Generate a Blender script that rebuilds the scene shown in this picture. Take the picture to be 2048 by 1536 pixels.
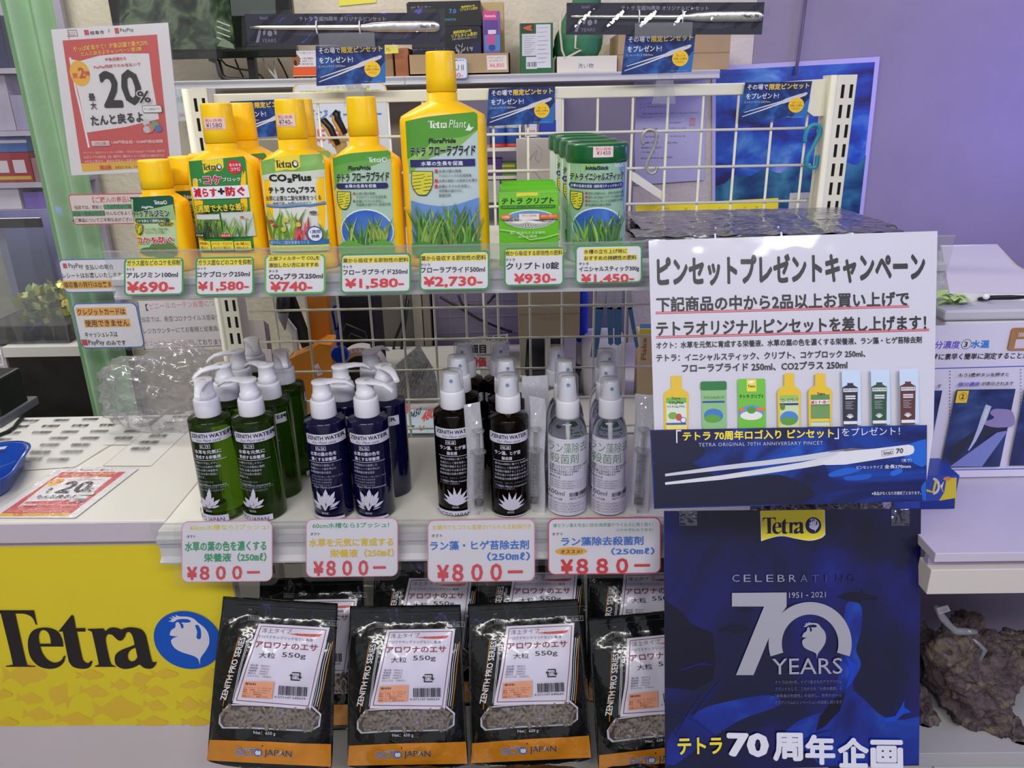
import bpy, bmesh, math, random
from math import sin, cos, tan, pi, radians, sqrt, atan2, hypot
from mathutils import Vector, Matrix
from mathutils.geometry import tessellate_polygon
random.seed(7)
SC = bpy.context.scene
COL = SC.collection
for _o in list(bpy.data.objects):
    bpy.data.objects.remove(_o)

# ------------------------------------------------------------------ camera
F = 1538.0
TH, YAW, ROLL = radians(20.4), radians(0.8), 0.021
CAM = Vector((0, 0, 1.45))
FW = Vector((-sin(YAW) * cos(TH), cos(YAW) * cos(TH), -sin(TH)))
_r = Vector((cos(YAW), sin(YAW), 0))
_u = _r.cross(FW)
RT = _r * cos(ROLL) - _u * sin(ROLL)
UP = _u * cos(ROLL) + _r * sin(ROLL)
cd = bpy.data.cameras.new('camera')
cam = bpy.data.objects.new('camera', cd)
COL.objects.link(cam)
cd.sensor_fit = 'HORIZONTAL'
cd.sensor_width = 36
cd.lens = 36 * F / 2048
cd.clip_start = 0.02
cam.matrix_world = Matrix(((RT.x, UP.x, -FW.x, CAM.x), (RT.y, UP.y, -FW.y, CAM.y),
                           (RT.z, UP.z, -FW.z, CAM.z), (0, 0, 0, 1)))
SC.camera = cam

# ------------------------------------------------------------------ world, lamps, exposure
SC.view_settings.view_transform = 'Standard'
SC.view_settings.look = 'None'
SC.view_settings.gamma = 1
SC.view_settings.exposure = -0.2
SC.view_settings.use_curve_mapping = False
W = bpy.data.worlds.new('shop_air')
SC.world = W
W.use_nodes = True
W.node_tree.nodes['Background'].inputs[0].default_value = (0.86, 0.86, 0.90, 1)
W.node_tree.nodes['Background'].inputs[1].default_value = 0.55


def lamp(name, loc, aim, sx, sy, power, col):
    L = bpy.data.lights.new(name, 'AREA')
    L.shape = 'RECTANGLE'
    L.size, L.size_y, L.energy, L.color = sx, sy, power, col
    o = bpy.data.objects.new(name, L)
    COL.objects.link(o)
    o.location = loc
    o.rotation_euler = (Vector(aim) - Vector(loc)).to_track_quat('-Z', 'Y').to_euler()
    return o


# ceiling fluorescents: two rows over the aisle behind the viewer, one row over the till side
lamp('fluorescent_tube_light', (-0.8, -0.95, 2.6), (-0.3, 1.0, 0.95), 1.25, 0.25, 26, (1.0, 0.97, 0.94))
lamp('fluorescent_tube_light', (0.7, -1.05, 2.6), (0.2, 1.0, 0.95), 1.25, 0.25, 24, (0.96, 0.96, 1.0))
lamp('fluorescent_tube_light', (-0.9, 1.3, 2.62), (-0.8, 1.6, 1.0), 1.2, 0.2, 20, (1.0, 0.97, 0.92))
# actinic aquarium lamps: one over the tanks on the right, one on the aisle behind the viewer, plus an added wall fill
lamp('aquarium_and_fill_light', (1.75, 1.25, 1.85), (1.0, 1.9, 1.2), 0.7, 0.12, 8, (0.28, 0.22, 1.0))
lamp('aquarium_and_fill_light', (1.45, 1.70, 1.40), (0.9, 2.2, 1.25), 0.5, 0.10, 2.0, (0.22, 0.18, 1.0))  # added fill, unseen: deepens the violet on the lower right wall
lamp('aquarium_and_fill_light', (1.35, 0.35, 1.75), (0.9, 0.95, 1.0), 0.5, 0.12, 4, (0.42, 0.36, 1.0))
lamp('aquarium_and_fill_light', (-0.25, -1.6, 1.55), (0, 1, 1.1), 0.10, 0.5, 1.2, (0.15, 0.12, 1.0))


# ------------------------------------------------------------------ image pixels cast from the camera -> world points on real planes
def ray(x, y):
    return FW + RT * ((x - 1024) / F) - UP * ((y - 768) / F)


def aY(x, y, Y):
    d = ray(x, y)
    return CAM + d * (Y / d.y)


def aZ(x, y, Z):
    d = ray(x, y)
    return CAM + d * ((Z - CAM.z) / d.z)


def aD(x, y, D):
    return CAM + ray(x, y) * D


def proj(p):
    q = Vector(p) - CAM
    z = q.dot(FW)
    return (1024 + F * q.dot(RT) / z, 768 - F * q.dot(UP) / z)


# ------------------------------------------------------------------ materials
def lin(c):
    r = []
    for k in c[:3]:
        k = k / 255.0
        r.append(k / 12.92 if k <= 0.04045 else ((k + 0.055) / 1.055) ** 2.4)
    return (r[0], r[1], r[2], 1)


_M = {}


def pbr(name, col, rough=0.5, metal=0.0, spec=0.5, coat=0.0, trans=0.0, bump=0.0, bscale=40, var=0.0, vscale=6,
        ior=1.45, emit=0.0, alpha=1.0, bst=None):
    m = bpy.data.materials.new(name)
    m.use_nodes = True
    nt = m.node_tree
    b = nt.nodes['Principled BSDF']
    b.inputs['Base Color'].default_value = lin(col)
    b.inputs['Roughness'].default_value = rough
    b.inputs['Metallic'].default_value = metal
    b.inputs['Specular IOR Level'].default_value = spec
    b.inputs['Coat Weight'].default_value = coat
    b.inputs['Coat Roughness'].default_value = 0.05
    b.inputs['Transmission Weight'].default_value = trans
    b.inputs['IOR'].default_value = ior
    b.inputs['Alpha'].default_value = alpha
    if emit:
        b.inputs['Emission Color'].default_value = lin(col)
        b.inputs['Emission Strength'].default_value = emit
    if bump or var:
        tc = nt.nodes.new('ShaderNodeTexCoord')
    if bump:
        n = nt.nodes.new('ShaderNodeTexNoise')
        n.inputs['Scale'].default_value = bscale
        n.inputs['Detail'].default_value = 3
        bp = nt.nodes.new('ShaderNodeBump')
        bp.inputs['Strength'].default_value = bump
        bp.inputs['Distance'].default_value = 0.01
        if bst:
            mp = nt.nodes.new('ShaderNodeMapping')
            mp.inputs['Scale'].default_value = bst
            nt.links.new(tc.outputs['Object'], mp.inputs['Vector'])
            nt.links.new(mp.outputs['Vector'], n.inputs['Vector'])
        else:
            nt.links.new(tc.outputs['Object'], n.inputs['Vector'])
        nt.links.new(n.outputs['Fac'], bp.inputs['Height'])
        nt.links.new(bp.outputs['Normal'], b.inputs['Normal'])
        if coat:
            nt.links.new(bp.outputs['Normal'], b.inputs['Coat Normal'])
    if var:
        n = nt.nodes.new('ShaderNodeTexNoise')
        n.inputs['Scale'].default_value = vscale
        n.inputs['Detail'].default_value = 4
        r = nt.nodes.new('ShaderNodeValToRGB')
        c = lin(col)
        r.color_ramp.elements[0].color = tuple(k * (1 - var) for k in c[:3]) + (1,)
        r.color_ramp.elements[1].color = tuple(min(1, k * (1 + var)) for k in c[:3]) + (1,)
        r.color_ramp.elements[0].position = 0.3
        r.color_ramp.elements[1].position = 0.7
        nt.links.new(tc.outputs['Object'], n.inputs['Vector'])
        nt.links.new(n.outputs['Fac'], r.inputs['Fac'])
        nt.links.new(r.outputs['Color'], b.inputs['Base Color'])
    return m


def ramp_mat(name, stops, scale=8, rough=0.4, detail=5, distort=0.6, coat=0.0, stretch=(1, 1, 1), kind='noise'):
    """a print whose picture is a procedural blotch pattern"""
    m = bpy.data.materials.new(name)
    m.use_nodes = True
    nt = m.node_tree
    b = nt.nodes['Principled BSDF']
    b.inputs['Roughness'].default_value = rough
    b.inputs['Coat Weight'].default_value = coat
    tc = nt.nodes.new('ShaderNodeTexCoord')
    mp = nt.nodes.new('ShaderNodeMapping')
    mp.inputs['Scale'].default_value = stretch
    n = nt.nodes.new('ShaderNodeTexNoise')
    n.inputs['Scale'].default_value = scale
    n.inputs['Detail'].default_value = detail
    n.inputs['Distortion'].default_value = distort
    r = nt.nodes.new('ShaderNodeValToRGB')
    el = r.color_ramp.elements
    el[0].position, el[0].color = stops[0][0], lin(stops[0][1])
    el[1].position, el[1].color = stops[-1][0], lin(stops[-1][1])
    for p, c in stops[1:-1]:
        e = el.new(p)
        e.color = lin(c)
    nt.links.new(tc.outputs['Object'], mp.inputs['Vector'])
    nt.links.new(mp.outputs['Vector'], n.inputs['Vector'])
    nt.links.new(n.outputs['Fac'], r.inputs['Fac'])
    nt.links.new(r.outputs['Color'], b.inputs['Base Color'])
    return m


def clear_mat(name, tint=(255, 255, 255), gloss=0.10, haze=0.0, hazecol=(235, 235, 240), bump=0.0, bscale=30, rough=0.03):
    """thin clear plastic: lets light through, reflects at glancing angles, slightly milky"""
    m = bpy.data.materials.new(name)
    m.use_nodes = True
    nt = m.node_tree
    nt.nodes.remove(nt.nodes['Principled BSDF'])
    out = nt.nodes['Material Output']
    t = nt.nodes.new('ShaderNodeBsdfTransparent')
    t.inputs[0].default_value = lin(tint)
    g = nt.nodes.new('ShaderNodeBsdfGlossy')
    g.inputs['Roughness'].default_value = rough
    lw = nt.nodes.new('ShaderNodeLayerWeight')
    lw.inputs[0].default_value = 0.5
    pw = nt.nodes.new('ShaderNodeMath')
    pw.operation = 'POWER'
    pw.inputs[1].default_value = 4.0
    nt.links.new(lw.outputs['Facing'], pw.inputs[0])
    mul = nt.nodes.new('ShaderNodeMath')
    mul.operation = 'MULTIPLY_ADD'
    mul.inputs[1].default_value = 0.6
    mul.inputs[2].default_value = gloss
    mul.use_clamp = True
    nt.links.new(pw.outputs[0], mul.inputs[0])
    mx = nt.nodes.new('ShaderNodeMixShader')
    nt.links.new(mul.outputs[0], mx.inputs[0])
    nt.links.new(t.outputs[0], mx.inputs[1])
    nt.links.new(g.outputs[0], mx.inputs[2])
    last = mx
    if haze:
        d = nt.nodes.new('ShaderNodeBsdfDiffuse')
        d.inputs[0].default_value = lin(hazecol)
        tl = nt.nodes.new('ShaderNodeBsdfTranslucent')
        tl.inputs[0].default_value = lin(hazecol)
        ad = nt.nodes.new('ShaderNodeMixShader')
        ad.inputs[0].default_value = 0.4
        nt.links.new(d.outputs[0], ad.inputs[1])
        nt.links.new(tl.outputs[0], ad.inputs[2])
        m2 = nt.nodes.new('ShaderNodeMixShader')
        m2.inputs[0].default_value = haze
        nt.links.new(mx.outputs[0], m2.inputs[1])
        nt.links.new(ad.outputs[0], m2.inputs[2])
        last = m2
    if bump:
        tc = nt.nodes.new('ShaderNodeTexCoord')
        n = nt.nodes.new('ShaderNodeTexNoise')
        n.inputs['Scale'].default_value = bscale
        n.inputs['Detail'].default_value = 2
        bp = nt.nodes.new('ShaderNodeBump')
        bp.inputs['Strength'].default_value = bump
        bp.inputs['Distance'].default_value = 0.01
        nt.links.new(tc.outputs['Object'], n.inputs['Vector'])
        nt.links.new(n.outputs['Fac'], bp.inputs['Height'])
        nt.links.new(bp.outputs['Normal'], g.inputs['Normal'])
    nt.links.new(last.outputs[0], out.inputs['Surface'])
    return m


def ink(col, rough=0.45, coat=0.0):
    if not isinstance(col, tuple):
        return col
    k = ('ink', col, rough, coat)
    if k not in _M:
        _M[k] = pbr('print_ink', col, rough, coat=coat)
    return _M[k]


WHITE_METAL = pbr('white_powder_coat', (226, 224, 215), 0.42, var=0.03, vscale=9)
RAIL_METAL = pbr('grey_price_rail', (196, 196, 200), 0.4, var=0.04, vscale=8)
CREAM_METAL = pbr('cream_powder_coat', (224, 222, 203), 0.45, var=0.04, vscale=14)
WHITE_PLASTIC = pbr('white_plastic', (226, 226, 233), 0.35)
PAPER = (222, 222, 230)
CLEAR = clear_mat('clear_acrylic', (250, 251, 252), 0.08, 0.10)
LAMI = clear_mat('laminate_film', (254, 254, 254), 0.06, 0.03, bump=0.25, bscale=60)
FILM = clear_mat('cellophane', (248, 248, 250), 0.16, 0.03, bump=0.9, bscale=38, rough=0.05)
VINYL = clear_mat('clear_vinyl', (250, 251, 250), 0.06, 0.035, bump=0.5, bscale=9, rough=0.06)
SLEEVE = clear_mat('pack_sleeve_film', (250, 250, 252), 0.07, 0.0, bump=0.22, bscale=16, rough=0.04)
BLACK_PL = pbr('black_plastic', (22, 22, 24), 0.35)
STEEL = pbr('brushed_steel', (200, 198, 190), 0.28, metal=1.0, bump=0.05, bscale=120)
CARD = pbr('brown_cardboard', (176, 150, 112), 0.8, var=0.06, vscale=12)
KRAFT = pbr('kraft_cardboard', (150, 118, 84), 0.8, var=0.06, vscale=14)


# ------------------------------------------------------------------ mesh builder
class MB:
    def __init__(s):
        s.v, s.f, s.m, s.sm, s.mats = [], [], [], [], []

    def mi(s, mat):
        mat = ink(mat)
        if mat not in s.mats:
            s.mats.append(mat)
        return s.mats.index(mat)

    def add(s, vs, fs, mat, smooth=False):
        k, i = len(s.v), s.mi(mat)
        s.v += [tuple(p) for p in vs]
        for f in fs:
            s.f.append(tuple(k + q for q in f))
            s.m.append(i)
            s.sm.append(smooth)
        return s

    def box(s, x0, x1, y0, y1, z0, z1, mat, M=None):
        vs = [Vector((x, y, z)) for z in (z0, z1) for y in (y0, y1) for x in (x0, x1)]
        if M is not None:
            vs = [M @ p for p in vs]
        return s.add(vs, [(0, 2, 3, 1), (4, 5, 7, 6), (0, 1, 5, 4), (2, 6, 7, 3), (0, 4, 6, 2), (1, 3, 7, 5)], mat)

    def lathe(s, prof, mat, n=32, c=(0, 0, 0), smooth=True, cap=True, sx=1, sy=1):
        vs, fs = [], []
        for r, z in prof:
            for i in range(n):
                a = 2 * pi * i / n
                vs.append((c[0] + r * sx * cos(a), c[1] + r * sy * sin(a), c[2] + z))
        for j in range(len(prof) - 1):
            for i in range(n):
                i2 = (i + 1) % n
                fs.append((j * n + i, j * n + i2, (j + 1) * n + i2, (j + 1) * n + i))
        s.add(vs, fs, mat, smooth)
        if cap:
            k = len(s.v) - len(vs)
            im = s.mi(mat)
            for row, flip in ((0, True), (len(prof) - 1, False)):
                if prof[row][0] > 1e-6:
                    idx = [k + row * n + i for i in range(n)]
                    s.f.append(tuple(idx[::-1] if flip else idx))
                    s.m.append(im)
                    s.sm.append(False)
        return s

    def loft(s, rings, mat, smooth=True, closed=True, cap=True):
        n = len(rings[0])
        vs = [p for r in rings for p in r]
        fs = []
        for j in range(len(rings) - 1):
            for i in range(n if closed else n - 1):
                i2 = (i + 1) % n
                fs.append((j * n + i, j * n + i2, (j + 1) * n + i2, (j + 1) * n + i))
        s.add(vs, fs, mat, smooth)
        if cap and closed:
            k, im = len(s.v) - len(vs), s.mi(mat)
            s.f.append(tuple(k + i for i in range(n))[::-1])
            s.f.append(tuple(k + (len(rings) - 1) * n + i for i in range(n)))
            s.m += [im, im]
            s.sm += [False, False]
        return s

    def tube(s, pts, r, mat, n=8, smooth=True):
        pts = [Vector(p) for p in pts]
        rings = []
        prev = None
        for i, p in enumerate(pts):
            t = (pts[min(i + 1, len(pts) - 1)] - pts[max(i - 1, 0)]).normalized()
            if prev is None:
                a = t.orthogonal().normalized()
            else:
                a = (prev - t * prev.dot(t))
                a = a.normalized() if a.length > 1e-6 else t.orthogonal().normalized()
            prev = a
            b = t.cross(a)
            rr = r[i] if isinstance(r, (list, tuple)) else r
            rings.append([p + (a * cos(2 * pi * k / n) + b * sin(2 * pi * k / n)) * rr for k in range(n)])
        return s.loft(rings, mat, smooth)

    def prism(s, pts, d, mat):
        """planar 3-D outline pushed along the vector d"""
        pts = [Vector(p) for p in pts]
        d = Vector(d)
        n = len(pts)
        tr = tessellate_polygon([pts])
        vs = pts + [p + d for p in pts]
        fs = [tuple(t) for t in tr] + [tuple(n + i for i in reversed(t)) for t in tr]
        fs += [(i, (i + 1) % n, n + (i + 1) % n, n + i) for i in range(n)]
        return s.add(vs, fs, mat)

    def grid(s, fn, nu, nv, mat, smooth=True):
        vs = [fn(i / nu, j / nv) for j in range(nv + 1) for i in range(nu + 1)]
        fs = [(j * (nu + 1) + i, j * (nu + 1) + i + 1, (j + 1) * (nu + 1) + i + 1, (j + 1) * (nu + 1) + i)
              for j in range(nv) for i in range(nu)]
        return s.add(vs, fs, mat, smooth)

    def build(s, name, parent=None, off=None, bev=0.0, seg=2, recalc=True):
        if off is None:
            rt = parent
            while rt is not None and rt.parent is not None:
                rt = rt.parent
            off = rt.location if (rt is not None and rt.get('_w')) else Vector((0, 0, 0))
        me = bpy.data.meshes.new(name)
        me.from_pydata([(p[0] - off[0], p[1] - off[1], p[2] - off[2]) for p in s.v], [], s.f)
        for m in s.mats:
            me.materials.append(m)
        me.polygons.foreach_set('material_index', s.m)
        me.polygons.foreach_set('use_smooth', s.sm)
        me.update()
        o = bpy.data.objects.new(name, me)
        COL.objects.link(o)
        if parent is not None:
            o.parent = parent
        if bev:
            md = o.modifiers.new('bevel', 'BEVEL')
            md.width, md.segments, md.limit_method = bev, seg, 'ANGLE'
            md.angle_limit = radians(40)
        return o


def thing(name, label, cat, loc=(0, 0, 0), group=None, world=True):
    """an Empty that parents the parts; with world=True parts are authored in world space"""
    o = bpy.data.objects.new(name, None)
    o.empty_display_size = 0.02
    COL.objects.link(o)
    o.location = loc
    o['label'], o['category'] = label, cat
    if world:
        o['_w'] = 1
    if group:
        o['group'] = group
    return o


def single(mb, name, label, cat, loc=(0, 0, 0), group=None, bev=0.0):
    """a thing that is one mesh, authored in world space"""
    o = mb.build(name, None, Vector(loc), bev)
    o.location = loc
    o['label'], o['category'] = label, cat
    if group:
        o['group'] = group
    return o


def struct(mb, name, bev=0.0):
    o = mb.build(name, bev=bev)
    o['kind'] = 'structure'
    return o


def dup(root, loc, label, group=None, rot=None, scale=None, skip=()):
    r = root.copy()
    COL.objects.link(r)
    r.location = loc
    r['label'] = label
    if group:
        r['group'] = group
    if rot is not None:
        r.rotation_euler = rot
    if scale is not None:
        r.scale = (scale,) * 3 if not isinstance(scale, tuple) else scale
    for ch in list(root.children):
        if ch.name.split('.')[0] in skip:
            continue
        c = ch.copy()
        COL.objects.link(c)
        c.parent = r
        for g in list(ch.children):
            if g.name.split('.')[0] in skip:
                continue
            d = g.copy()
            COL.objects.link(d)
            d.parent = c
    return r


# ------------------------------------------------------------------ printed artwork
_G = {}


def glyphs(s, bold=0.0, space=1.0):
    k = (s, bold, space)
    if k not in _G:
        cu = bpy.data.curves.new('g', 'FONT')
        thick = bold > 0.018
        cu.body, cu.offset, cu.resolution_u, cu.space_character = s, (0.0 if thick else bold), 2, space
        o = bpy.data.objects.new('g', cu)
        me = o.to_mesh()
        vs = [(v.co.x, v.co.y) for v in me.vertices]
        fs = [tuple(p.vertices) for p in me.polygons]
        o.to_mesh_clear()
        bpy.data.objects.remove(o)
        bpy.data.curves.remove(cu)
        if thick:       # heavy lettering: the strokes repeated around a small circle
            n, V, Fc = len(vs), [], []
            K = 8 if bold > 0.03 else 6
            for q in range(K):
                dx, dy = bold * cos(2 * pi * (q + 0.5) / K), bold * sin(2 * pi * (q + 0.5) / K)
                V += [(x + dx, y + dy) for x, y in vs]
                Fc += [tuple(i + q * n for i in f) for f in fs]
            vs, fs = V, Fc
        xs = [p[0] for p in vs] or [0, 1]
        ys = [p[1] for p in vs] or [0, 1]
        _G[k] = (vs, fs, min(xs), max(xs), min(ys), max(ys), n if thick else 0)
    return _G[k]


def smooth_path(pts, sub=4):
    """closed outline; points given as (x, y, 1) are corners, the rest are rounded through"""
    n = len(pts)
    out = []
    cs = [i for i in range(n) if len(pts[i]) > 2]
    P = [Vector((p[0], p[1])) for p in pts]

    def cr(a, b, c, d, t):
        return 0.5 * ((2 * b) + (c - a) * t + (2 * a - 5 * b + 4 * c - d) * t * t + (3 * b - a - 3 * c + d) * t ** 3)
    for i in range(n):
        j = (i + 1) % n
        b, c = P[i], P[j]
        a = b * 2 - c if i in cs else P[i - 1]
        d = c * 2 - b if j in cs else P[(j + 1) % n]
        if i in cs and j in cs:
            out.append(b)
            continue
        for q in range(sub):
            out.append(cr(a, b, c, d, q / sub))
    return [(p.x, p.y) for p in out]


class Art:
    """flat print on a real sheet: drawing units are image pixels, cast along camera rays onto points of the
    sheet's own plane (or, with bulge, of the curved body it is stuck to); every ink lies a hair above the last"""

    def __init__(s, p0, ua=(1, 0, 0), va=(0, 0, 1), bulge=None, eps=0.00005, lift=0.0):
        s.p0, s.ua, s.va = Vector(p0), Vector(ua).normalized(), Vector(va).normalized()
        s.n = s.ua.cross(s.va).normalized()
        if s.n.dot(CAM - s.p0) < 0:
            s.n = -s.n
        s.mb, s.l, s.eps, s.bulge, s.l0 = MB(), 0, eps, bulge, lift
        a, b, c = proj(s.p0), proj(s.p0 + s.ua * 0.01), proj(s.p0 + s.va * 0.01)
        s.slope = (b[1] - a[1]) / (b[0] - a[0])
        s.lean = (c[0] - a[0]) / (c[1] - a[1])
        s.cut, s.cut2, s.iters = 9, 0, 0

    def pt(s, x, y, lift):  # x, y are image pixels; the camera ray is met with the sheet
        d = ray(x, y)
        q = CAM + d * ((s.p0 - CAM).dot(s.n) / d.dot(s.n))
        if s.bulge:
            for _k in range(s.iters):      # meet the bulging surface itself
                r = q - s.p0
                off = (s.bulge(q, r.dot(s.ua), r.dot(s.va), 0) - s.p0).dot(s.n)
                q = CAM + d * ((s.p0 + s.n * off - CAM).dot(s.n) / d.dot(s.n))
            r = q - s.p0
            return s.bulge(q, r.dot(s.ua), r.dot(s.va), lift)
        return q + s.n * lift

    def put(s, vs, fs, col, cp=0):
        s.l += 1
        L = s.l0 + s.l * s.eps
        if cp:          # repeated strokes: each copy a hair above the last so that they never share a plane
            s.mb.add([s.pt(x, y, L + 0.000009 * (i // cp)) for i, (x, y) in enumerate(vs)], fs, col, smooth=False)
            s.l += math.ceil(8e-5 / s.eps)
            return s
        if s.bulge and len(vs) < 900:
            xs, ys = [p[0] for p in vs], [p[1] for p in vs]
            if max(xs) - min(xs) > s.cut * 1.2 or (s.cut2 and max(ys) - min(ys) > s.cut2 * 1.2):
                vs, fs = s.slice(vs, fs)
        s.mb.add([s.pt(x, y, L) for x, y in vs], fs, col, smooth=bool(s.bulge))
        return s

    def slice(s, vs, fs):
        """cut a flat drawing into strips so that it can follow a curved body"""
        bm = bmesh.new()
        V = [bm.verts.new((x, y, 0)) for x, y in vs]
        for f in fs:
            try:
                bm.faces.new([V[i] for i in f])
            except ValueError:
                pass
        for ax, st in ((0, s.cut), (1, s.cut2)):
            if not st:
                continue
            lo, hi = min(p[ax] for p in vs), max(p[ax] for p in vs)
            k = math.ceil(lo / st)
            while k * st < hi:
                co, no = [0, 0, 0], [0, 0, 0]
                co[ax], no[ax] = k * st, 1
                bmesh.ops.bisect_plane(bm, geom=bm.verts[:] + bm.edges[:] + bm.faces[:], dist=1e-6, plane_co=co, plane_no=no)
                k += 1
        bm.verts.index_update()
        o = [(v.co.x, v.co.y) for v in bm.verts], [tuple(v.index for v in f.verts) for f in bm.faces]
        bm.free()
        return o

    def xf(s, x, y, x0, y0):
        return (x + s.lean * (y - y0), y + s.slope * (x - x0))

    def rect(s, x0, y0, x1, y1, col, nu=1, nv=1):
        vs = [s.xf(x0 + (x1 - x0) * i / nu, y0 + (y1 - y0) * j / nv, x0, y0) for j in range(nv + 1) for i in range(nu + 1)]
        fs = [(j * (nu + 1) + i, (j + 1) * (nu + 1) + i, (j + 1) * (nu + 1) + i + 1, j * (nu + 1) + i + 1)
              for j in range(nv) for i in range(nu)]
        return s.put(vs, fs, col)

    def poly(s, pts, col, raw=False, holes=()):
        P = [[Vector((p[0], p[1], 0)) for p in pts]] + [[Vector((p[0], p[1], 0)) for p in h] for h in holes]
        fl = [p for q in P for p in q]
        tr = tessellate_polygon(P)
        return s.put([(p.x, p.y) for p in fl], [tuple(t) for t in tr], col)

    def rpts(s, x0, y0, x1, y1, r, k=5):
        o = []
        for cx, cy, a0 in ((x1 - r, y0 + r, -pi / 2), (x1 - r, y1 - r, 0), (x0 + r, y1 - r, pi / 2), (x0 + r, y0 + r, pi)):
            for i in range(k + 1):
                a = a0 + pi / 2 * i / k
                o.append(s.xf(cx + r * cos(a), cy + r * sin(a), x0, y0))
        return o

    def rrect(s, x0, y0, x1, y1, r, col):
        return s.poly(s.rpts(x0, y0, x1, y1, r), col)

    def ell(s, cx, cy, rx, ry, col, n=28, a0=0, a1=2 * pi):
        return s.poly([s.xf(cx + rx * cos(a0 + (a1 - a0) * i / n), cy + ry * sin(a0 + (a1 - a0) * i / n), cx, cy)
                       for i in range(n)], col)

    def line(s, x0, y0, x1, y1, w, col):
        dx, dy = x1 - x0, y1 - y0
        L = hypot(dx, dy)
        nx, ny = -dy / L * w / 2, dx / L * w / 2
        k = max(1, int(L / 8)) if s.bulge else 1
        vs, fs = [], []
        for i in range(k + 1):
            t = i / k
            vs += [(x0 + dx * t + nx, y0 + dy * t + ny), (x0 + dx * t - nx, y0 + dy * t - ny)]
        for i in range(k):
            fs.append((2 * i, 2 * i + 1, 2 * i + 3, 2 * i + 2))
        return s.put(vs, fs, col)

    def pline(s, pts, w, col):
        vs, fs = [], []
        for i, p in enumerate(pts):
            a, b = pts[max(0, i - 1)], pts[min(len(pts) - 1, i + 1)]
            L = hypot(b[0] - a[0], b[1] - a[1]) or 1
            ww = w[i] if isinstance(w, (list, tuple)) else w
            nx, ny = -(b[1] - a[1]) / L * ww / 2, (b[0] - a[0]) / L * ww / 2
            vs += [(p[0] + nx, p[1] + ny), (p[0] - nx, p[1] - ny)]
        for i in range(len(pts) - 1):
            fs.append((2 * i, 2 * i + 1, 2 * i + 3, 2 * i + 2))
        return s.put(vs, fs, col)

    def text(s, t, x0, y0, x1, y1, col, bold=0.015, shear=0.0, outline=None, rot=0, space=1.0, slope=None, ln=None):
        vs, fs, ax, bx, ay, by, cp = glyphs(t, bold, space)
        h = (by - ay) or 1
        w = (bx - ax) or 1
        if x1 is None:
            x1 = x0 + (y1 - y0) * w / h
        sl = s.slope if slope is None else slope
        ln = s.lean if ln is None else ln

        def tr(V):
            o = []
            for x, y in V:
                u, v = (x - ax) / w, (y - ay) / h
                if rot == 90:
                    X, Y = x0 + (1 - v) * (x1 - x0), y1 - u * (y1 - y0)
                else:
                    X, Y = x0 + u * (x1 - x0) + shear * v * (y1 - y0), y1 - v * (y1 - y0)
                o.append((X + ln * (Y - y0), Y + sl * (X - x0)))
            return o
        if outline:
            g = glyphs(t, bold + outline[1], space)
            s.put(tr(g[0]), g[1], outline[0], g[6])
        return s.put(tr(vs), fs, col, cp)

    def lines(s, rows, x0, y0, dy, h, col, bold=0.01, wid=None, shear=0.0):
        for i, t in enumerate(rows):
            X1 = None
            if wid:
                X1 = x0 + wid * len(t)
            s.text(t, x0 + s.lean * dy * i, y0 + dy * i, X1, y0 + dy * i + h, col, bold, shear)
        return s

    def bars(s, x0, y0, x1, y1, col, seed=1, n=30):
        R = random.Random(seed)
        x, k = x0, []
        step = (x1 - x0) / n
        vs, fs = [], []
        while x < x1:
            w = step * R.choice((0.5, 0.5, 1.0, 1.4))
            b = len(vs)
            vs += [s.xf(x, y0, x0, y0), s.xf(x + w, y0, x0, y0), s.xf(x + w, y1, x0, y0), s.xf(x, y1, x0, y0)]
            fs.append((b, b + 1, b + 2, b + 3))
            x += w + step * R.choice((0.5, 0.7, 1.0))
        return s.put(vs, fs, col)

    def base(s, pts, col, thick=0.0006, sub=False):
        """the sheet itself, with a back and an edge"""
        n = len(pts)
        f = [s.pt(x, y, s.l0) for x, y in pts]
        b = [p - s.n * thick for p in f]
        tr = tessellate_polygon([[Vector((x, y, 0)) for x, y in pts]])
        fs = [tuple(t) for t in tr] + [tuple(n + i for i in reversed(t)) for t in tr]
        fs += [(i, (i + 1) % n, n + (i + 1) % n, n + i) for i in range(n)]
        s.mb.add(f + b, fs, col)
        return s

    def build(s, name, parent=None, **k):
        return s.mb.build(name, parent, **k)


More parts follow.
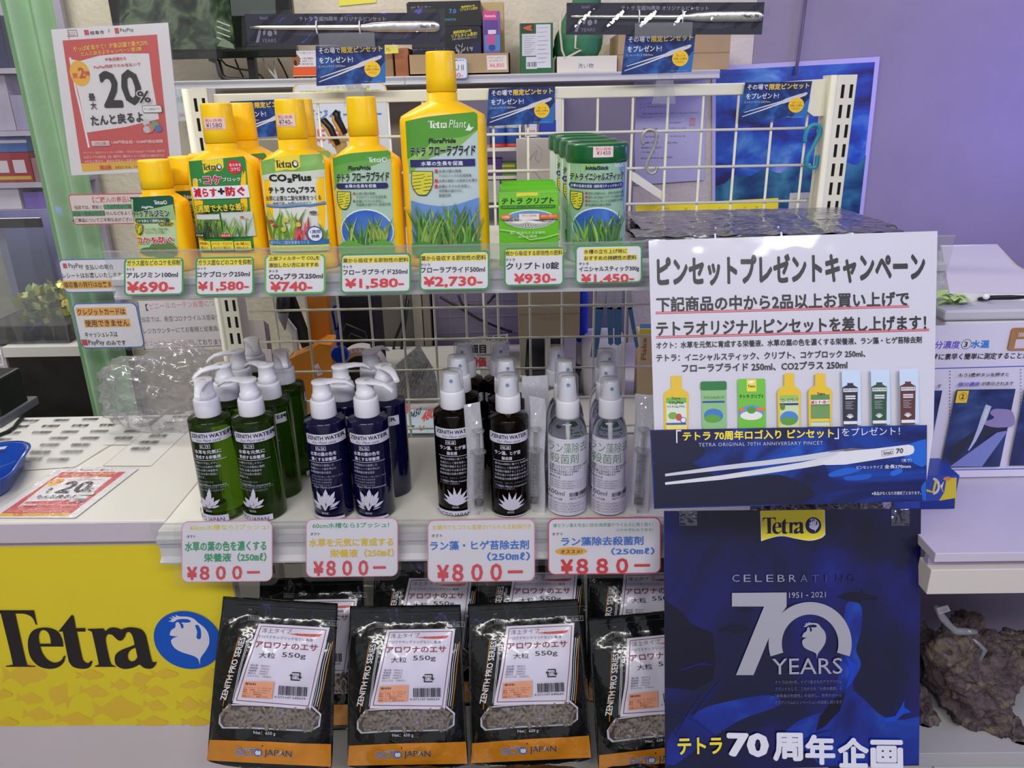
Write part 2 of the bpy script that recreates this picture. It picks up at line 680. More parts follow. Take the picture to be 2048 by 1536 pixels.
# the brand mark on the packs: five serif letters and a fish in a disc (unit: 1/4 px of the big counter panel)
_LET = [
    [(-135, 270, 1), (275, 270, 1), (300, 385, 1), (289, 385, 1), (262, 330), (205, 300), (125, 296, 1), (210, 670),
     (235, 708), (285, 714, 1), (285, 722, 1), (50, 722, 1), (50, 714, 1), (92, 706), (100, 670), (10, 296, 1),
     (-60, 300), (-95, 330), (-100, 385, 1), (-112, 385, 1)],
    [(510, 560, 1), (500, 500), (465, 440), (410, 413), (345, 408), (270, 430), (232, 490), (228, 570), (250, 650),
     (310, 715), (390, 738), (460, 728), (510, 690), (527, 634, 1), (515, 634, 1), (490, 672), (440, 688), (385, 665),
     (345, 615), (325, 560, 1)],
    [(470, 440, 1), (575, 308, 1), (592, 318), (610, 412, 1), (686, 412, 1), (686, 440, 1), (618, 440, 1), (655, 620),
     (672, 672), (705, 692), (728, 676), (741, 674, 1), (738, 695), (715, 728), (660, 738), (595, 725), (560, 690),
     (545, 640), (505, 440, 1)],
    [(705, 418, 1), (830, 414, 1), (846, 437, 1), (880, 411), (930, 408), (985, 430), (1002, 470), (985, 505), (955, 512),
     (925, 490), (900, 466), (868, 462), (850, 490), (853, 540), (885, 680), (905, 708), (930, 715, 1), (930, 722, 1),
     (762, 722, 1), (762, 715, 1), (786, 705), (790, 680), (745, 470), (733, 440), (705, 428, 1)],
    [(965, 432), (1010, 410), (1060, 405), (1130, 420), (1165, 460), (1180, 510), (1213, 655), (1228, 682), (1255, 680, 1),
     (1248, 705), (1215, 735), (1160, 732), (1120, 703, 1), (1060, 730), (990, 738), (935, 710), (920, 660), (935, 615),
     (985, 582), (1040, 562), (1080, 545, 1), (1073, 510), (1058, 465), (1035, 443), (1012, 452), (1000, 485), (975, 470)],
]
_HOLE = {1: [(320, 537, 1), (410, 537, 1), (405, 490), (385, 445), (350, 428), (325, 440), (313, 480)],
         4: [(1087, 568, 1), (1050, 585), (1027, 620), (1030, 660), (1055, 678), (1085, 668), (1102, 645, 1)]}
_FISH = [(1603, 705, 1), (1585, 655), (1540, 630), (1460, 605), (1400, 570), (1372, 520), (1385, 495), (1430, 475, 1),
         (1395, 476), (1360, 468, 1), (1372, 430), (1405, 405), (1410, 370), (1430, 365), (1445, 385), (1455, 412),
         (1470, 410), (1470, 385), (1455, 368), (1500, 368), (1530, 360), (1510, 342), (1460, 338), (1420, 345),
         (1390, 362), (1350, 356, 1), (1378, 345), (1355, 325, 1), (1390, 335), (1375, 312, 1), (1412, 325), (1405, 306, 1),
         (1440, 318), (1500, 320), (1550, 335), (1590, 370), (1640, 410), (1670, 460), (1677, 530), (1650, 590), (1608, 650)]
_SLOT = [(1565, 390), (1590, 390), (1610, 430), (1610, 490), (1590, 500), (1575, 485), (1580, 440)]


def mark(art, x0, y0, x1, y1, ink_, disc, fish, shear=0.0, letters=True, slope=None):
    """letters + disc scaled into the box; shear leans the verticals"""
    sl = art.slope if slope is None else slope
    lo = -26 if letters else 1304


    def T2(p):
        ux = p[0] + 0.23 * (722 - p[1])
        X = x0 + (ux - lo) / (1800 - lo) * (x1 - x0)
        Y = y0 + (p[1] - 270) / 468 * (y1 - y0)
        return (X + (art.lean + shear) * (Y - y1), Y + sl * (X - x0))
    if letters:
        for i, L in enumerate(_LET):
            h = [[T2(p) for p in smooth_path(_HOLE[i])]] if i in _HOLE else []
            art.poly([T2(p) for p in smooth_path(L)], ink_, holes=h)
    if disc is not None:
        c = [(1503 + 248 * cos(2 * pi * i / 40) - 0.23 * (722 - 507 - 232 * sin(2 * pi * i / 40)) + 0.23 * 215,
              507 + 232 * sin(2 * pi * i / 40)) for i in range(40)]
        art.poly([T2(p) for p in c], disc)
    art.poly([T2(p) for p in smooth_path(_FISH, 3)], fish)
    if disc is not None:
        art.poly([T2(p) for p in smooth_path(_SLOT, 3)], disc)

# ================================================================== SETTING
YW = 2.2
WALL = pbr('rough_wall_paint', (222, 213, 190), 0.9, bump=0.35, bscale=70, var=0.05, vscale=10)
w_ = MB().box(-2.6, 0.62, YW, YW + 0.1, 0, 2.7, WALL)
struct(w_, 'wall_back')
WALL2 = pbr('smooth_wall_paint', (156, 147, 158), 0.85, bump=0.12, bscale=45, var=0.05, vscale=7)
w_ = MB().box(0.621, 3.2, YW, YW + 0.1, 0, 2.7, WALL2)
struct(w_, 'wall_back_right')
struct(MB().box(-4.2, 3.2, -3.0, 3.6, -0.1, 0, pbr('floor_vinyl', (150, 148, 145), 0.5, var=0.06, vscale=3)), 'floor')
struct(MB().box(-4.2, 3.2, -3.0, 3.6, 2.7, 2.8, pbr('ceiling_board', (214, 212, 208), 0.9, bump=0.1, bscale=30)), 'ceiling')
struct(MB().box(-4.3, -4.2, -3.0, 3.6, 0, 2.7, WALL), 'wall_left')
struct(MB().box(3.2, 3.3, -3.0, 3.6, 0, 2.7, WALL2), 'wall_right')
struct(MB().box(-4.2, -2.6, 3.5, 3.6, 0, 2.7, WALL), 'wall_far')

# ------------------------------------------------------------------ rack
YG = 1.15
ZD1 = aY(770, 547, 0.81).z          # upper deck
ZD2 = 0.942                         # lower deck
ZD3 = 0.50
rack = thing('display_rack', 'cream painted metal rack with slotted posts and a square wire grid back', 'rack', (0, YG, 0))


def post(x0, x1, y, ztop, zoff):
    m = MB()
    w = x1 - x0
    m.box(x0, x1, y + 0.0015, y + 0.034, 0, ztop, CREAM_METAL)
    m.box(x0 + 0.012, x1 - 0.002, y + 0.0010, y + 0.0014, 0.02, ztop - 0.002, pbr('slot_shade', (14, 14, 15), 0.9))  # near-black sheet stands in for the shade inside the slots
    # front plate with two columns of real slots
    xa, sw, gap = x0 + w * 0.42, 0.0045, 0.0115
    cols = [x0, xa, xa + sw, xa + gap, xa + gap + sw, x1]
    z = ztop - 0.004
    m.box(x0, x1, y, y + 0.001, z, ztop, CREAM_METAL)
    while z > 0.5:
        zs, zb = z - 0.0085, z - 0.026
        m.box(x0, x1, y, y + 0.001, zs, z, CREAM_METAL)
        for i in (0, 2, 4):
            m.box(cols[i], cols[i + 1], y, y + 0.001, zb, zs, CREAM_METAL)
        z = zb
    m.box(x0, x1, y, y + 0.001, 0, z, CREAM_METAL)
    # rolled inner edge
    m.tube([(x0 + 0.004, y + 0.002, 0), (x0 + 0.004, y + 0.002, ztop)], 0.005, CREAM_METAL, 10)
    return m.build('post', rack)


ZT = aY(1690, 150, YG).z
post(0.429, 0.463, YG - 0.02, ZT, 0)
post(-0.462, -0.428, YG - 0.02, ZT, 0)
zb0, zb1 = aY(1185, 196, YG).z, aY(1185, 172, YG).z
MB().box(-0.428, 0.429, YG, YG + 0.012, zb0, zb1, CREAM_METAL).build('top_bar', rack, bev=0.0015)
g = MB().prism([(0.36, YG - 0.001, zb1), (0.429, YG - 0.001, zb1 + 0.003), (0.429, YG - 0.001, zb0 - 0.03), (0.415, YG - 0.001, zb0 - 0.03),
                (0.392, YG - 0.001, zb0 - 0.014), (0.36, YG - 0.001, zb0)], (0, -0.004, 0), CREAM_METAL)
g.build('gusset_plate', rack)
g = MB()
xs = [-0.381 + 0.0494 * k for k in range(17)]
for x in xs:
    g.tube([(x, YG + 0.004, 0.55), (x, YG + 0.004, zb0 + 0.002)], 0.0019, CREAM_METAL, 8)
for k in range(18):
    z = 1.4018 - 0.0505 * k
    g.tube([(-0.42, YG + 0.0005, z), (0.42, YG + 0.0005, z)], 0.0019, CREAM_METAL, 8)
g.build('wire_grid', rack)


def shelf(label, X0, X1, Yf, Yb, zd, zr0, zr1, zc0, zc1, lean):
    t = thing('rack_shelf', label, 'shelf', (0, Yf, zd), 'shelves of the display rack')
    m = MB().box(X0, X1, Yf + 0.004, Yb, zd - 0.018, zd, WHITE_METAL)
    m.build('deck', t, bev=0.001)
    # folded price rail: upper lip, face, lower lip
    m = MB()
    sec = [(Yf, zr1), (Yf - 0.003, zr1 - 0.002), (Yf - 0.0035, zr1 - 0.008), (Yf + 0.001, zr1 - 0.011), (Yf + 0.0015, zr0 + 0.008),
           (Yf - 0.005, zr0 + 0.003), (Yf - 0.004, zr0), (Yf + 0.006, zr0 + 0.001), (Yf + 0.006, zr1)]
    m.prism([(X0, y, z) for y, z in sec], (X1 - X0, 0, 0), RAIL_METAL)
    m.build('price_rail', t)
    # clear strip that holds the tags
    m = MB()
    yc = Yf - 0.007
    m.prism([(X0, yc + 0.002, zc0), (X0, yc - lean, zc1), (X0, yc - lean + 0.0012, zc1), (X0, yc + 0.0032, zc0)], (X1 - X0, 0, 0), CLEAR)
    m.prism([(X0, yc - lean - 0.0006, zc1 - 0.0012), (X0, yc - lean - 0.0006, zc1 + 0.0004), (X0, yc - lean + 0.002, zc1 + 0.0004), (X0, yc - lean + 0.002, zc1 - 0.0012)], (X1 - X0, 0, 0), CLEAR)
    m.build('clear_strip', t)
    for x in (X0 + 0.001, X1 - 0.001):
        m = MB().prism([(x, Yf + 0.055, zd - 0.019), (x, Yb, zd - 0.004), (x, Yb, zd - 0.06), (x, Yb - 0.03, zd - 0.055), (x, Yf + 0.06, zd - 0.03)], (0.002 if x < 0 else -0.002, 0, 0), WHITE_METAL)
        m.build('bracket', t)
    return t


YU, YL = 0.81, 0.845
XU0, XU1 = aY(226, 560, YU).x, aY(1893, 520, YU).x
shelf('upper white rack shelf carrying the yellow bottles and the green lidded jars', XU0, XU1, YU, YG - 0.023, ZD1,
      aY(770, 588, YU).z, ZD1 + 0.001, aY(770, 583, YU).z, aY(770, 489, YU).z, 0.002)
XL0, XL1 = aY(318, 1095, YL).x, 0.455
shelf('lower white rack shelf carrying the pump and spray bottles', XL0, XL1, YL, YG - 0.023, ZD2,
      aY(800, 1119, YL).z, ZD2 - 0.006, aY(800, 1084, YL).z, aY(800, 1032, YL).z, 0.004)
m = MB().box(-0.385, 0.45, 0.70, YG - 0.02, ZD3 - 0.02, ZD3, WHITE_METAL)
t = single(m, 'rack_shelf', 'bottom white rack shelf under the black foil food bags', 'shelf', (0, 0.9, ZD3), 'shelves of the display rack', bev=0.001)

# ------------------------------------------------------------------ big campaign sign: sheet hung in front of the upper shelf, leaning out at the foot
DS = 0.785


def lean_plane(xm, ym, D, top=None):
    """a sheet standing square to the line of sight at distance D"""
    p = aD(xm, ym, D)
    return p, RT_h, Vector((0, FW.y * 0 + sin(TH), cos(TH)))


RT_h = Vector((1, 0, 0))
VL = Vector((0, sin(TH), cos(TH))).normalized()
BK = (42, 42, 46)
sg = Art(aD(1585, 700, DS), RT_h, VL)
sg.base([(1297, 481), (1875, 462), (1867, 862), (1850, 985), (1313, 1014)], (207, 207, 219))
sg.text('ピンセットプレゼントキャンペーン', 1313, 513, 1850, 575, BK, 0.048, slope=-0.022)
sg.text('下記商品の中から2品以上お買い上げで', 1312, 594, 1818, 625, BK, 0.034, slope=-0.024)
sg.text('テトラオリジナルピンセットを差し上げます！', 1312, 642, 1852, 673, BK, 0.034, slope=-0.023)
RD = (205, 60, 70)
for a, b in (((1311, 624.5), (1818, 611)), ((1312, 673), (1858, 658))):
    sg.line(a[0], a[1], b[0], b[1], 1.5, RD)
    sg.line(a[0], a[1] + 3, b[0], b[1] + 3, 1.5, RD)
sg.text('オクト：水草を元気に育成する栄養液、水草の葉の色を濃くする栄養液、ラン藻・ヒゲ苔除去剤', 1312, 684, 1843, 698, BK, 0.026, slope=-0.022)
sg.text('テトラ：イニシャルスティック、クリプト、コケブロック 250ml、', 1312, 708, 1730, 724, BK, 0.026, slope=-0.022)
sg.text('フローラプライド 250ml、CO2プラス 250ml', 1363, 728, 1694, 745, BK, 0.026, slope=-0.022)


def pic_bottle(x0, x1, y0, y1, label, dark, accents, capw=0.42):
    """small printed picture of a yellow bottle"""
    w, h, cx = x1 - x0, y1 - y0, (x0 + x1) / 2
    Y = (226, 190, 40)
    sg.poly([(cx - w * capw / 2, y0), (cx + w * capw / 2, y0 - 0.5), (cx + w * capw / 2, y0 + h * 0.22), (x1 - 3, y0 + h * 0.29), (x1, y0 + h * 0.34), (x1 - 1, y1), (x0 + 1, y1), (x0, y0 + h * 0.34),
             (x0 + 3, y0 + h * 0.29), (cx - w * capw / 2, y0 + h * 0.22)], Y)
    sg.rect(x0 + w * 0.1, y0 + h * 0.40, x1 - w * 0.1, y1 - 1, label)
    for a in accents:
        sg.rect(x0 + w * 0.1, y0 + h * a[0], x1 - w * 0.1, y0 + h * a[1], a[2])


pic_bottle(1327, 1377, 752, 861, (216, 226, 214), 0, [(0.40, 0.5, (110, 180, 70)), (0.86, 0.9, (60, 90, 170)), (0.9, 0.99, (235, 225, 120))])
sg.text('Tetra', 1342, 794, 1360, 799, (40, 60, 40), 0.02)
sg.text('CO₂Plus', 1337, 803, 1366, 809, (30, 40, 30), 0.03)
sg.text('テトラ CO₂プラス', 1334, 811, 1369, 816, (40, 50, 40), 0.02)
sg.ell(1345, 831, 9, 7, (120, 170, 60)), sg.ell(1357, 834, 6, 7, (190, 80, 60)), sg.ell(1366, 840, 6, 6, (60, 90, 190)), sg.ell(1366, 840, 4.6, 4.6, (230, 230, 240))
# picture of the jar
sg.rrect(1402, 764, 1451, 858, 6, (140, 190, 130)), sg.rrect(1400, 763, 1452, 781, 4, (36, 120, 60))
sg.text('テトライニシャルスティック', 1406, 792, 1447, 799, (20, 60, 40), 0.02), sg.rect(1404, 802, 1448, 806, (50, 80, 150))
sg.ell(1426, 831, 19, 14, (60, 120, 190)), sg.ell(1424, 837, 16, 8, (90, 160, 60))
# picture of the tablet pack
sg.rrect(1474, 758, 1529, 857, 3, (108, 190, 60)), sg.rect(1492, 759, 1511, 783, (236, 214, 70)), sg.ell(1501, 764, 6, 2.4, (240, 240, 246))
sg.text('Tetra', 1494, 770, 1509, 775, (30, 40, 60), 0.03)
sg.text('テトラ クリプト', 1477, 789, 1526, 797, (20, 60, 30), 0.03)
sg.ell(1501, 825, 25, 15, (90, 150, 200)), sg.ell(1501, 831, 22, 9, (225, 225, 220)), sg.ell(1501, 820, 9, 7, (80, 150, 50))
sg.rect(1511, 815, 1528, 821, (225, 120, 50)), sg.ell(1482, 819, 5, 4, (225, 120, 50))
pic_bottle(1553, 1599, 747, 855, (196, 214, 170), 0, [(0.40, 0.48, (150, 190, 90)), (0.55, 0.59, (50, 60, 110))])
sg.text('フローラプライド', 1558, 797, 1594, 804, (20, 50, 40), 0.03)
sg.ell(1576, 836, 18, 14, (70, 130, 200)), sg.ell(1575, 842, 16, 8, (90, 150, 60)), sg.ell(1563, 814, 5, 6, (90, 140, 40))
pic_bottle(1614, 1661, 747, 853, (92, 140, 80), 0, [(0.50, 0.58, (236, 236, 240)), (0.62, 0.84, (110, 150, 90)), (0.85, 0.91, (230, 200, 60)), (0.92, 0.99, (200, 216, 200))])
sg.text('減らす+防ぐ', 1619, 801, 1656, 808, (200, 50, 70), 0.03)
sg.text('Tetra', 1631, 785, 1647, 790, (30, 40, 60), 0.03)
for x0, c in ((1681, (44, 44, 58)), (1738, (44, 84, 58)), (1794, (92, 52, 46))):
    dy = (1681 - x0) * 0.025
    sg.rect(x0 - 1, 741 + dy, x0 + 36, 850 + dy, (196, 214, 236))
    sg.poly([(x0, 775 + dy), (x0 + 10, 770 + dy), (x0 + 10, 766 + dy), (x0 + 22, 766 + dy), (x0 + 22, 770 + dy), (x0 + 31, 775 + dy), (x0 + 30, 850 + dy), (x0 + 1, 850 + dy)], c)
    sg.rect(x0 + 2, 777 + dy, x0 + 30, 784 + dy, (222, 222, 232))
    sg.text('ZENITH WATER', x0 + 3, 778.5 + dy, x0 + 29, 782 + dy, (30, 30, 36), 0.02)
    for k in range(2):
        sg.rect(x0 + 6, 791 + 4.5 * k + dy, x0 + 26, 794 + 4.5 * k + dy, (214, 214, 224))
    for k in range(5):
        sg.rect(x0 + 6, 803 + 3.4 * k + dy, x0 + 22 - k % 2 * 4, 804.2 + 3.4 * k + dy, (160, 160, 170))
    for k in range(5):
        a = -pi / 2 + (k - 2) * 0.5
        sg.line(x0 + 15, 836 + dy, x0 + 15 + 8 * cos(a), 836 + 9 * sin(a) + dy, 2, (222, 222, 232))
    sg.rect(x0 + 2, 842 + dy, x0 + 29, 848 + dy, (222, 222, 232))
t = thing('campaign_sign', 'large white laminated tweezers campaign sign hung on the front of the upper shelf', 'sign', aD(1585, 480, DS))
sg.build('printed_sheet', t)
m = MB()
P4 = [aD(1296, 478, DS) , aD(1896, 456, DS)]
la = Art(aD(1585, 700, DS) + VL.cross(RT_h) * 0.0, RT_h, VL, lift=0.0022)
la.mb.add([la.pt(x, y, 0.0022) for x, y in ((1297, 481), (1875, 462), (1867, 862), (1853, 870), (1306, 882))], [(0, 1, 2, 3, 4)], clear_mat('sign_laminate', (255, 255, 255), 0.03, 0.0, bump=0.35, bscale=14, rough=0.08))
la.build('laminate', t)

# banner stuck over the foot of the sign
NAVY = ramp_mat('deep_water_print', [(0.30, (4, 6, 34)), (0.48, (6, 22, 92)), (0.62, (10, 62, 160)), (0.78, (24, 104, 205))], 9, 0.35, 4, 1.2, stretch=(0.9, 1, 1.6))
bn = Art(aD(1580, 930, DS - 0.006), RT_h, VL)
bn.base([(1300, 860), (1854, 850), (1853, 1002), (1308, 1018)], NAVY)
for pts, c in (([(1306, 930, 1), (1350, 905), (1440, 955), (1560, 950), (1630, 985), (1600, 1008, 1), (1309, 1016, 1)], (6, 9, 46)), ([(1302, 864, 1), (1360, 862, 1), (1410, 900), (1380, 925), (1306, 925, 1)], (6, 10, 52)),
               ([(1658, 947), (1690, 936), (1722, 938), (1700, 948), (1664, 954)], (20, 92, 196)), ([(1796, 902), (1830, 884), (1852, 878, 1), (1852, 930, 1), (1838, 932)], (20, 96, 200)),
               ([(1780, 945), (1800, 936), (1804, 944), (1786, 952)], (22, 100, 205)), ([(1842, 975), (1852, 960, 1), (1852, 1001, 1), (1845, 1001, 1)], (20, 90, 190)), ([(1690, 953), (1740, 948), (1735, 958), (1695, 961)], (18, 84, 186))):
    bn.poly(smooth_path(pts), c)
YE = (240, 220, 50)
WH = (225, 225, 238)
bn.text('「', 1352, 860, 1362, 886, WH, 0.0)
bn.text('テトラ 70周年ロゴ入り ピンセット', 1365, 863, 1667, 882, YE, 0.03, slope=-0.021)
bn.text('」', 1668, 857, 1677, 878, WH, 0.0)
bn.text('をプレゼント！', 1683, 856, 1799, 872, WH, 0.0, slope=-0.02)
bn.text('TETRA ORIGINAL 70TH ANNIVERSARY PINCET', 1397, 886, 1645, 893, (190, 196, 220), -0.004, space=1.15, slope=-0.016)
SIL = (196, 200, 212)
bn.pline([(1330, 950), (1440, 936), (1536, 925), (1600, 917), (1655, 909), (1688, 904)], [5, 9, 10, 11, 12, 12], SIL)
bn.pline([(1330, 967), (1440, 955), (1536, 941), (1600, 931), (1655, 921), (1688, 914)], [5, 9, 11, 12, 14, 16], (208, 211, 220))
bn.poly([(1655, 905), (1680, 902), (1700, 901), (1740, 899), (1745, 897), (1735, 898), (1700, 896), (1660, 903)], (110, 104, 112))
bn.poly([(1640, 925), (1660, 917), (1682, 903), (1750, 897), (1816, 889), (1826, 892), (1828, 899), (1826, 906), (1818, 910), (1760, 918), (1690, 929), (1650, 930)], (216, 218, 226))
bn.poly([(1762, 901), (1786, 897.5), (1786, 909), (1763, 913)], (110, 112, 122)), bn.poly([(1763, 901.8), (1785.2, 898.5), (1785.2, 908.4), (1764, 912)], (216, 218, 226))
mark(bn, 1765, 903, 1784, 910, (40, 40, 50), (40, 40, 50), (216, 218, 226), slope=-0.12)
bn.text('70', 1791, 897, 1805, 907, (34, 34, 42), 0.02, slope=-0.1)
bn.text('（実寸）', 1802, 917, 1821, 924, WH, 0.0)
bn.text('ピンセットサイズ', 1712, 931, 1764, 938, WH, 0.0, slope=-0.02)
bn.text('全長270mm', 1767, 929, 1820, 937, WH, 0.015, slope=-0.02)
bn.text('※景品がなくなり次第終了となります。', 1742, 983, 1840, 990, WH, 0.0, slope=-0.015)
bn.build('tweezers_banner', None)
o = bpy.data.objects['tweezers_banner']
o['label'], o['category'] = 'dark blue banner picturing tweezers, stuck over the foot of the white campaign sign', 'banner'

# ------------------------------------------------------------------ anniversary poster hung below the lower shelf rail
DP = 0.925
po = Art(aD(1585, 1275, DP), RT_h, VL)
PNAVY = ramp_mat('night_river_print', [(0.34, (5, 5, 30)), (0.5, (7, 9, 62)), (0.64, (10, 18, 105)), (0.80, (12, 60, 175))], 4.2, 0.3, 5, 1.6, coat=0.15, stretch=(1.0, 1, 0.7))
po.base([(1328, 1022), (1842, 1017), (1838, 1531), (1330, 1541)], PNAVY, 0.0008)
LITW = ramp_mat('lit_water_print', [(0.34, (8, 16, 90)), (0.5, (12, 40, 140)), (0.66, (18, 84, 190)), (0.8, (30, 110, 215))], 7, 0.3, 6, 1.4, coat=0.15)
po.poly(smooth_path([(1694, 1205), (1722, 1212), (1722, 1260), (1712, 1300), (1722, 1330), (1704, 1372), (1730, 1400), (1762, 1430), (1800, 1440), (1839, 1432, 1), (1838, 1529, 1), (1640, 1531, 1), (1600, 1490), (1560, 1478), (1600, 1440), (1650, 1420), (1672, 1380), (1680, 1320), (1686, 1260)]), LITW)
po.poly(smooth_path([(1340, 1470), (1400, 1420), (1470, 1400), (1540, 1390), (1560, 1410), (1480, 1440), (1420, 1480), (1350, 1530, 1), (1332, 1530, 1)]), LITW)
# darker weed shadows and fish printed in the picture
for pts in ([(1330, 1200), (1365, 1225), (1385, 1250), (1425, 1265), (1432, 1320), (1425, 1360), (1390, 1380), (1330, 1375)],
            [(1640, 1432), (1665, 1400), (1690, 1385), (1680, 1420), (1650, 1452), (1632, 1462)]):
    po.poly(pts, (8, 7, 36))
for cx, cy, s_, f_ in ((1715, 1194, 1.0, 1), (1468, 1258, 0.8, -1), (1490, 1220, 0.45, -1)):
    po.poly([(cx + f_ * s_ * a, cy + s_ * b) for a, b in ((-42, 0), (-20, -10), (5, -9), (8, -16), (14, -6), (40, -1), (40, 6), (12, 6), (4, 12), (-20, 8))], (12, 11, 40))
po.poly([(1765, 1436), (1790, 1432), (1802, 1412), (1808, 1400), (1808, 1414), (1822, 1424), (1806, 1428), (1790, 1442), (1770, 1444)], (14, 70, 190))
po.poly([(1690, 1310), (1712, 1330), (1706, 1360), (1690, 1380), (1700, 1345)], (16, 60, 190))
for sx_, sy_, ex, ey in ((1440, 1480, 1330, 1420), (1360, 1340, 1430, 1330), (1380, 1440, 1440, 1360), (1350, 1470, 1400, 1390), (1590, 1490, 1660, 1460)):
    po.pline([(sx_, sy_), ((sx_ + ex) / 2 + 6, (sy_ + ey) / 2 - 8), (ex, ey)], [2, 4, 1], (12, 24, 110))
# yellow flag with the mark
fl = [(1521, 1021, 1), (1648, 1019, 1), (1649, 1068, 1), (1640, 1075), (1618, 1080), (1590, 1076), (1565, 1071), (1545, 1074), (1523, 1081, 1)]
po.poly([(x + (-1.2 if x < 1560 else 1.2), y + 1.2) for x, y in smooth_path(fl)], WH)
po.poly(smooth_path(fl), (238, 222, 50))
mark(po, 1526, 1035, 1642, 1068, (26, 24, 60), (26, 24, 70), (215, 215, 235))
cel = [(150, 150, 170)] * 6 + [(110, 110, 150), (80, 80, 130), (50, 50, 105), (36, 36, 90), (30, 30, 80)]
for i, ch in enumerate('CELEBRATING'):
    x = 1464 + i * 22.6 + (4 if i > 7 else 0)
    po.text(ch, x, 1149, x + (4 if ch == 'I' else 14), 1163, cel[i], -0.006)
po.text('1951', 1577, 1184, 1603, 1195, (176, 176, 190), -0.004)
po.text('-', 1611, 1189, 1615, 1190.6, (176, 176, 190), 0.0)
po.text('2021', 1621, 1183, 1650, 1194, (160, 160, 180), -0.004)
SV = pbr('silver_ink', (176, 176, 188), 0.35, metal=0.3)
po.poly([(1463, 1185), (1572, 1184), (1572, 1212), (1565, 1222), (1552, 1238), (1506, 1349), (1471, 1349), (1527, 1212), (1463, 1212)], SV)
ring = []
for r_x, r_y, rev in ((83, 83, 0), (56.5, 58, 1)):
    aa = [(1619 + r_x * cos(a), 1286 + r_y * sin(a)) for a in [radians(-198 + k * 216 / 40) for k in range(41)] ]
    ring += aa[::-1] if rev else aa
po.poly(ring, SV)
po.poly([(1565, 1222), (1580, 1211), (1598, 1204), (1572, 1212)], (8, 8, 50))
mark(po, 1586, 1236, 1662, 1323, SV, None, SV, letters=False)
po.text('YEARS', 1543, 1316, 1683, 1348, SV, 0.0)
for i, t_ in enumerate(('テトラは1951年、ドイツ産まれのアクアリウム', 'ブランドとして、これからも「お魚の健康」と', '「飼育者の利便性」を追求し、世界のホーム', 'アクアリウムにイノベーションを提案し続けます')):
    po.text(t_, 1549, 1359.5 + 13.6 * i, 1682, 1366.5 + 13.6 * i, (112, 112, 150), -0.005)
po.text('テトラ', 1354, 1474, 1443, 1508, YE, 0.03, slope=-0.02)
po.text('70', 1452, 1463, 1536, 1511, WH, 0.05, slope=0.02)
for ch, x0, x1, y0, y1 in (('周', 1544, 1604, 1463, 1520), ('年', 1608, 1668, 1467, 1527), ('企', 1673, 1735, 1473, 1533), ('画', 1738, 1803, 1477, 1536)):
    po.text(ch, x0, y0, x1, y1, WH, 0.045, slope=0.01)
t = thing('anniversary_poster', 'dark blue anniversary poster with a large silver 70, hanging below the campaign sign', 'poster', aD(1585, 1022, DP))
po.build('printed_sheet', t)
TAPE = clear_mat('clear_tape', (225, 228, 232), 0.16, 0.02, bump=0.5, bscale=80)
for x in (1358, 1782):
    ta = Art(po.p0, RT_h, VL, lift=0.0012)
    ta.mb.add([ta.pt(a, b, 0.0012) for a, b in ((x, 1018), (x + 36, 1018), (x + 36, 1051), (x, 1051))], [(0, 1, 2, 3)], TAPE)
    ta.build('tape', t)

# ================================================================== UPPER SHELF: tags
def tag_card(name, label, box, border, rows, Y, lam=8, bw=3.5, group=None, paper=(228, 228, 234), rad=9, droop=0.0, film=(6, 6)):
    x0, y0, x1, y1 = box
    c = aY((x0 + x1) / 2, (y0 + y1) / 2, Y)
    t = thing(name, label, 'price tag', aY((x0 + x1) / 2, y1, Y), group)
    va = Vector((0, droop, 1)).normalized()
    a = Art(c, (1, 0, 0), va)
    a.lean = 0
    a.base(a.rpts(x0, y0, x1, y1, rad), border, 0.0005)
    a.rrect(x0 + bw, y0 + bw, x1 - bw, y1 - bw, rad - 2, paper)
    for r in rows:
        if r[0] == 'band':
            a.rect(*r[1:5], r[5])
        elif r[0] == 'ell':
            a.ell(*r[1:6])
        else:
            a.text(r[0], *r[1:5], r[5], r[6] if len(r) > 6 else 0.02, slope=r[7] if len(r) > 7 else None)
    a.build('printed_card', t)
    f = Art(c, (1, 0, 0), va)
    f.lean = 0
    p = f.rpts(x0 - film[0], y0 - film[1], x1 + film[0], y1 + film[1], rad + 3)
    v = [f.pt(x, y, 0.0022) for x, y in p]
    f.mb.add(v, [tuple(range(len(v)))], LAMI)
    f.build('laminate', t)
    return t


GB = (62, 150, 84)
YB = (240, 224, 60)
PR = (218, 60, 66)
KB = (30, 30, 34)
TG = 'handwritten style price tags on the upper shelf'
YT = YU - 0.0135
tag_card('price_tag', 'green bordered price tag reading ¥690, leftmost on the upper shelf rail', (248, 517, 367, 592), GB,
         [('band', 254, 519, 362, 534, YB), ('ガラス面などのコケを抑制', 254, 521, 361, 532, KB), ('テトラ', 253, 536, 269, 542, KB),
          ('アルジミン100ml', 253, 545, 356, 556, KB, 0.025), ('¥690-', 254, 563, 349, 585, PR, 0.03)], YT, group=TG)
tag_card('price_tag', 'green bordered price tag reading ¥1,580 under the red and green anti-algae bottles', (391, 515, 508, 592), GB,
         [('band', 396, 518, 504, 532, YB), ('ガラス面などのコケを抑制', 396, 520, 503, 531, KB), ('テトラ', 395, 535, 412, 540, KB),
          ('コケブロック250ml', 394, 543, 500, 555, KB, 0.025), ('¥1,580-', 396, 563, 498, 584, PR, 0.03)], YT, group=TG)
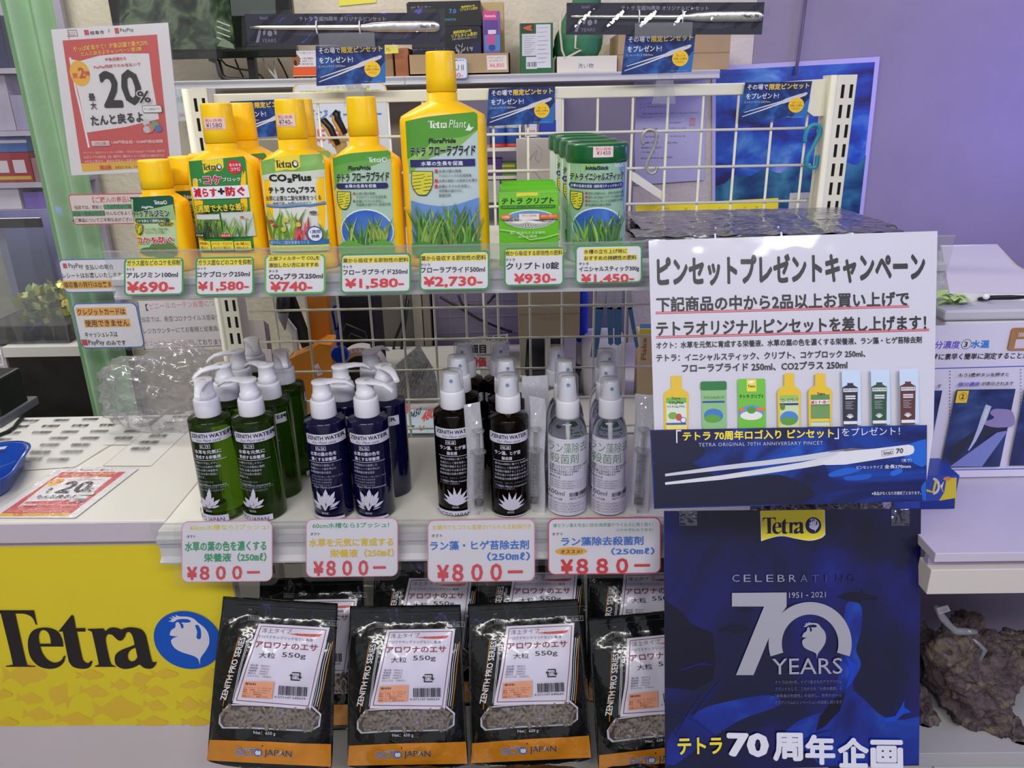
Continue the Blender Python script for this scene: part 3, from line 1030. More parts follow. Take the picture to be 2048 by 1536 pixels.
tag_card('price_tag', 'green bordered price tag reading ¥740 with two lines of yellow heading', (529, 510, 651, 589), (96, 182, 70),
         [('band', 537, 511, 641, 523, YB), ('band', 537, 524, 638, 536, YB), ('上部フィルターで CO₂を', 538, 513, 639, 522, KB), ('添加したい方におすすめ', 538, 526, 637, 535, KB),
          ('テトラ', 538, 540, 556, 545, KB), ('CO₂プラス250ml', 538, 547, 646, 560, KB, 0.025), ('¥740-', 541, 563, 625, 583, PR, 0.03)], YT, group=TG)
tag_card('price_tag', 'green bordered price tag reading ¥1,580 left of the ¥2,730 tag', (681, 508, 822, 587), GB,
         [('band', 686, 514, 818, 527, YB), ('葉から吸収する即効性の肥料', 686, 517, 817, 526, KB), ('テトラ', 686, 531, 704, 537, KB),
          ('フローラプライド250ml', 686, 539, 815, 550, KB, 0.025), ('¥1,580-', 690, 557, 808, 579, PR, 0.03)], YT, group=TG)
tag_card('price_tag', 'green bordered price tag reading ¥2,730 below the tallest yellow bottle', (839, 503, 979, 582), GB,
         [('band', 842, 509, 973, 523, YB), ('葉から吸収する即効性の肥料', 842, 512, 972, 522, KB), ('テトラ', 842, 527, 860, 533, KB),
          ('フローラプライド500ml', 842, 534, 970, 546, KB, 0.025), ('¥2,730-', 847, 553, 965, 576, PR, 0.03)], YT, group=TG)
tag_card('price_tag', 'green bordered price tag reading ¥930 below the green tablet packs', (1008, 496, 1128, 573), GB,
         [('band', 1011, 500, 1126, 513, YB), ('根から吸収する即効性の肥料', 1011, 502, 1125, 512, KB), ('テトラ', 1012, 517, 1030, 523, KB),
          ('クリプト10錠', 1012, 525, 1118, 540, KB, 0.025), ('¥930-', 1028, 547, 1112, 567, PR, 0.03)], YT, group=TG)
tag_card('price_tag', 'green bordered price tag reading ¥1,450 below the green lidded jars', (1150, 491, 1285, 568), GB,
         [('band', 1168, 497, 1255, 510, YB), ('band', 1168, 511, 1274, 522, YB), ('水槽の立ち上げ時に', 1168, 499, 1254, 508, KB), ('おすすめの持続性の肥料', 1168, 512, 1273, 521, KB),
          ('テトラ', 1158, 525, 1177, 531, KB), ('イニシャルスティック300g', 1158, 533, 1278, 545, KB, 0.025), ('¥1,450-', 1162, 548, 1268, 568, PR, 0.03)], YT, group=TG)

# ================================================================== UPPER SHELF: bottles
YEL = pbr('yellow_bottle_plastic', (252, 200, 18), 0.32, var=0.03, vscale=20)
YELC = pbr('yellow_cap_plastic', (252, 206, 22), 0.28)
GR1, GR2 = (84, 158, 52), (60, 140, 66)
PLANT = ramp_mat('plant_photo_print', [(0.30, (34, 66, 30)), (0.48, (92, 132, 50)), (0.62, (140, 166, 80)), (0.75, (60, 96, 60))], 120, 0.4, 6, 1.5)
TANK = ramp_mat('blue_tank_print', [(0.3, (38, 84, 180)), (0.7, (96, 150, 220))], 20, 0.4, 3, 0.4)


def leaves(a, x0, x1, yb, yt, n, cols, seed, w=3.0):
    R = random.Random(seed)
    for i in range(n):
        x = R.uniform(x0, x1)
        h = R.uniform(0.35, 1.0) * (yb - yt)
        dx = R.uniform(-0.45, 0.45) * h
        k = 5
        pts = [(x + dx * (j / k) ** 1.6, yb - h * j / k) for j in range(k + 1)]
        a.pline(pts, [w * 0.3, w * 0.8, w, w * 0.85, w * 0.5, 0.2], R.choice(cols))


PC = [(60, 120, 40), (92, 150, 56), (130, 176, 80), (70, 110, 60), (160, 186, 96)]


def sring(a, b, n, z, N=48):
    o = []
    for i in range(N):
        t = 2 * pi * i / N
        c, s = cos(t), sin(t)
        o.append((a * abs(c) ** (2 / n) * (1 if c >= 0 else -1), b * abs(s) ** (2 / n) * (1 if s >= 0 else -1), z))
    return o


def yellow_bottle(px, label, group, Yf, D, fill, sticker=None):
    """px: dict of rows/columns read off the front bottle. Returns the thing."""
    cxm, ytop, ycap, yneck, ysh, wb, wc = px
    ym = (ysh + 500) / 2
    X = aY(cxm, ym, Yf).x
    m_ = lambda w, y: abs(aY(cxm + w / 2, y, Yf).x - aY(cxm - w / 2, y, Yf).x)
    z_ = lambda y: aY(cxm, y, Yf + D / 2).z - ZD1
    a, b = m_(wb, ym) / 2, D / 2
    H, hc, hn, hs = z_(ytop), z_(ycap), z_(yneck), z_(ysh)
    rc = m_(wc, ycap) / 2
    t = thing('fertilizer_bottle', label, 'bottle', (X, Yf + b, ZD1), group)
    t['_w'] = 1
    m = MB()
    R = [sring(a * 0.94, b * 0.92, 4, 0.0), sring(a * 0.99, b * 0.99, 4, 0.003), sring(a, b, 4, 0.008), sring(a, b, 4, hs - 0.010), sring(a * 0.992, b, 3.8, hs - 0.004), sring(a * 0.965, b * 0.99, 3.4, hs)]
    for k in range(1, 7):
        q = k / 7
        w = cos(q * pi / 2)
        R.append(sring(rc + (a * 0.95 - rc) * (1 - q), rc + (b * 0.98 - rc) * (1 - q ** 1.5), 3.2 - 1.1 * q, hs + (hn - hs) * (q ** 0.9)))
    R += [sring(rc, rc * 0.98, 2, hn), sring(rc, rc * 0.98, 2, hc - 0.0012), sring(rc * 0.93, rc * 0.93, 2, hc - 0.0008), sring(rc * 0.93, rc * 0.93, 2, hc)]
    m.loft([[(x + X, y + Yf + b, z + ZD1) for x, y, z in r] for r in R], YEL)
    bd_ = m.build('body', t)
    m = MB()
    m.lathe([(rc * 0.9, hc), (rc * 1.0, hc + 0.0004), (rc * 0.985, hc + (H - hc) * 0.35), (rc * 0.95, H - 0.002), (rc * 0.92, H - 0.0006), (rc * 0.86, H), (0.0001, H)], YELC, 40, (X, Yf + b, ZD1))
    cp_ = m.build('cap', t)

    def bulge(q, u, v, l):
        u = q.x - X
        k = min(0.975, abs(u) / a)
        return Vector((q.x, Yf + b - b * (1 - k ** 4) ** 0.25 - l, max(q.z, ZD1 + 0.003)))
    A = Art((X, Yf, ZD1), bulge=bulge, lift=0.0003)
    A.cut = 5
    fill(A)
    A.build('label', bd_)
    if sticker:
        def cb(q, u, v, l):
            k = min(rc * 0.99, abs(q.x - X))
            return Vector((q.x, Yf + b - sqrt((rc * 0.995) ** 2 - k * k) - l, q.z))
        S = Art((X, Yf + b - rc, ZD1), bulge=cb, lift=0.0004)
        x0, y0, x1, y1, txt = sticker
        S.rect(x0, y0, x1, y1, (236, 206, 200))
        S.text('税込価格', x0 + 4, y0 + 2, x1 - 4, y0 + (y1 - y0) * 0.36, (210, 80, 90), 0.0)
        S.line(x0 + 2, y1 - 2.5, x1 - 2, y1 - 2.5 + S.slope * (x1 - x0), 0.8, (205, 80, 90))
        S.text(txt, x0 + 6, y0 + (y1 - y0) * 0.42, x1 - 4, y0 + (y1 - y0) * 0.82, (70, 70, 90), 0.0)
        S.build('price_sticker', cp_)
    t.location.z += 0.0006
    return t


WH2 = (232, 232, 240)
RDX = (206, 44, 62)


def emblem(A, x0, y0, x1, y1, fg=(214, 208, 60), bg=(40, 60, 40)):
    w, h = x1 - x0, y1 - y0
    A.poly(smooth_path([(x0, y0, 1), (x1, y0, 1), (x1, y0 + h * .55), (x0 + w * .75, y1 - 2), (x0 + w * .5, y1), (x0 + w * .25, y1 - 3), (x0, y0 + h * .55)]), bg)
    A.poly(smooth_path([(x0 + 1.4, y0 + 1.4, 1), (x1 - 1.4, y0 + 1.4, 1), (x1 - 1.4, y0 + h * .55), (x0 + w * .74, y1 - 4), (x0 + w * .5, y1 - 1.8), (x0 + w * .27, y1 - 4.5), (x0 + 1.4, y0 + h * .55)]), fg)
    for k in range(5):
        yy = y0 + h * (0.2 + 0.14 * k)
        A.line(x0 + 2.5, yy, x0 + w * (0.62 - .05 * k), yy - 3, 1.0, bg)
        A.line(x0 + w * .55, yy + 2, x1 - 2.5, yy, 1.0, bg)
    A.pline([(x0 + w * .72, y0 + h * .2), (x0 + w * .5, y0 + h * .45), (x0 + w * .62, y0 + h * .62), (x0 + w * .4, y0 + h * .7)], [2, 5, 5, 1], fg)


def lab_algi(A):
    A.poly(smooth_path([(258, 396, 1), (339, 392, 1), (345, 396), (346, 402, 1), (356, 506, 1), (274, 508, 1)]), (176, 204, 160))
    A.poly(smooth_path([(258, 396, 1), (339, 392, 1), (345, 396), (346, 402, 1), (350, 432, 1), (262, 436, 1)]), (26, 84, 58))
    A.poly([(262, 428), (345, 410), (351, 440), (264, 444)], (150, 186, 130))
    mark(A, 309, 402, 335, 410, WH2, WH2, (30, 80, 60))
    A.text('AlgiMin', 283, 413, 307, 419, WH2, 0.03)
    A.text('テトラ', 264, 424, 285, 435, (28, 34, 32), 0.04, outline=((214, 226, 214), 0.05))
    A.text('アルジミン', 288, 421, 338, 435, (28, 34, 32), 0.04, outline=((214, 226, 214), 0.05))
    A.rrect(270, 438, 339, 447, 3, (34, 78, 62))
    A.text('コケを抑えて透明な水に', 273, 440, 332, 446, WH2, 0.01)
    A.text('Clear', 317, 444, 345, 452, (60, 62, 30), 0.03, shear=0.3, outline=((216, 206, 70), 0.05))
    emblem(A, 271, 450, 287, 471)
    for i, s_ in enumerate(('コケの発生、繁殖を抑制', 'きれいな水槽に')):
        A.ell(293.5 + i, 459 + 6 * i, 1.3, 1.3, RDX)
        A.text(s_, 296 + i, 456.5 + 6 * i, 337 - 4 * i, 461 + 6 * i, (90, 60, 50), 0.0)
    A.ell(328, 500, 28, 17, (96, 124, 70)), A.ell(300, 503, 20, 8, (70, 120, 60))
    A.pline([(284, 505), (330, 500), (350, 506)], 4, (60, 96, 60))
    A.text('コケを防ぐ', 273, 474, 347, 488, (196, 34, 52), 0.035, outline=(WH2, 0.06))


def lab_koke(A):
    A.poly(smooth_path([(375, 324, 1), (430, 319), (485, 314, 1), (489, 318, 1), (508, 503, 1), (395, 508, 1)]), (52, 132, 62))
    A.poly(smooth_path([(404, 322, 1), (446, 316, 1), (448, 335, 1), (440, 343), (424, 342), (408, 348, 1)]), (236, 214, 50))
    mark(A, 406, 329, 445, 342, (26, 30, 60), (26, 30, 70), WH2)
    A.ell(469, 335, 14, 14, (206, 42, 56))
    A.text('あらゆる', 459, 328, 481, 334, WH2, 0.01), A.text('コケに', 461, 336, 480, 343, WH2, 0.02)
    A.text('テトラ', 384, 359, 403, 367, WH2, 0.02), A.text('コケ', 406, 352, 443, 370, (200, 34, 70), 0.045, outline=(WH2, 0.05)), A.text('ブロック', 446, 356, 481, 364, WH2, 0.02)
    A.poly([(381, 375), (495, 371), (499, 396), (386, 400)], (230, 230, 236))
    A.text('減らす', 386, 377, 434, 396, (200, 30, 48), 0.045, outline=((240, 240, 240), 0.02)), A.text('+', 436, 377, 450, 390, (30, 34, 36), 0.06), A.text('防ぐ', 451, 374, 489, 393, (200, 30, 48), 0.045)
    A.rect(390, 428, 441, 476, PLANT), A.rect(443, 425, 504, 474, (200, 206, 200)), A.rect(392, 430, 440, 440, (206, 210, 206))
    leaves(A, 393, 438, 476, 436, 26, [(40, 60, 40), (70, 90, 60), (90, 110, 70), (50, 80, 60)], 3, 2.6)
    leaves(A, 446, 501, 474, 432, 30, PC + [(150, 160, 90)], 4, 3)
    A.ell(487, 434, 4, 1.8, (200, 70, 40)), A.ell(496, 437, 3, 1.4, (210, 170, 60))
    A.text('2週間で大きな差!', 391, 411, 488, 426, (226, 206, 60), 0.03, outline=((20, 40, 24), 0.07), slope=-0.06)
    A.rect(391, 467, 410, 475, (30, 60, 40)), A.text('未使用水槽', 392, 469, 409, 473, WH2, 0.0), A.rect(445, 467, 465, 474, (190, 50, 50)), A.text('使用水槽', 446, 468.5, 464, 472.5, WH2, 0.0)
    for x0, x1, p, q in ((399, 424, '甲殻類に', '安心!'), (426, 470, 'ナマズ・アロワナ', 'などに安心!'), (472, 504, '水草に', '安心!')):
        A.rrect(x0, 482, x1, 500, 2, (232, 214, 60))
        A.text(p, x0 + 2, 484, x1 - 2, 490, (190, 50, 40), 0.02), A.text(q, x0 + 5, 492, x1 - 5, 498, (90, 90, 50), 0.01)


def lab_co2(A):
    A.poly(smooth_path([(519, 324, 1), (560, 315), (600, 311), (640, 309, 1), (644, 314, 1), (658, 505, 1), (536, 510, 1)]), (216, 220, 214))
    A.poly(smooth_path([(519, 324, 1), (560, 315), (600, 311), (640, 309, 1), (644, 314, 1), (648, 352, 1), (600, 352), (560, 350), (522, 352, 1)]), ramp_mat('green_leaf_print', [(0.3, (88, 150, 44)), (0.7, (150, 196, 110))], 30, 0.4, 2, 0.4))
    A.poly(smooth_path([(524, 352, 1), (560, 345), (600, 344), (647, 340, 1), (648, 356, 1), (524, 362, 1)]), (206, 214, 196))
    A.poly(smooth_path([(549, 316, 1), (599, 311, 1), (601, 334, 1), (588, 341), (572, 340), (551, 344, 1)]), (238, 218, 60))
    mark(A, 551, 322, 598, 337, (26, 30, 60), (26, 30, 70), WH2)
    A.text('CO₂Plus', 537, 350, 622, 367, (24, 32, 30), 0.045)
    A.text('テトラ CO₂プラス', 536, 375, 630, 389, (28, 32, 36), 0.045)
    A.text('水草に必要な二酸化炭素をつくる', 530, 393, 641, 403, (50, 52, 60), 0.012)
    A.text('器具不要、水槽に入れるだけ', 546, 405, 623, 410, (60, 60, 70), 0.005)
    A.pline([(531, 411), (560, 413), (590, 409), (620, 412), (650, 406)], 5, (120, 150, 186))
    A.pline([(532, 414), (570, 416), (610, 412), (651, 409)], 1.6, (70, 100, 150))
    leaves(A, 540, 605, 480, 414, 26, [(130, 170, 50), (150, 186, 76), (90, 140, 50), (180, 200, 110)], 5, 6)
    leaves(A, 590, 625, 480, 428, 16, [(190, 50, 60), (150, 30, 50), (210, 90, 100)], 6, 4)
    leaves(A, 640, 656, 478, 432, 6, [(110, 150, 60)], 7, 5)
    for x, y, c in ((543, 443, (196, 60, 70)), (552, 452, (170, 50, 70)), (628, 425, (110, 90, 90))):
        A.ell(x, y, 8 if x > 600 else 6, 3, c)
    for x, y in ((574, 440), (599, 449), (569, 459)):
        A.ell(x, y, 5, 5, (206, 190, 80))
    A.rect(538, 481, 658, 490, (44, 110, 170)), A.text('緩やかに二酸化炭素をつくる', 541, 482, 620, 489, (190, 214, 236), 0.0)
    A.rect(539, 491, 658, 503, (206, 214, 120))
    A.ell(632, 468, 16, 16, (46, 84, 160)), A.ell(632, 468, 13.6, 13.6, (228, 230, 236))
    A.text('1週間', 622, 460, 642, 467, (40, 60, 130), 0.02), A.text('持続', 625, 469, 640, 476, (40, 60, 130), 0.02)


def lab_fp250(A):
    A.poly(smooth_path([(664, 318, 1), (700, 308), (775, 302, 1), (780, 306, 1), (790, 505, 1), (678, 508, 1)]), (170, 198, 178))
    A.poly(smooth_path([(664, 318, 1), (700, 308), (775, 302, 1), (780, 306, 1), (781, 318, 1), (740, 335), (690, 352), (667, 384, 1)]), (104, 166, 76))
    A.poly(smooth_path([(664, 318, 1), (700, 308), (775, 302, 1), (780, 306, 1), (781, 311, 1), (740, 320), (690, 328), (665, 336, 1)]), (86, 154, 60))
    mark(A, 737, 316, 774, 326, (226, 232, 220), (226, 232, 220), (90, 150, 80))
    A.text('FloraPride', 696, 333, 741, 342, (26, 44, 34), 0.035, shear=0.12)
    A.text('テトラ', 671, 349, 698, 365, (28, 40, 34), 0.045, outline=((196, 214, 190), 0.03), shear=0.1), A.text('フローラプライド', 703, 345, 776, 364, (28, 40, 34), 0.045, outline=((196, 214, 190), 0.03), shear=0.1)
    A.rrect(672, 368, 776, 379, 5, (40, 38, 96)), A.text('水草の生長を促進', 690, 370, 753, 377, WH2, 0.015)
    emblem(A, 674, 384, 702, 420)
    for i, (s_, w) in enumerate((('水草の根の発育、', 40), ('クロロフィルの生成促進', 60), ('各種ミネラルを含有し、', 57), ('栄養素が速やかに直接作用', 68))):
        y = (385, 392, 400, 407)[i]
        if i in (0, 2):
            A.ell(709, y + 2.5, 2.2, 2.2, (190, 60, 50))
        A.text(s_, 713, y, 713 + w, y + 5.6, (50, 62, 56), 0.0)
    A.ell(735, 462, 53, 44, (222, 228, 226)), A.ell(735, 463, 51, 42, TANK)
    leaves(A, 694, 772, 496, 432, 44, PC, 8, 4)
    A.poly(smooth_path([(676, 492, 1), (700, 480), (735, 490), (765, 478), (789, 488, 1), (790, 506, 1), (678, 508, 1)]), (96, 166, 64))
    leaves(A, 740, 775, 480, 428, 16, [(150, 170, 80), (110, 140, 60)], 9, 5)


def lab_fp500(A):
    A.poly(smooth_path([(810, 244, 1), (860, 234), (948, 225, 1), (954, 229, 1), (962, 505, 1), (826, 510, 1)]), (186, 204, 206))
    A.poly(smooth_path([(810, 244, 1), (860, 234), (948, 225, 1), (954, 229, 1), (955, 262, 1), (910, 300), (860, 318), (818, 350, 1)]), (128, 178, 88))
    A.poly(smooth_path([(810, 244, 1), (860, 234), (948, 225, 1), (954, 229, 1), (955, 260, 1), (925, 275), (870, 280), (850, 300), (814, 320, 1)]), (84, 152, 52))
    A.poly([(814, 320), (850, 300), (872, 279), (858, 300), (838, 320), (816, 336)], (150, 196, 96))
    mark(A, 857, 243, 912, 258, (228, 232, 220), None, (84, 152, 52))
    A.text('Plant', 897, 241, 931, 257, (228, 232, 220), -0.004, shear=0.2)
    A.poly([(934, 258), (938, 247), (941, 256), (948, 255), (941, 263), (930, 262)], (226, 232, 220))
    A.rect(893, 241, 896, 258, (84, 152, 52))
    A.text('FloraPride', 857, 278, 911, 288, (24, 42, 32), 0.035, shear=0.12)
    A.text('テトラ', 819, 296, 850, 314, (24, 34, 40), 0.045, outline=((196, 214, 206), 0.03), shear=0.1), A.text('フローラプライド', 856, 292, 949, 313, (24, 34, 40), 0.045, outline=((196, 214, 206), 0.03), shear=0.1)
    A.rect(820, 321, 950, 335, (40, 40, 104)), A.text('水草の生長を促進', 842, 324, 926, 333, WH2, 0.015)
    emblem(A, 823, 343, 866, 392)
    for i, s_ in enumerate(('水草の根の発育、', 'クロロフィルの生成促進', '水草の病気への抵抗力を増大', '各種ミネラルを含有し、', '栄養素が速やかに', '直接作用')):
        y = (340, 349, 359, 370, 379, 388)[i]
        if i in (0, 2, 3):
            A.rect(870, y, 876, y + 6, (206, 60, 50))
        A.text(s_, 878, y, 878 + 5.9 * len(s_), y + 6.2, (50, 58, 60), 0.003)
    A.poly(smooth_path([(822, 402, 1), (856, 410), (900, 412), (958, 396, 1), (962, 505, 1), (826, 510, 1)]), (104, 142, 206))
    leaves(A, 830, 956, 498, 402, 90, PC + [(120, 140, 70), (90, 120, 60)], 10, 5)
    A.poly(smooth_path([(824, 488, 1), (850, 482), (890, 492), (930, 484), (961, 480, 1), (962, 505, 1), (826, 510, 1)]), (70, 140, 56))


YBF = 0.836
G1 = 'small yellow bottles at the left end of the upper shelf'
algi = yellow_bottle((313, 320, 377, 388, 404, 105, 63), 'small yellow bottle with dark green label, front one at the left shelf end', G1, YBF, 0.038, lab_algi)
G2 = 'yellow anti-algae bottles'
koke = yellow_bottle((445, 207, 286, 299, 322, 137, 64), 'yellow bottle with red and green anti-algae label and ¥1580 sticker on its cap', G2, YBF, 0.045, lab_koke,
                     (405, 237, 446, 261, '¥1580'))
G3 = 'yellow bottles with the white carbon dioxide label'
co2 = yellow_bottle((590, 199, 278, 298, 322, 139, 62), 'yellow bottle with white CO₂ label and pink price sticker on its cap', G3, YBF, 0.045, lab_co2,
                    (550, 230, 588, 255, '¥740-'))
fp25 = yellow_bottle((731, 194, 272, 290, 318, 138, 62), 'smaller yellow bottle with pale green plant fertilizer label, beside the tallest bottle', None, YBF, 0.045, lab_fp250)
fp50 = yellow_bottle((888, 104, 185, 203, 232, 172, 63), 'tallest yellow bottle with green topped label in the middle of the upper shelf', None, YBF, 0.052, lab_fp500)
dup(algi, algi.location + Vector((0.012, 0.048, 0)), 'small yellow bottle with dark green label, right behind the front one', G1)
dup(algi, algi.location + Vector((0.016, 0.096, 0)), 'small yellow bottle with dark green label, third and rearmost of its row', G1)
dup(koke, koke.location + Vector((0.006, 0.052, 0)), 'yellow bottle with green and red anti-algae label, standing behind the stickered one', G2, skip=('price_sticker',))
dup(co2, co2.location + Vector((-0.004, 0.05, 0)), 'yellow bottle with white CO₂ label, hidden behind the stickered one', G3, skip=('price_sticker',))

# ------------------------------------------------------------------ jars with green lids
GLID = pbr('dark_green_lid', (14, 92, 48), 0.25, coat=0.3)
JARW = pbr('pale_jar_plastic', (196, 214, 206), 0.35)


def jar():
    Yf, cx = YBF, 1195
    R = (aY(1256, 400, Yf).x - aY(1134, 400, Yf).x) / 2 * 1.02
    X = aY(cx, 400, Yf + R * 0.6).x
    z_ = lambda y: aY(cx, y, Yf + R * 0.5).z - ZD1
    H, hl = z_(287), z_(322)
    t = thing('granule_jar', 'green lidded round jar with ¥1450 sticker, front of its row', 'jar', (X, Yf + R, ZD1), 'green lidded round jars')
    c = (X, Yf + R, ZD1)
    jb = MB().lathe([(R * 0.94, 0), (R * 0.985, 0.003), (R * 0.985, hl - 0.002), (R * 0.93, hl)], JARW, 48, c)
    jb = jb.build('body', t)
    jl = MB().lathe([(R * 1.0, hl - 0.002), (R * 1.035, hl), (R * 1.04, hl + 0.004), (R * 1.03, H - 0.004), (R * 1.01, H - 0.0008), (R * 0.95, H), (R * 0.90, H), (R * 0.88, H - 0.0015), (0.0001, H - 0.0015)], GLID, 56, c)
    jl = jl.build('lid', t)

    def bl(rr):
        def f(q, u, v, l):
            k = max(-0.985 * rr, min(0.985 * rr, q.x - X))
            return Vector((X + k, Yf + R - sqrt(rr * rr - k * k) - l, max(q.z, ZD1 + 0.003)))
        return f
    A = Art((X, Yf + R * 0.08, ZD1), bulge=bl(R * 0.985), lift=0.0002)
    A.rect(1133, 326, 1255, 506, (150, 190, 160), 24, 4)
    A.poly([(1133, 326), (1160, 325), (1190, 324.4), (1200, 330), (1170, 345), (1150, 375), (1140, 420), (1136, 420)], (140, 196, 60))
    A.poly([(1230, 323.6), (1254, 323), (1256, 420), (1254, 450), (1246, 400), (1244, 350)], (116, 150, 180))
    mark(A, 1229, 327, 1253, 336, (206, 222, 226), (206, 222, 226), (110, 150, 170))
    A.text('InitialStick', 1171, 333, 1217, 341, (24, 34, 50), 0.04, shear=0.12)
    A.text('テトラ', 1141, 349, 1166, 363, (24, 30, 44), 0.045, outline=((206, 222, 206), 0.04), shear=0.1), A.text('イニシャルスティック', 1169, 346, 1249, 363, (24, 30, 44), 0.045, outline=((206, 222, 206), 0.04), shear=0.1)
    A.rrect(1140, 368, 1249, 379, 5, (36, 46, 110)), A.text('水草の生長を促進（底砂用スティックタイプ）', 1143, 370.5, 1246, 377, WH2, 0.01)
    for i, s_ in enumerate(('底砂に栄養を与え、水草の生長を促進', '底砂に住む有益なバクテリアの繁殖を促進', '鉄分をはじめとする栄養素を供給', '長期間効果が持続')):
        y = 384.5 + 7.6 * i
        A.ell(1172.5, y + 2.5, 2.3, 2.3, (190, 50, 90)), A.text(s_, 1176, y, 1176 + (74, 74, 72, 46)[i], y + 5.6, (50, 60, 70), 0.0)
    emblem(A, 1142, 385, 1166, 421)
    A.ell(1195, 452, 50, 38, (216, 224, 226)), A.ell(1195, 453, 48, 36, TANK)
    leaves(A, 1155, 1235, 486, 425, 44, PC, 12, 5), leaves(A, 1215, 1240, 482, 416, 14, [(60, 110, 50), (90, 130, 70)], 13, 4)
    A.poly([(1145, 482), (1195, 488), (1246, 478), (1248, 504), (1147, 508)], (90, 160, 70))
    A.build('label', jb)
    S = Art((X, Yf + R * 0.02, ZD1), bulge=bl(R * 1.038), lift=0.0006)
    S.rect(1186, 294, 1227, 316, (232, 208, 206)), S.text('税込価格', 1191, 296, 1222, 302, (205, 70, 90), 0.0), S.text('¥1450', 1193, 303, 1221, 311, (60, 60, 80), 0.0)
    S.build('price_sticker', jl)
    t.location.z += 0.0006
    return t, R


jr, JR = jar()
for k in range(1, 4):
    dup(jr, jr.location + Vector((-0.0035 * k, (2 * JR + 0.004) * k, 0)), 'green lidded round jar, %s behind the stickered front one' % ('second in the row,', 'third in the row,', 'rearmost in the row,')[k - 1], skip=('price_sticker', 'label') if k > 2 else ('price_sticker',))


# ------------------------------------------------------------------ tablet packs
def tablet_pack():
    Yf = YBF
    CGR = pbr('bright_green_card', (104, 186, 40), 0.35, var=0.03)
    x0, x1 = aY(996, 450, Yf).x, aY(1119, 450, Yf).x
    zt = aY(1056, 384, Yf).z
    t = thing('tablet_pack', 'bright green tablet pack with price sticker, front of its row', 'box', ((x0 + x1) / 2, Yf, ZD1), 'bright green tablet packs')
    m = MB().box(x0 + 0.001, x1 - 0.001, Yf, Yf + 0.026, ZD1, zt, CGR)
    m.build('carton', t, bev=0.0008)
    m = MB().box(x0 + 0.003, x1 - 0.003, Yf + 0.0262, Yf + 0.0268, ZD1 + 0.01, zt + 0.004, CGR)
    m.build('header_card', t)
    A = Art(((x0 + x1) / 2, Yf, ZD1 + 0.05), lift=0.0002)
    A.rect(998, 388, 1116, 412, (118, 196, 56))
    A.poly(smooth_path([(1033, 386, 1), (1075, 385, 1), (1075, 391), (1054, 391), (1033, 393, 1)]), (236, 216, 60))
    A.text('テトラ クリプト', 1002, 396, 1107, 409, (22, 60, 30), 0.04, shear=0.15)
    A.rrect(1001, 411, 1111, 418, 3, (52, 116, 40)), A.text('水草の根を美しく、いきいきと成長させるために', 1005, 412.5, 1107, 416, (140, 200, 90), 0.0)
    A.ell(1060, 438, 51, 19, (226, 232, 226)), A.ell(1060, 438.5, 49, 17.4, (110, 150, 190)), A.ell(1060, 444, 46, 11, (176, 178, 168))
    R = random.Random(4)
    for k in range(34):
        A.ell(1060 + R.uniform(-44, 44), 440 + R.uniform(-3, 3), 2.4, 1.6, R.choice(((120, 116, 110), (150, 146, 140), (90, 90, 86))))
    for k in range(17):
        an = pi * (k + 0.5) / 17
        A.pline([(1054, 439), (1054 + 20 * cos(an), 442 + 4 * sin(an)), (1054 + 42 * cos(an), 443 + 11 * sin(an))], [2.4, 1.6, 0.6], (232, 232, 226))
    A.ell(1012, 433, 11, 6, (222, 120, 56)), A.text('10錠', 1005, 430.5, 1019, 435.5, WH2, 0.01)
    A.rrect(1078, 428, 1116, 437, 1, (222, 104, 40)), A.text('底砂に埋める', 1082, 429.5, 1112, 433, WH2, 0.0)
    A.rect(1038, 427, 1078, 439, (230, 222, 220)), A.text('税込価格', 1044, 428.5, 1073, 432.5, (205, 70, 90), 0.0)
    A.text('根に直接与える栄養剤', 1020, 462, 1090, 468, (206, 228, 180), 0.0), A.text('淡水水槽用', 1036, 469.5, 1073, 475, (206, 228, 180), 0.0)
    A.pline([(1000, 458), (1030, 462), (1060, 478), (1090, 474), (1117, 466)], 1.5, (200, 226, 170))
    A.build('printed_front', t)
    return t


tp = tablet_pack()
dup(tp, tp.location + Vector((0.001, 0.03, 0.001)), 'bright green tablet pack standing right behind the stickered one')
dup(tp, tp.location + Vector((0.0, 0.06, 0)), 'bright green tablet pack, rearmost of its row')

# ================================================================== LOWER SHELF: tags
PK = (222, 150, 170)
TG2 = 'rounded price tags on the lower shelf'
YT2 = YL - 0.015
GN, OG, BL_ = (60, 160, 110), (226, 196, 70), (66, 120, 206)
PR2 = (216, 78, 88)
LW = (226, 224, 236)
tag_card('price_tag', 'pink edged ¥800 tag with green product name, leftmost below the green bottles', (363, 1043, 545, 1165), PK,
         [('60cm水槽なら3プッシュ!', 380, 1050, 538, 1061, (224, 206, 90), 0.02), ('オクト', 374, 1070, 391, 1076, KB), ('水草の葉の色を濃くする', 370, 1083, 533, 1103, GN, 0.03),
          ('栄養液（250㎖）', 408, 1106, 533, 1124, GN, 0.03), ('¥８００－', 374, 1132, 520, 1160, PR2, 0.04)], YT2, bw=1.6, group=TG2, paper=LW, rad=14, film=(14, 6))
tag_card('price_tag', 'pink edged ¥800 tag with yellow product name below the dark blue bottles', (612, 1038, 796, 1155), PK,
         [('60cm水槽なら3プッシュ!', 625, 1046, 778, 1057, GN, 0.02), ('オクト', 621, 1065, 640, 1071, KB), ('水草を元気に育成する', 618, 1077, 787, 1094, OG, 0.03),
          ('栄養液（250㎖）', 660, 1098, 788, 1115, OG, 0.03), ('¥８００－', 627, 1121, 772, 1152, PR2, 0.04)], YT2, bw=1.6, group=TG2, paper=LW, rad=14)
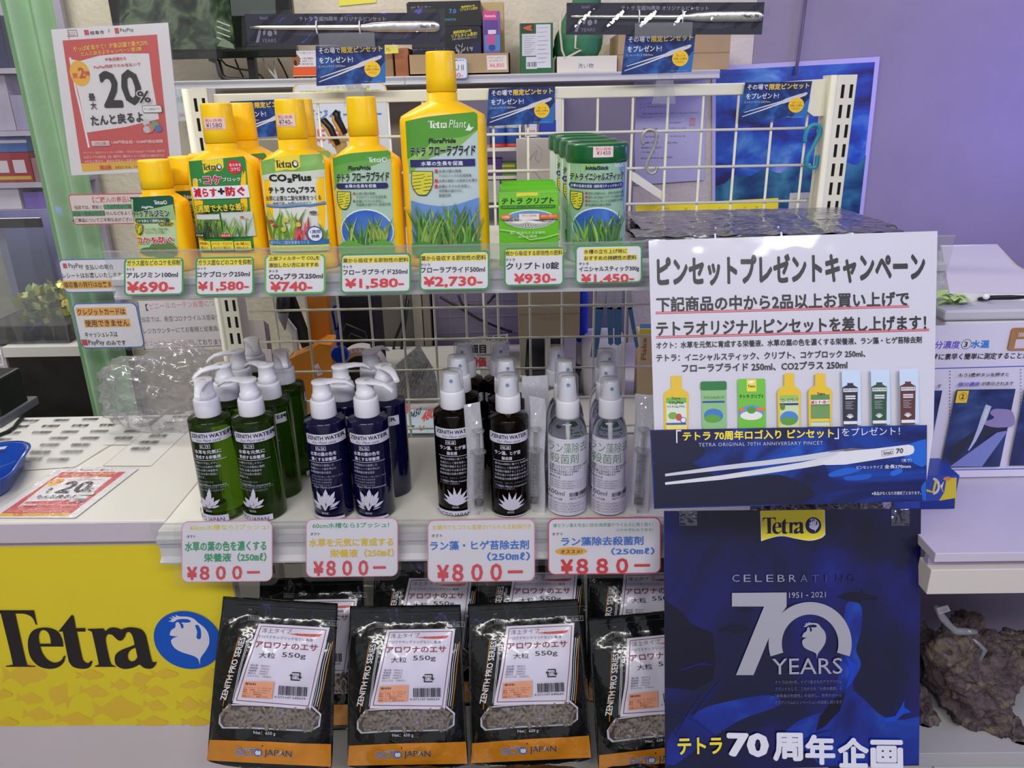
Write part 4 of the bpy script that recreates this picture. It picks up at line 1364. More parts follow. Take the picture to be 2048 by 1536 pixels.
tag_card('price_tag', 'pink edged ¥800 tag with blue product name below the brown spray bottles', (855, 1040, 1070, 1165), PK,
         [('水槽内でもコケに直接かけられる注射器付き', 864, 1050, 1062, 1060, OG, 0.015), ('オクト', 863, 1068, 885, 1075, KB), ('ラン藻・ヒゲ苔除去剤', 860, 1082, 1058, 1101, BL_, 0.03),
          ('（250㎖）', 974, 1104, 1060, 1122, BL_, 0.03), ('¥８００－', 874, 1128, 1046, 1163, PR2, 0.04)], YT2, bw=2.0, group=TG2, paper=LW, rad=14)
tag_card('price_tag', 'red edged ¥880 tag with an orange oval, rightmost on the lower shelf', (1096, 1037, 1322, 1150), (206, 70, 90),
         [('嫌なラン藻を完全に除去!病原菌やウイルスに良く効く!', 1106, 1047, 1306, 1055, GN, 0.01), ('コケの予防もできる!', 1232, 1057, 1306, 1063, GN, 0.01), ('オクト', 1104, 1065, 1126, 1071, KB),
          ('ラン藻除去殺菌剤', 1122, 1074, 1287, 1092, BL_, 0.03), ('（250㎖）', 1222, 1095, 1309, 1110, BL_, 0.03), ('ell', 1142, 1102, 32, 8, (236, 176, 70)),
          ('オススメ!', 1121, 1099, 1164, 1107, KB, 0.02), ('¥８８０－', 1121, 1117, 1300, 1148, (214, 54, 62), 0.04)], YT2, bw=2.2, group=TG2, paper=LW, rad=14)

# ================================================================== LOWER SHELF: bottles
def dyed(name, col, rough=0.04, tr=1.0, dens=60):
    """coloured see-through liquid in a clear bottle"""
    m = pbr(name, col, rough, trans=tr, ior=1.36)
    return m


GREENB = dyed('green_tinted_bottle', (172, 200, 124))
BLUEB = pbr('navy_tinted_bottle', (10, 10, 52), 0.08, coat=0.5)
BROWNB = dyed('amber_tinted_bottle', (122, 66, 40))
CLEARB = dyed('clear_bottle', (240, 244, 244), 0.02)
GREEND = pbr('dark_green_liquid', (120, 150, 62), 0.10, trans=0.85, ior=1.3)
BROWND = pbr('dark_brown_liquid', (38, 22, 18), 0.12, trans=0.4, ior=1.3)
PUMP = pbr('white_pump_plastic', (228, 228, 238), 0.3)
LWH = (206, 204, 224)


def collar(m, r, z0, z1, c, ribs=40):
    n = ribs * 2
    rings = []
    for k, z in enumerate((z0, z0 + 0.001, z1 - 0.0025, z1 - 0.0006, z1)):
        rr = r * (1.0, 1.02, 1.0, 0.97, 0.9)[k]
        rings.append([(c[0] + (rr + (0.00025 if i % 2 and k in (1, 2) else 0)) * cos(2 * pi * i / n), c[1] + (rr + (0.00025 if i % 2 and k in (1, 2) else 0)) * sin(2 * pi * i / n), c[2] + z) for i in range(n)])
    m.loft(rings, PUMP)


def pump_bottle(px, label, group, Yf, kind, lab, spout=0.0, name='pump_bottle'):
    cx, w, yrim, ycb, yct, yhead = px
    X = aY(cx, 930, Yf).x
    R = (aY(cx + w / 2, 930, Yf).x - aY(cx - w / 2, 930, Yf).x) / 2 * 0.982
    yc = Yf + R
    hs = aY(cx, yrim, Yf).z - ZD2
    wcol = 24.5 if kind != 'clear' else 23
    rc = (aY(cx + wcol, ycb, yc).x - aY(cx - wcol, ycb, yc).x) / 2
    hcb, hct = aY(cx, ycb, yc - rc).z - ZD2, aY(cx, yct, yc - rc).z - ZD2
    H = aY(cx, yhead, yc - rc * 0.7).z - ZD2
    c = (X, yc, ZD2)
    t = thing(name, label, 'bottle', c, group)
    body = {'green': GREENB, 'blue': BLUEB, 'brown': BROWNB, 'clear': CLEARB}[kind]
    m = MB()
    if kind == 'clear':
        pr = [(R * 0.9, 0), (R, 0.004), (R, hs - 0.024)] + [(rc * 0.8 + (R - rc * 0.8) * cos(k * pi / 12), hs - 0.024 + 0.028 * sin(k * pi / 12)) for k in range(1, 7)] + [(rc * 0.8, hcb)]
    else:
        pr = [(R * 0.93, 0), (R * 0.99, 0.0015), (R, 0.004), (R, hs - 0.003), (R * 0.985, hs - 0.0008), (R * 0.95, hs + 0.0008), (rc * 0.92, hs + 0.004), (rc * 0.82, hs + 0.0055), (rc * 0.82, hcb)]
    m.lathe(pr, body, 64, c)
    bd_ = m.build('body', t)
    if kind in ('green', 'brown'):
        q = MB().lathe([(R * 0.86, 0.004), (R * 0.9, 0.006), (R * 0.9, hs - 0.008), (R * 0.86, hs - 0.006)], GREEND if kind == 'green' else BROWND, 40, c)
        q.build('liquid', t)
    m = MB()
    collar(m, rc, hcb, hct, c)
    m.build('collar', t)
    m = MB()
    if kind in ('green', 'blue'):
        r1 = rc * 0.72
        m.lathe([(rc * 0.82, hct - 0.0005), (rc * 0.80, hct + 0.0055), (rc * 0.77, hct + 0.0065), (rc * 0.70, hct + 0.0068), (rc * 0.66, H - 0.0045), (rc * 0.73, H - 0.0028), (rc * 0.73, H - 0.0008), (rc * 0.69, H), (0.0001, H)], PUMP, 36, c)
        d = Vector((cos(spout), sin(spout), 0))
        s_ = Vector((-d.y, d.x, 0))
        rings = []
        for q, (L, wd, th, dz) in enumerate(((0.0, .0098, .0020, -.0010), (.009, .0092, .0026, -.0008), (.019, .0068, .0030, -.0008), (.030, .0048, .0028, -.0026), (.037, .0040, .0024, -.0066), (.041, .0036, .0020, -.0100))):
            p = Vector(c) + d * L + Vector((0, 0, H + dz - 0.001))
            rings.append([p + s_ * (wd * cos(2 * pi * k / 14)) + Vector((0, 0, th * sin(2 * pi * k / 14))) for k in range(14)])
        m.loft(rings, PUMP)
        m.build('pump_head', t)
    else:
        r1 = rc * 0.80
        m.lathe([(rc * 0.84, hct - 0.0005), (r1, hct + 0.0012), (r1 * 0.97, hct + 0.006), (r1 * 0.80, H - 0.001), (r1 * 0.74, H), (0.0001, H)], PUMP, 32, c)
        nz_ = m.build('nozzle', t)
        m = MB().tube([(c[0], c[1] - r1 * 0.86, c[2] + H - 0.007), (c[0], c[1] - r1 * 0.98, c[2] + H - 0.0072)], 0.0022, (90, 150, 200), 10)
        m.build('spray_tip', nz_)
        r2 = rc * 0.93
        m = MB().lathe([(r2, hct - 0.001), (r2 * 0.97, H + 0.001), (r2 * 0.9, H + 0.003), (0.0001, H + 0.0032)], CLEAR, 32, c, cap=False)
        m.build('clear_overcap', t)
        m = MB().tube([(c[0], c[1], c[2] + hcb), (c[0] + 0.003, c[1], c[2] + 0.01)], 0.0022, WHITE_PLASTIC, 8)
        m.build('dip_tube', t)

    def bl(q, u, v, l):
        k = max(-0.985 * R, min(0.985 * R, q.x - X))
        g_ = 1 + l / R
        return Vector((X + k * g_, yc - sqrt(R * R - k * k) * g_, max(q.z, ZD2 + 0.003)))
    A = Art((X, Yf, ZD2), bulge=bl, lift=0.0003)
    A.cut, A.eps = 3, 0.00005
    lab(A, cx)
    A.build('printed_label', bd_)
    t.location.z += 0.0005
    return t


def icon(A, kind, x, y):
    """white plant drawing near the foot of the print; (x, y) is the root"""
    if kind == 'leafy':
        for a, L, w in ((-75, 26, 8), (-45, 26, 8), (-15, 24, 8), (20, 24, 7), (48, 26, 7), (75, 20, 4), (0, 40, 9), (-30, 18, 6), (33, 16, 6)):
            r_ = radians(a)
            A.pline([(x + L * q * sin(r_), y - L * q * cos(r_)) for q in (0.25, 0.5, 0.75, 1)], [0.8, w, w * 0.85, 0.4], LWH)
            A.pline([(x, y), (x + L * .5 * sin(r_), y - L * .5 * cos(r_))], 1.4, LWH)
    elif kind == 'bush':
        for a, L, w in ((-58, 30, 7), (-36, 28, 7), (-14, 30, 7), (12, 32, 7), (36, 30, 7), (58, 30, 6), (76, 22, 2), (-75, 22, 4), (0, 42, 10), (-26, 40, 8), (24, 40, 8)):
            r_ = radians(a)
            A.pline([(x + L * q * sin(r_), y - L * q * cos(r_)) for q in (0.35, 0.55, 0.8, 1)], [0.8, w, w * 0.8, 0.4], LWH)
        A.pline([(x, y), (x - 4, y - 12), (x, y - 26)], [3, 8, 4], LWH)
        A.pline([(x, y), (x + 5, y - 13), (x + 10, y - 22)], [2, 4, 1], LWH)
    else:
        for a, L, w in ((-70, 24, 8), (-50, 28, 8), (-28, 32, 8), (-6, 34, 8), (16, 33, 8), (36, 32, 8), (56, 28, 7), (74, 25, 6)):
            r_ = radians(a)
            A.pline([(x, y), (x + L * .5 * sin(r_), y - L * .5 * cos(r_)), (x + L * sin(r_ * 1.08), y - L * cos(r_))], [6, w, 0.4], LWH)


def zenith(code, t1, t2, rows, small, kind, dy=0.0, foot=None):
    def f(A, cx):
        ox = cx - 644
        E = lambda y: y + dy
        A.poly(A.rpts(605 + ox, E(871), 681 + ox, E(891), 3), LWH)
        A.text('ZENITH WATER', 608 + ox, E(874), 678 + ox, E(882), (26, 26, 34), 0.03)
        A.text('For Plant care', 620 + ox, E(884), 664 + ox, E(889), (60, 60, 80), 0.0, shear=0.4)
        for a, b, c_, d in ((627, 894, 647, 894.8), (627, 901.2, 647, 902), (627, 894, 627.8, 902), (646.2, 894, 647, 902)):
            A.rect(a + ox, E(b), c_ + ox, E(d), LWH)
        A.text(code, 629.5 + ox, E(895.8), 644.5 + ox, E(900.4), LWH, 0.02)
        A.text(t1, 616 + ox, E(905), 666 + ox, E(913), LWH, 0.025)
        A.text(t2, (618 if len(t2) > 4 else 630) + ox, E(915.5), (666 if len(t2) > 4 else 650) + ox, E(923), LWH, 0.025)
        A.rect(614 + ox, E(925), 675 + ox, E(925.8), LWH)
        for i, r_ in enumerate(rows):
            A.text(r_, 617 + ox, E(928.5 + 7.2 * i), 617 + ox + 4.5 * len(r_), E(933.5 + 7.2 * i), (180, 180, 200), 0.0)
        y = 928.5 + 7.2 * len(rows) + 2
        for i, r_ in enumerate(small):
            A.text(r_, 618 + ox, E(y + 5.6 * i), 618 + ox + 3.7 * len(r_), E(y + 3.8 + 5.6 * i), (150, 150, 174), -0.006)
        A.text('Aqua Plants treatment', 622 + ox, E(973), 676 + ox, E(978), (190, 190, 210), -0.005, shear=0.4)
        icon(A, kind, 648 + ox, E(1020))
        A.text('速効性', 641 + ox, E(1024), 654 + ox, E(1028), LWH, 0.0)
        A.rect(606 + ox, E(1034), 682 + ox, E(1056), LWH)
        A.text('OCTO JAPAN', 612 + ox, E(1038), 676 + ox, E(1050), (40, 50, 90), 0.01)
    return f


L_G = zenith('K-19', '水草を元気に', '育成する栄養液', ['水槽内で不足しやすい', 'カリウムを効果的に補給', '育成に必要な栄養素を', '含むため水草の育成に', '最適です。'], ['根の成長が活発になる', '新芽の成長促進', '水草に対する色の出方が良くなります', '水草の白化や葉の溶けを防ぎます'], 'leafy', -4)
L_B = zenith('Fe-26', '水草の葉の色を', '濃くする栄養液', ['天然原料から製造した', '有機キレート鉄を中心に', '各種微量元素を配合'], ['赤系の水草を美しい濃い色にします', '葉や根の成長の活性促進', '水草の色揚げの発色促進', '光合成を活性化させます'], 'bush')
L_R = zenith('MK-08', 'ラン藻、ヒゲ苔', '除去液', ['農林JAS規格に基づく有機酸を', '主成分として藻を除去します', '有用菌が増殖することにより', '水質の減少や水草の活力の向上', '独自製造の効果が期待できます'], ['ヒゲゴケ、スポット、ミクロソリウムに対応', '光を遮断しない', 'フィルターに影響なし'], 'aloe', -12)


def L_C(A, cx):
    o = cx - 1136
    A.rect(1095 + o, 880, 1176 + o, 1050, (214, 212, 230))
    A.text('ラン藻除去', 1097 + o, 888, 1173 + o, 908, (100, 140, 100), 0.0)
    A.text('殺菌剤', 1101 + o, 910, 1156 + o, 929, (100, 140, 100), 0.0)
    for i, s_ in enumerate(('水槽に入れるだけでラン藻を完全に除去', '希釈してもスプレーでも使えます', '病原菌や虫を防ぎコケを抑制し', 'コケの予防にも使えます')):
        A.text(s_, 1100 + o, 933 + 5 * i, 1100 + o + 4.1 * len(s_), 937.5 + 5 * i, (50, 60, 60), 0.005)
    A.text('使用方法', 1100 + o, 955, 1120 + o, 959.5, (60, 60, 70), 0.0)
    for i in range(4):
        A.text('水槽の飼育水に本剤を直接添加してください', 1100 + o, 962 + 4.6 * i, 1168 + o - 5 * (i % 2), 965.4 + 4.6 * i, (110, 110, 130), -0.008)
    A.text('200ml', 1097 + o, 984, 1128 + o, 993, (60, 60, 76), -0.005)
    A.bars(1138 + o, 986, 1173 + o, 994, (40, 40, 50), 5, 26)
    A.text('4571147640', 1138 + o, 996, 1172 + o, 1000, (60, 60, 70), 0.0)
    A.text('使用上の注意', 1097 + o, 998, 1124 + o, 1002, (70, 70, 80), 0.0)
    for i in range(4):
        A.text('本剤の使用により水が白く濁る場合があります', 1100 + o, 1006 + 5.4 * i, 1160 + o + 6 * (i % 2), 1010 + 5.4 * i, (120, 120, 140), -0.008)


YF2 = 0.868
GG, GB_, GR_, GC_ = 'green pump bottles on the lower shelf', 'dark blue pump bottles on the lower shelf', 'brown spray bottles on the lower shelf', 'clear spray bottles on the lower shelf'
g1 = pump_bottle((416, 86, 850, 838, 804, 764), 'green pump bottle in the front row, leftmost on the lower shelf', GG, YF2, 'green', L_G, radians(-80))
g2 = pump_bottle((504, 86, 848, 836, 804, 764), 'green pump bottle in the front row with its spout turned left, beside the leftmost', GG, YF2, 'green', L_G, radians(168))
b1 = pump_bottle((648, 84, 852, 840, 806, 768), 'dark blue pump bottle in front, the left of the front pair', GB_, YF2, 'blue', L_B, radians(12))
b2 = pump_bottle((735, 84, 850, 838, 802, 766), 'dark blue pump bottle in front, the right of the front pair', GB_, YF2, 'blue', L_B, radians(-22))
r1 = pump_bottle((908, 83, 836, 822, 787, 752), 'brown spray bottle in front, the left of the front pair', GR_, YF2 + 0.006, 'brown', L_R, name='spray_bottle')
r2 = pump_bottle((1018, 82, 846, 829, 796, 760), 'brown spray bottle in front, the right of the front pair', GR_, YF2, 'brown', lambda A, cx: zenith('MK-08', 'ラン藻、ヒゲ苔', '除去液', ['農林JAS規格に基づく有機酸を', '主成分として藻を除去します', '有用菌が増殖することにより', '水質の減少や水草の活力の向上', '独自製造の効果が期待できます'], ['ヒゲゴケ、スポット、ミクロソリウムに対応', '光を遮断しない', 'フィルターに影響なし'], 'aloe', -2)(A, cx), name='spray_bottle')
c1 = pump_bottle((1137, 80, 850, 843, 806, 760), 'clear spray bottle with white label, the left of the front pair', GC_, YF2, 'clear', L_C, name='spray_bottle')
c2 = pump_bottle((1222, 72, 850, 840, 803, 768), 'clear spray bottle with white label in front, beside the big sign', GC_, YF2, 'clear', L_C, name='spray_bottle')
DD = 0.057


def behind(o, dx, dy, label, turn=0.0):
    return dup(o, o.location + Vector((dx, dy, 0)), label, rot=(0, 0, turn))


behind(g1, 0.004, DD, 'green pump bottle, second of the left row', -1.0)
behind(g1, 0.003, 2 * DD, 'green pump bottle, third of the left row', -1.3)
behind(g2, 0.005, DD, 'green pump bottle, second of the right row', -0.35)
behind(g2, 0.008, 2 * DD, 'bright green pump bottle turned to its back, third of the right row', 2.2)
behind(g1, 0.005, 3 * DD, 'green pump bottle, rearmost of the left row', 0.3)
behind(b1, 0.012, DD, 'dark blue pump bottle behind the left one of the front pair', 0.2)
behind(b2, 0.014, DD, 'dark blue pump bottle behind the right one of the front pair', -0.6)
behind(b1, 0.040, 2 * DD + 0.004, 'dark blue pump bottle, rearmost of its row', 0.9)
behind(r1, 0.004, DD, 'brown spray bottle, second behind the left front one', 0.3)
behind(r1, 0.008, 2 * DD, 'brown spray bottle, third behind the left front one', -0.2)
behind(r2, -0.003, DD + 0.004, 'brown spray bottle, second behind the right front one', 0.25)
behind(r2, -0.012, 2 * DD + 0.02, 'brown spray bottle facing out, third behind the right front one', 0.1)
behind(c1, 0.000, DD, 'clear spray bottle, second behind the left front one', 0.3)
behind(c1, -0.008, 2 * DD, 'clear spray bottle, third behind the left front one', 0.2)
behind(c2, 0.002, DD, 'clear spray bottle, second behind the right front one', -0.3)
behind(c2, 0.006, 2 * DD, 'clear spray bottle, third behind the right front one', 0.4)

# ------------------------------------------------------------------ wrapped syringes
SYR = clear_mat('syringe_plastic', (246, 247, 248), 0.10, 0.16, rough=0.1)
POUCHP = pbr('medical_paper', (220, 220, 226), 0.6)


def syringe_pouch(xp, ytop, ybot, wpx, Y, turn, ls, lp):
    """a flat pouch (paper back, clear front) standing between bottles, a syringe inside it"""
    B = aY(xp, ybot, Y)
    Hh = aY(xp, ytop, Y).z - ZD2
    w = abs(aY(xp + wpx, ybot, Y).x - B.x)
    t = thing('syringe_pouch', lp, 'pouch', (B.x, Y, ZD2), 'clear pouches with syringes', world=False)
    t.rotation_euler = (0, 0, turn)
    fn = lambda u, v: Vector(((u - 0.5) * w + 0.004 * v * v * sin(v * 3), 0.009 + 0.002 * sin(v * 9), v * Hh))
    MB().grid(fn, 4, 14, POUCHP).build('paper_back', t)
    fn = lambda u, v: Vector(((u - 0.5) * w + 0.004 * v * v * sin(v * 3), 0.009 + 0.002 * sin(v * 9) - 0.016 * (sin(pi * u) ** 0.5) * min(1, (1.02 - v) * 5) * min(1, v * 8 + 0.1), v * Hh))
    MB().grid(fn, 12, 18, FILM).build('clear_front', t)
    s = thing('syringe', ls, 'syringe', (B.x, Y, ZD2), 'syringes in clear pouches', world=False)
    s.rotation_euler = (0, 0.03, turn)
    r = 0.0058
    MB().lathe([(0.0012, 0.004), (0.0018, 0.012), (0.0025, 0.0125), (r, 0.016), (r, 0.092), (r * 1.7, 0.0925), (r * 1.7, 0.094), (r * 0.9, 0.0942)], SYR, 24, (0, 0, 0)).build('barrel', s)
    MB().lathe([(r * 0.9, 0.018), (r * 0.92, 0.02), (r * 0.92, 0.025), (r * 0.5, 0.026)], (40, 40, 46), 20, (0, 0, 0)).build('rubber_stopper', s)
    m = MB().lathe([(r * 0.4, 0.026), (r * 0.4, 0.120), (r * 1.3, 0.1205), (r * 1.3, 0.1225), (0.0001, 0.1228)], SYR, 14, (0, 0, 0))
    m.build('plunger', s)
    m = MB()
    for k in range(13):
        z = 0.028 + 0.0048 * k
        m.add([(r * 1.02 * sin(a), -r * 1.02 * cos(a), z + dz) for dz in (0, 0.0005) for a in (-0.1, 0.25, 0.6 if k % 2 == 0 else 0.4)], [(0, 1, 4, 3), (1, 2, 5, 4)], (60, 60, 66))
    for k, tx in enumerate(('0.5', '1', '1.5', '2', '2.5', '3ml')):
        vs, fs, ax, bx, ay, by, cp = glyphs(tx, 0.0)
        h = 0.003
        z = 0.031 + 0.0096 * k
        m.add([((x - bx) * h / 0.7 * 0.8, -r * 1.03 - 0.0003, z + y * h / 0.7) for x, y in vs], fs, (50, 50, 56))
    m.build('gradations', s)
    return t


syringe_pouch(958, 812, 1040, 34, 0.873, 0.45, 'syringe standing in a clear pouch between the two front brown bottles', 'clear syringe pouch between the two front brown bottles')
syringe_pouch(1068, 800, 1040, 34, 0.878, -0.5, 'syringe in a clear pouch between the brown and the clear front bottles', 'clear syringe pouch between the brown and the clear front bottles')
syringe_pouch(1274, 795, 1040, 36, 0.872, -0.35, 'syringe in a clear pouch right of the clear bottles', 'clear syringe pouch right of the clear bottles, against the big sign')
for k, (x, y, a, l) in enumerate(((1074, 0.935, 0.1, 'empty looking clear pouch standing between the second row of brown and clear bottles'),)):
    p = aZ(x, 1000, ZD2)
    o = thing('syringe_pouch', l, 'pouch', (aY(x, 900, y).x, y, ZD2), 'clear pouches with syringes', world=False)
    o.rotation_euler = (0, 0, a)
    for nm, mt, dy in (('paper_back', POUCHP, 0.006), ('clear_front', FILM, -0.002)):
        MB().grid(lambda u, v: Vector(((u - 0.5) * 0.036 * (1 - 0.5 * max(0, v - 0.85)), dy * (1 - v) * 1.0 + 0.004 * sin(4 * v) + 0.02 * v * v, v * 0.165)), 6, 14, mt).build(nm, o)

# ================================================================== BOTTOM SHELF: food bags
FOIL = pbr('black_foil', (16, 19, 20), 0.22, coat=0.6, bump=0.55, bscale=26)
FOILO = pbr('orange_foil', (206, 132, 36), 0.25, coat=0.6, bump=0.5, bscale=26)
STICK = pbr('white_sticker_paper', (216, 212, 232), 0.35, coat=0.25, bump=0.06, bscale=40)
BX, BY0, TL_ = 816, 0.815, radians(20)
BW = aY(BX + 121, 1500, BY0).x - aY(BX - 121, 1500, BY0).x
BVA = Vector((0, sin(TL_), cos(TL_)))
BP = aY(BX, 1529, BY0)
_t = Art(BP, (1, 0, 0), BVA)
_q = _t.pt(BX, 1211, 0) - BP
BH = _q.dot(BVA)


def bagb(u, v):
    """how far the filled pouch stands out at u (from the middle) and v (from the foot)"""
    k = min(1, abs(2 * u / BW))
    e = max(0.0, 1 - k ** 2.6) ** 0.75
    t = v / BH
    f = 0.55 + 0.45 * min(1, t / 0.18) if t >= 0 else 0.55
    f *= 1 if t < 0.55 else max(0.0, 1 - ((t - 0.55) / 0.34) ** 2) if t < 0.89 else 0.0
    w = 0.0011 * sin(u * 190 + v * 60) * (1 - k) + 0.0012 * sin(v * 130 - u * 70) * k * (1 - k) * 3
    w += 0.0016 * max(0, 1 - abs(t - 0.13) / 0.05) * sin(u * 210)
    return 0.027 * e * f + w * e + 0.0015


_bn = Vector((1, 0, 0)).cross(BVA)
if _bn.dot(CAM - BP) < 0:
    _bn = -_bn


def bpt(u, v, l):
    half = BW / 2 * (1 - 0.025 * sin(pi * min(1, max(0, v / BH))))
    return BP + Vector((1, 0, 0)) * u + BVA * v + _bn * (bagb(u, v) + l)


def bag():
    t = thing('food_bag', 'black foil food bag in the front row, second from the left', 'bag', BP, 'black foil food bags')
    m = MB()
    nu, nv = 40, 48
    def fr(i, j):
        v = BH * j / nv
        u = (i / nu - 0.5) * BW * (1 - 0.10 * max(0, j / nv - 0.1) * 0.9)
        return bpt(u, v, 0)
    m.grid(lambda a, b: fr(a * nu, b * nv), nu, nv, FOIL)
    m.grid(lambda a, b: fr(a * nu, b * nv) - _bn * (0.003 + 0.7 * (bagb((a - .5) * BW, b * BH) - 0.0015)), nu, nv, FOIL)
    k0, k1 = 0, (nu + 1) * (nv + 1)
    im = m.mi(FOIL)
    per = [i for i in range(nu)] + [nu + j * (nu + 1) for j in range(nv)] + [nv * (nu + 1) + i for i in range(nu, 0, -1)] + [j * (nu + 1) for j in range(nv, 0, -1)]
    for a, b in zip(per, per[1:] + per[:1]):
        m.f.append((a, b, b + k1, a + k1)), m.m.append(im), m.sm.append(False)
    m.build('pouch', t)
    A = Art(BP, (1, 0, 0), BVA, bulge=lambda q, u, v, l: bpt(u, v, l), lift=0.0004)
    A.cut, A.cut2, A.iters = 8, 10, 3
    A.eps = 0.00005
    # window ring and the dark field behind the pellets
    o_ = [(714, 1442), (731, 1419), (760, 1417), (820, 1415), (880, 1411), (893, 1411), (910, 1426), (909, 1450), (893, 1461), (840, 1462), (780, 1463), (722, 1467), (714, 1458)]
    c_ = (812, 1439)
    A.poly(o_, (206, 206, 222))
    A.poly([(c_[0] + (x - c_[0]) * 0.965, c_[1] + (y - c_[1]) * 0.89) for x, y in o_], (74, 62, 58))
    # foot band, side stripes, side lettering
    A.poly([(698, 1491), (760, 1488), (816, 1486), (880, 1485), (932, 1483), (935, 1527), (695, 1531)], FOILO)
    for i in range(4):
        A.pline([(903 + 4.2 * i, 1284 + 1.2 * i), (897 + 4 * i, 1330), (893 + 4 * i, 1380), (888 + 4.2 * i, 1412)], 1.3, (214, 214, 222))
    A.pline([(919, 1283), (914, 1330), (909, 1380), (904, 1418)], 1.5, (200, 130, 50))
    A.pline([(739, 1287), (730, 1340), (724, 1390), (720, 1424)], 1.5, (200, 130, 50))
    for i in range(2):
        A.pline([(759 - 2.6 * i, 1292), (749 - 2.6 * i, 1350), (741 - 2.6 * i, 1412)], 1.1, (214, 214, 222))
    A.text('ZENITH PRO SERIES', 741, 1288, 753, 1412, (222, 222, 230), 0.02, rot=90, ln=-0.225)
    for s_, x0, x1, y0, y1 in (('国産品', 755, 770, 1246.5, 1252), ('カメ用フード', 896, 926, 1245, 1251)):
        for a, b, c2, d in ((x0 - 3, y0 - 2, x1 + 3, y0 - 1.3), (x0 - 3, y1 + 1.3, x1 + 3, y1 + 2), (x0 - 3, y0 - 2, x0 - 2.3, y1 + 2), (x1 + 2.3, y0 - 2, x1 + 3, y1 + 2)):
            A.rect(a, b, c2, d, (150, 152, 160))
        A.text(s_, x0, y0, x1, y1, (150, 152, 160), 0.0)
    for x, y in ((751, 1231), (930, 1229)):
        A.line(x, y, x + 7, y + 4, 0.8, (120, 122, 130)), A.line(x, y + 4, x + 7, y, 0.8, (120, 122, 130))
    A.pline([(722, 1228), (780, 1226), (850, 1225), (936, 1223)], 0.8, (60, 64, 66))
    A.text('Net：650 g', 785, 1466, 827, 1474, (196, 196, 206), 0.01)
    A.text('OCTO', 752, 1501, 803, 1516, (52, 110, 200), 0.012, outline=((222, 222, 232), 0.025))
    A.ell(796, 1508, 7.5, 7.5, (52, 110, 200)), A.ell(796, 1508, 5.4, 5.4, (222, 222, 232)), A.poly([(796, 1503), (799, 1509), (796, 1512), (793, 1509)], (200, 50, 50))
    A.text('JAPAN', 808, 1500, 861, 1516, (24, 26, 40), 0.0, outline=((206, 200, 204), 0.02))
    A.build('printed_front', t)
    # pellets behind the window
    R = random.Random(11)
    PEL = pbr('brown_pellet', (134, 120, 108), 0.75, var=0.12, vscale=90)
    m = MB()
    Z = Art(BP, (1, 0, 0), BVA, bulge=lambda q, u, v, l: bpt(u, v, l))
    Z.iters = 3
    for row in range(6):
        for k in range(19):
            x, y = 722 + k * 9.9 + R.uniform(-2.5, 2.5) + (row % 2) * 5, 1423 + row * 6.8 + R.uniform(-2, 2)
            y += (812 - x) * 0.022
            if x > 902 or y < 1421.5 + (812 - x) * 0.022 or y > 1456.5 + (812 - x) * 0.022 or (x < 726 and abs(y - 1443) > 8) or (x > 895 and abs(y - 1438) > 9):
                continue
            q = Z.pt(x, y, 0) - BP
            u, v = q.dot(Vector((1, 0, 0))), q.dot(BVA)
            an, L, r = R.uniform(0, pi), R.uniform(0.0034, 0.0062), R.uniform(0.0022, 0.0028)
            c0 = bpt(u, v, R.uniform(0.0004, 0.0022))
            d = (Vector((1, 0, 0)) * cos(an) + BVA * sin(an) + _bn * R.uniform(-.15, .15)).normalized()
            pts = [c0 + d * L * s_ for s_ in (-1, -0.86, 0, 0.86, 1)]
            m.tube(pts, [r * 0.45, r * 0.95, r, r * 0.95, r * 0.45], PEL, 8)
    p = m.build('pellets', t)
    p['kind'] = 'stuff'
    W_ = Art(BP, (1, 0, 0), BVA, bulge=lambda q, u, v, l: bpt(u, v, l), lift=0.0056)
    W_.cut, W_.cut2, W_.iters = 12, 12, 3
    W_.poly([(c_[0] + (x - c_[0]) * 0.97, c_[1] + (y - c_[1]) * 0.9) for x, y in o_], FILM)
    W_.build('window_film', t)
    # white sticker
    S = Art(BP, (1, 0, 0), BVA, bulge=lambda q, u, v, l: bpt(u, v, l), lift=0.0030)
    S.cut, S.cut2, S.eps, S.iters = 8, 10, 0.00012, 3
    S.poly([(775, 1258), (840, 1257), (911, 1256), (890, 1417), (740, 1415)], STICK)
    fr_ = (128, 66, 74)
    for a, b in (((780, 1263), (905, 1261)), ((905, 1261), (885.5, 1410)), ((885.5, 1410), (747, 1408.5)), ((747, 1408.5), (780, 1263))):
        S.line(*a, *b, 1.5, fr_)
    S.text('浮上タイプ', 782, 1266, 840, 1275, (90, 90, 104), 0.0, slope=-0.04)
    S.poly(smooth_path([(832, 1273, 1), (865, 1271), (898, 1269, 1), (890, 1275), (860, 1276)]), (214, 92, 80)), S.text('安心の国内生産', 848, 1271, 886, 1275, (70, 50, 60), 0.0)
    S.text('アロワナやシクリッドなどに最適', 777, 1279, 882, 1285, (80, 80, 96), 0.0, slope=0.0)
    S.text('アロワナのエサ', 773, 1291, 893, 1304, (140, 62, 70), 0.025)
    S.text('大粒', 783, 1312, 814, 1323, (40, 40, 50), 0.004), S.text('550g', 827, 1309, 872, 1321, (40, 40, 50), 0.004)
    for i, s_ in enumerate(('蛋白質　50%以上', '粗脂肪　3%以上', '粗繊維　10%以上', '粗灰分　17%以下', 'カルシウム　2.3%以上')):
        S.text(s_, 769 - i * 1.1, 1336 + 5.1 * i, 807 - i * 1.1 + (9 if i == 4 else 0), 1340 + 5.1 * i, (80, 80, 96), 0.0)
    for a, b, c2, d in ((850, 1345, 865, 1347.4), (864, 1345, 866.4, 1354), (849, 1359, 866, 1361.4), (848.5, 1352, 850.8, 1361)):
        S.rect(a, b, c2, d, (30, 34, 44))
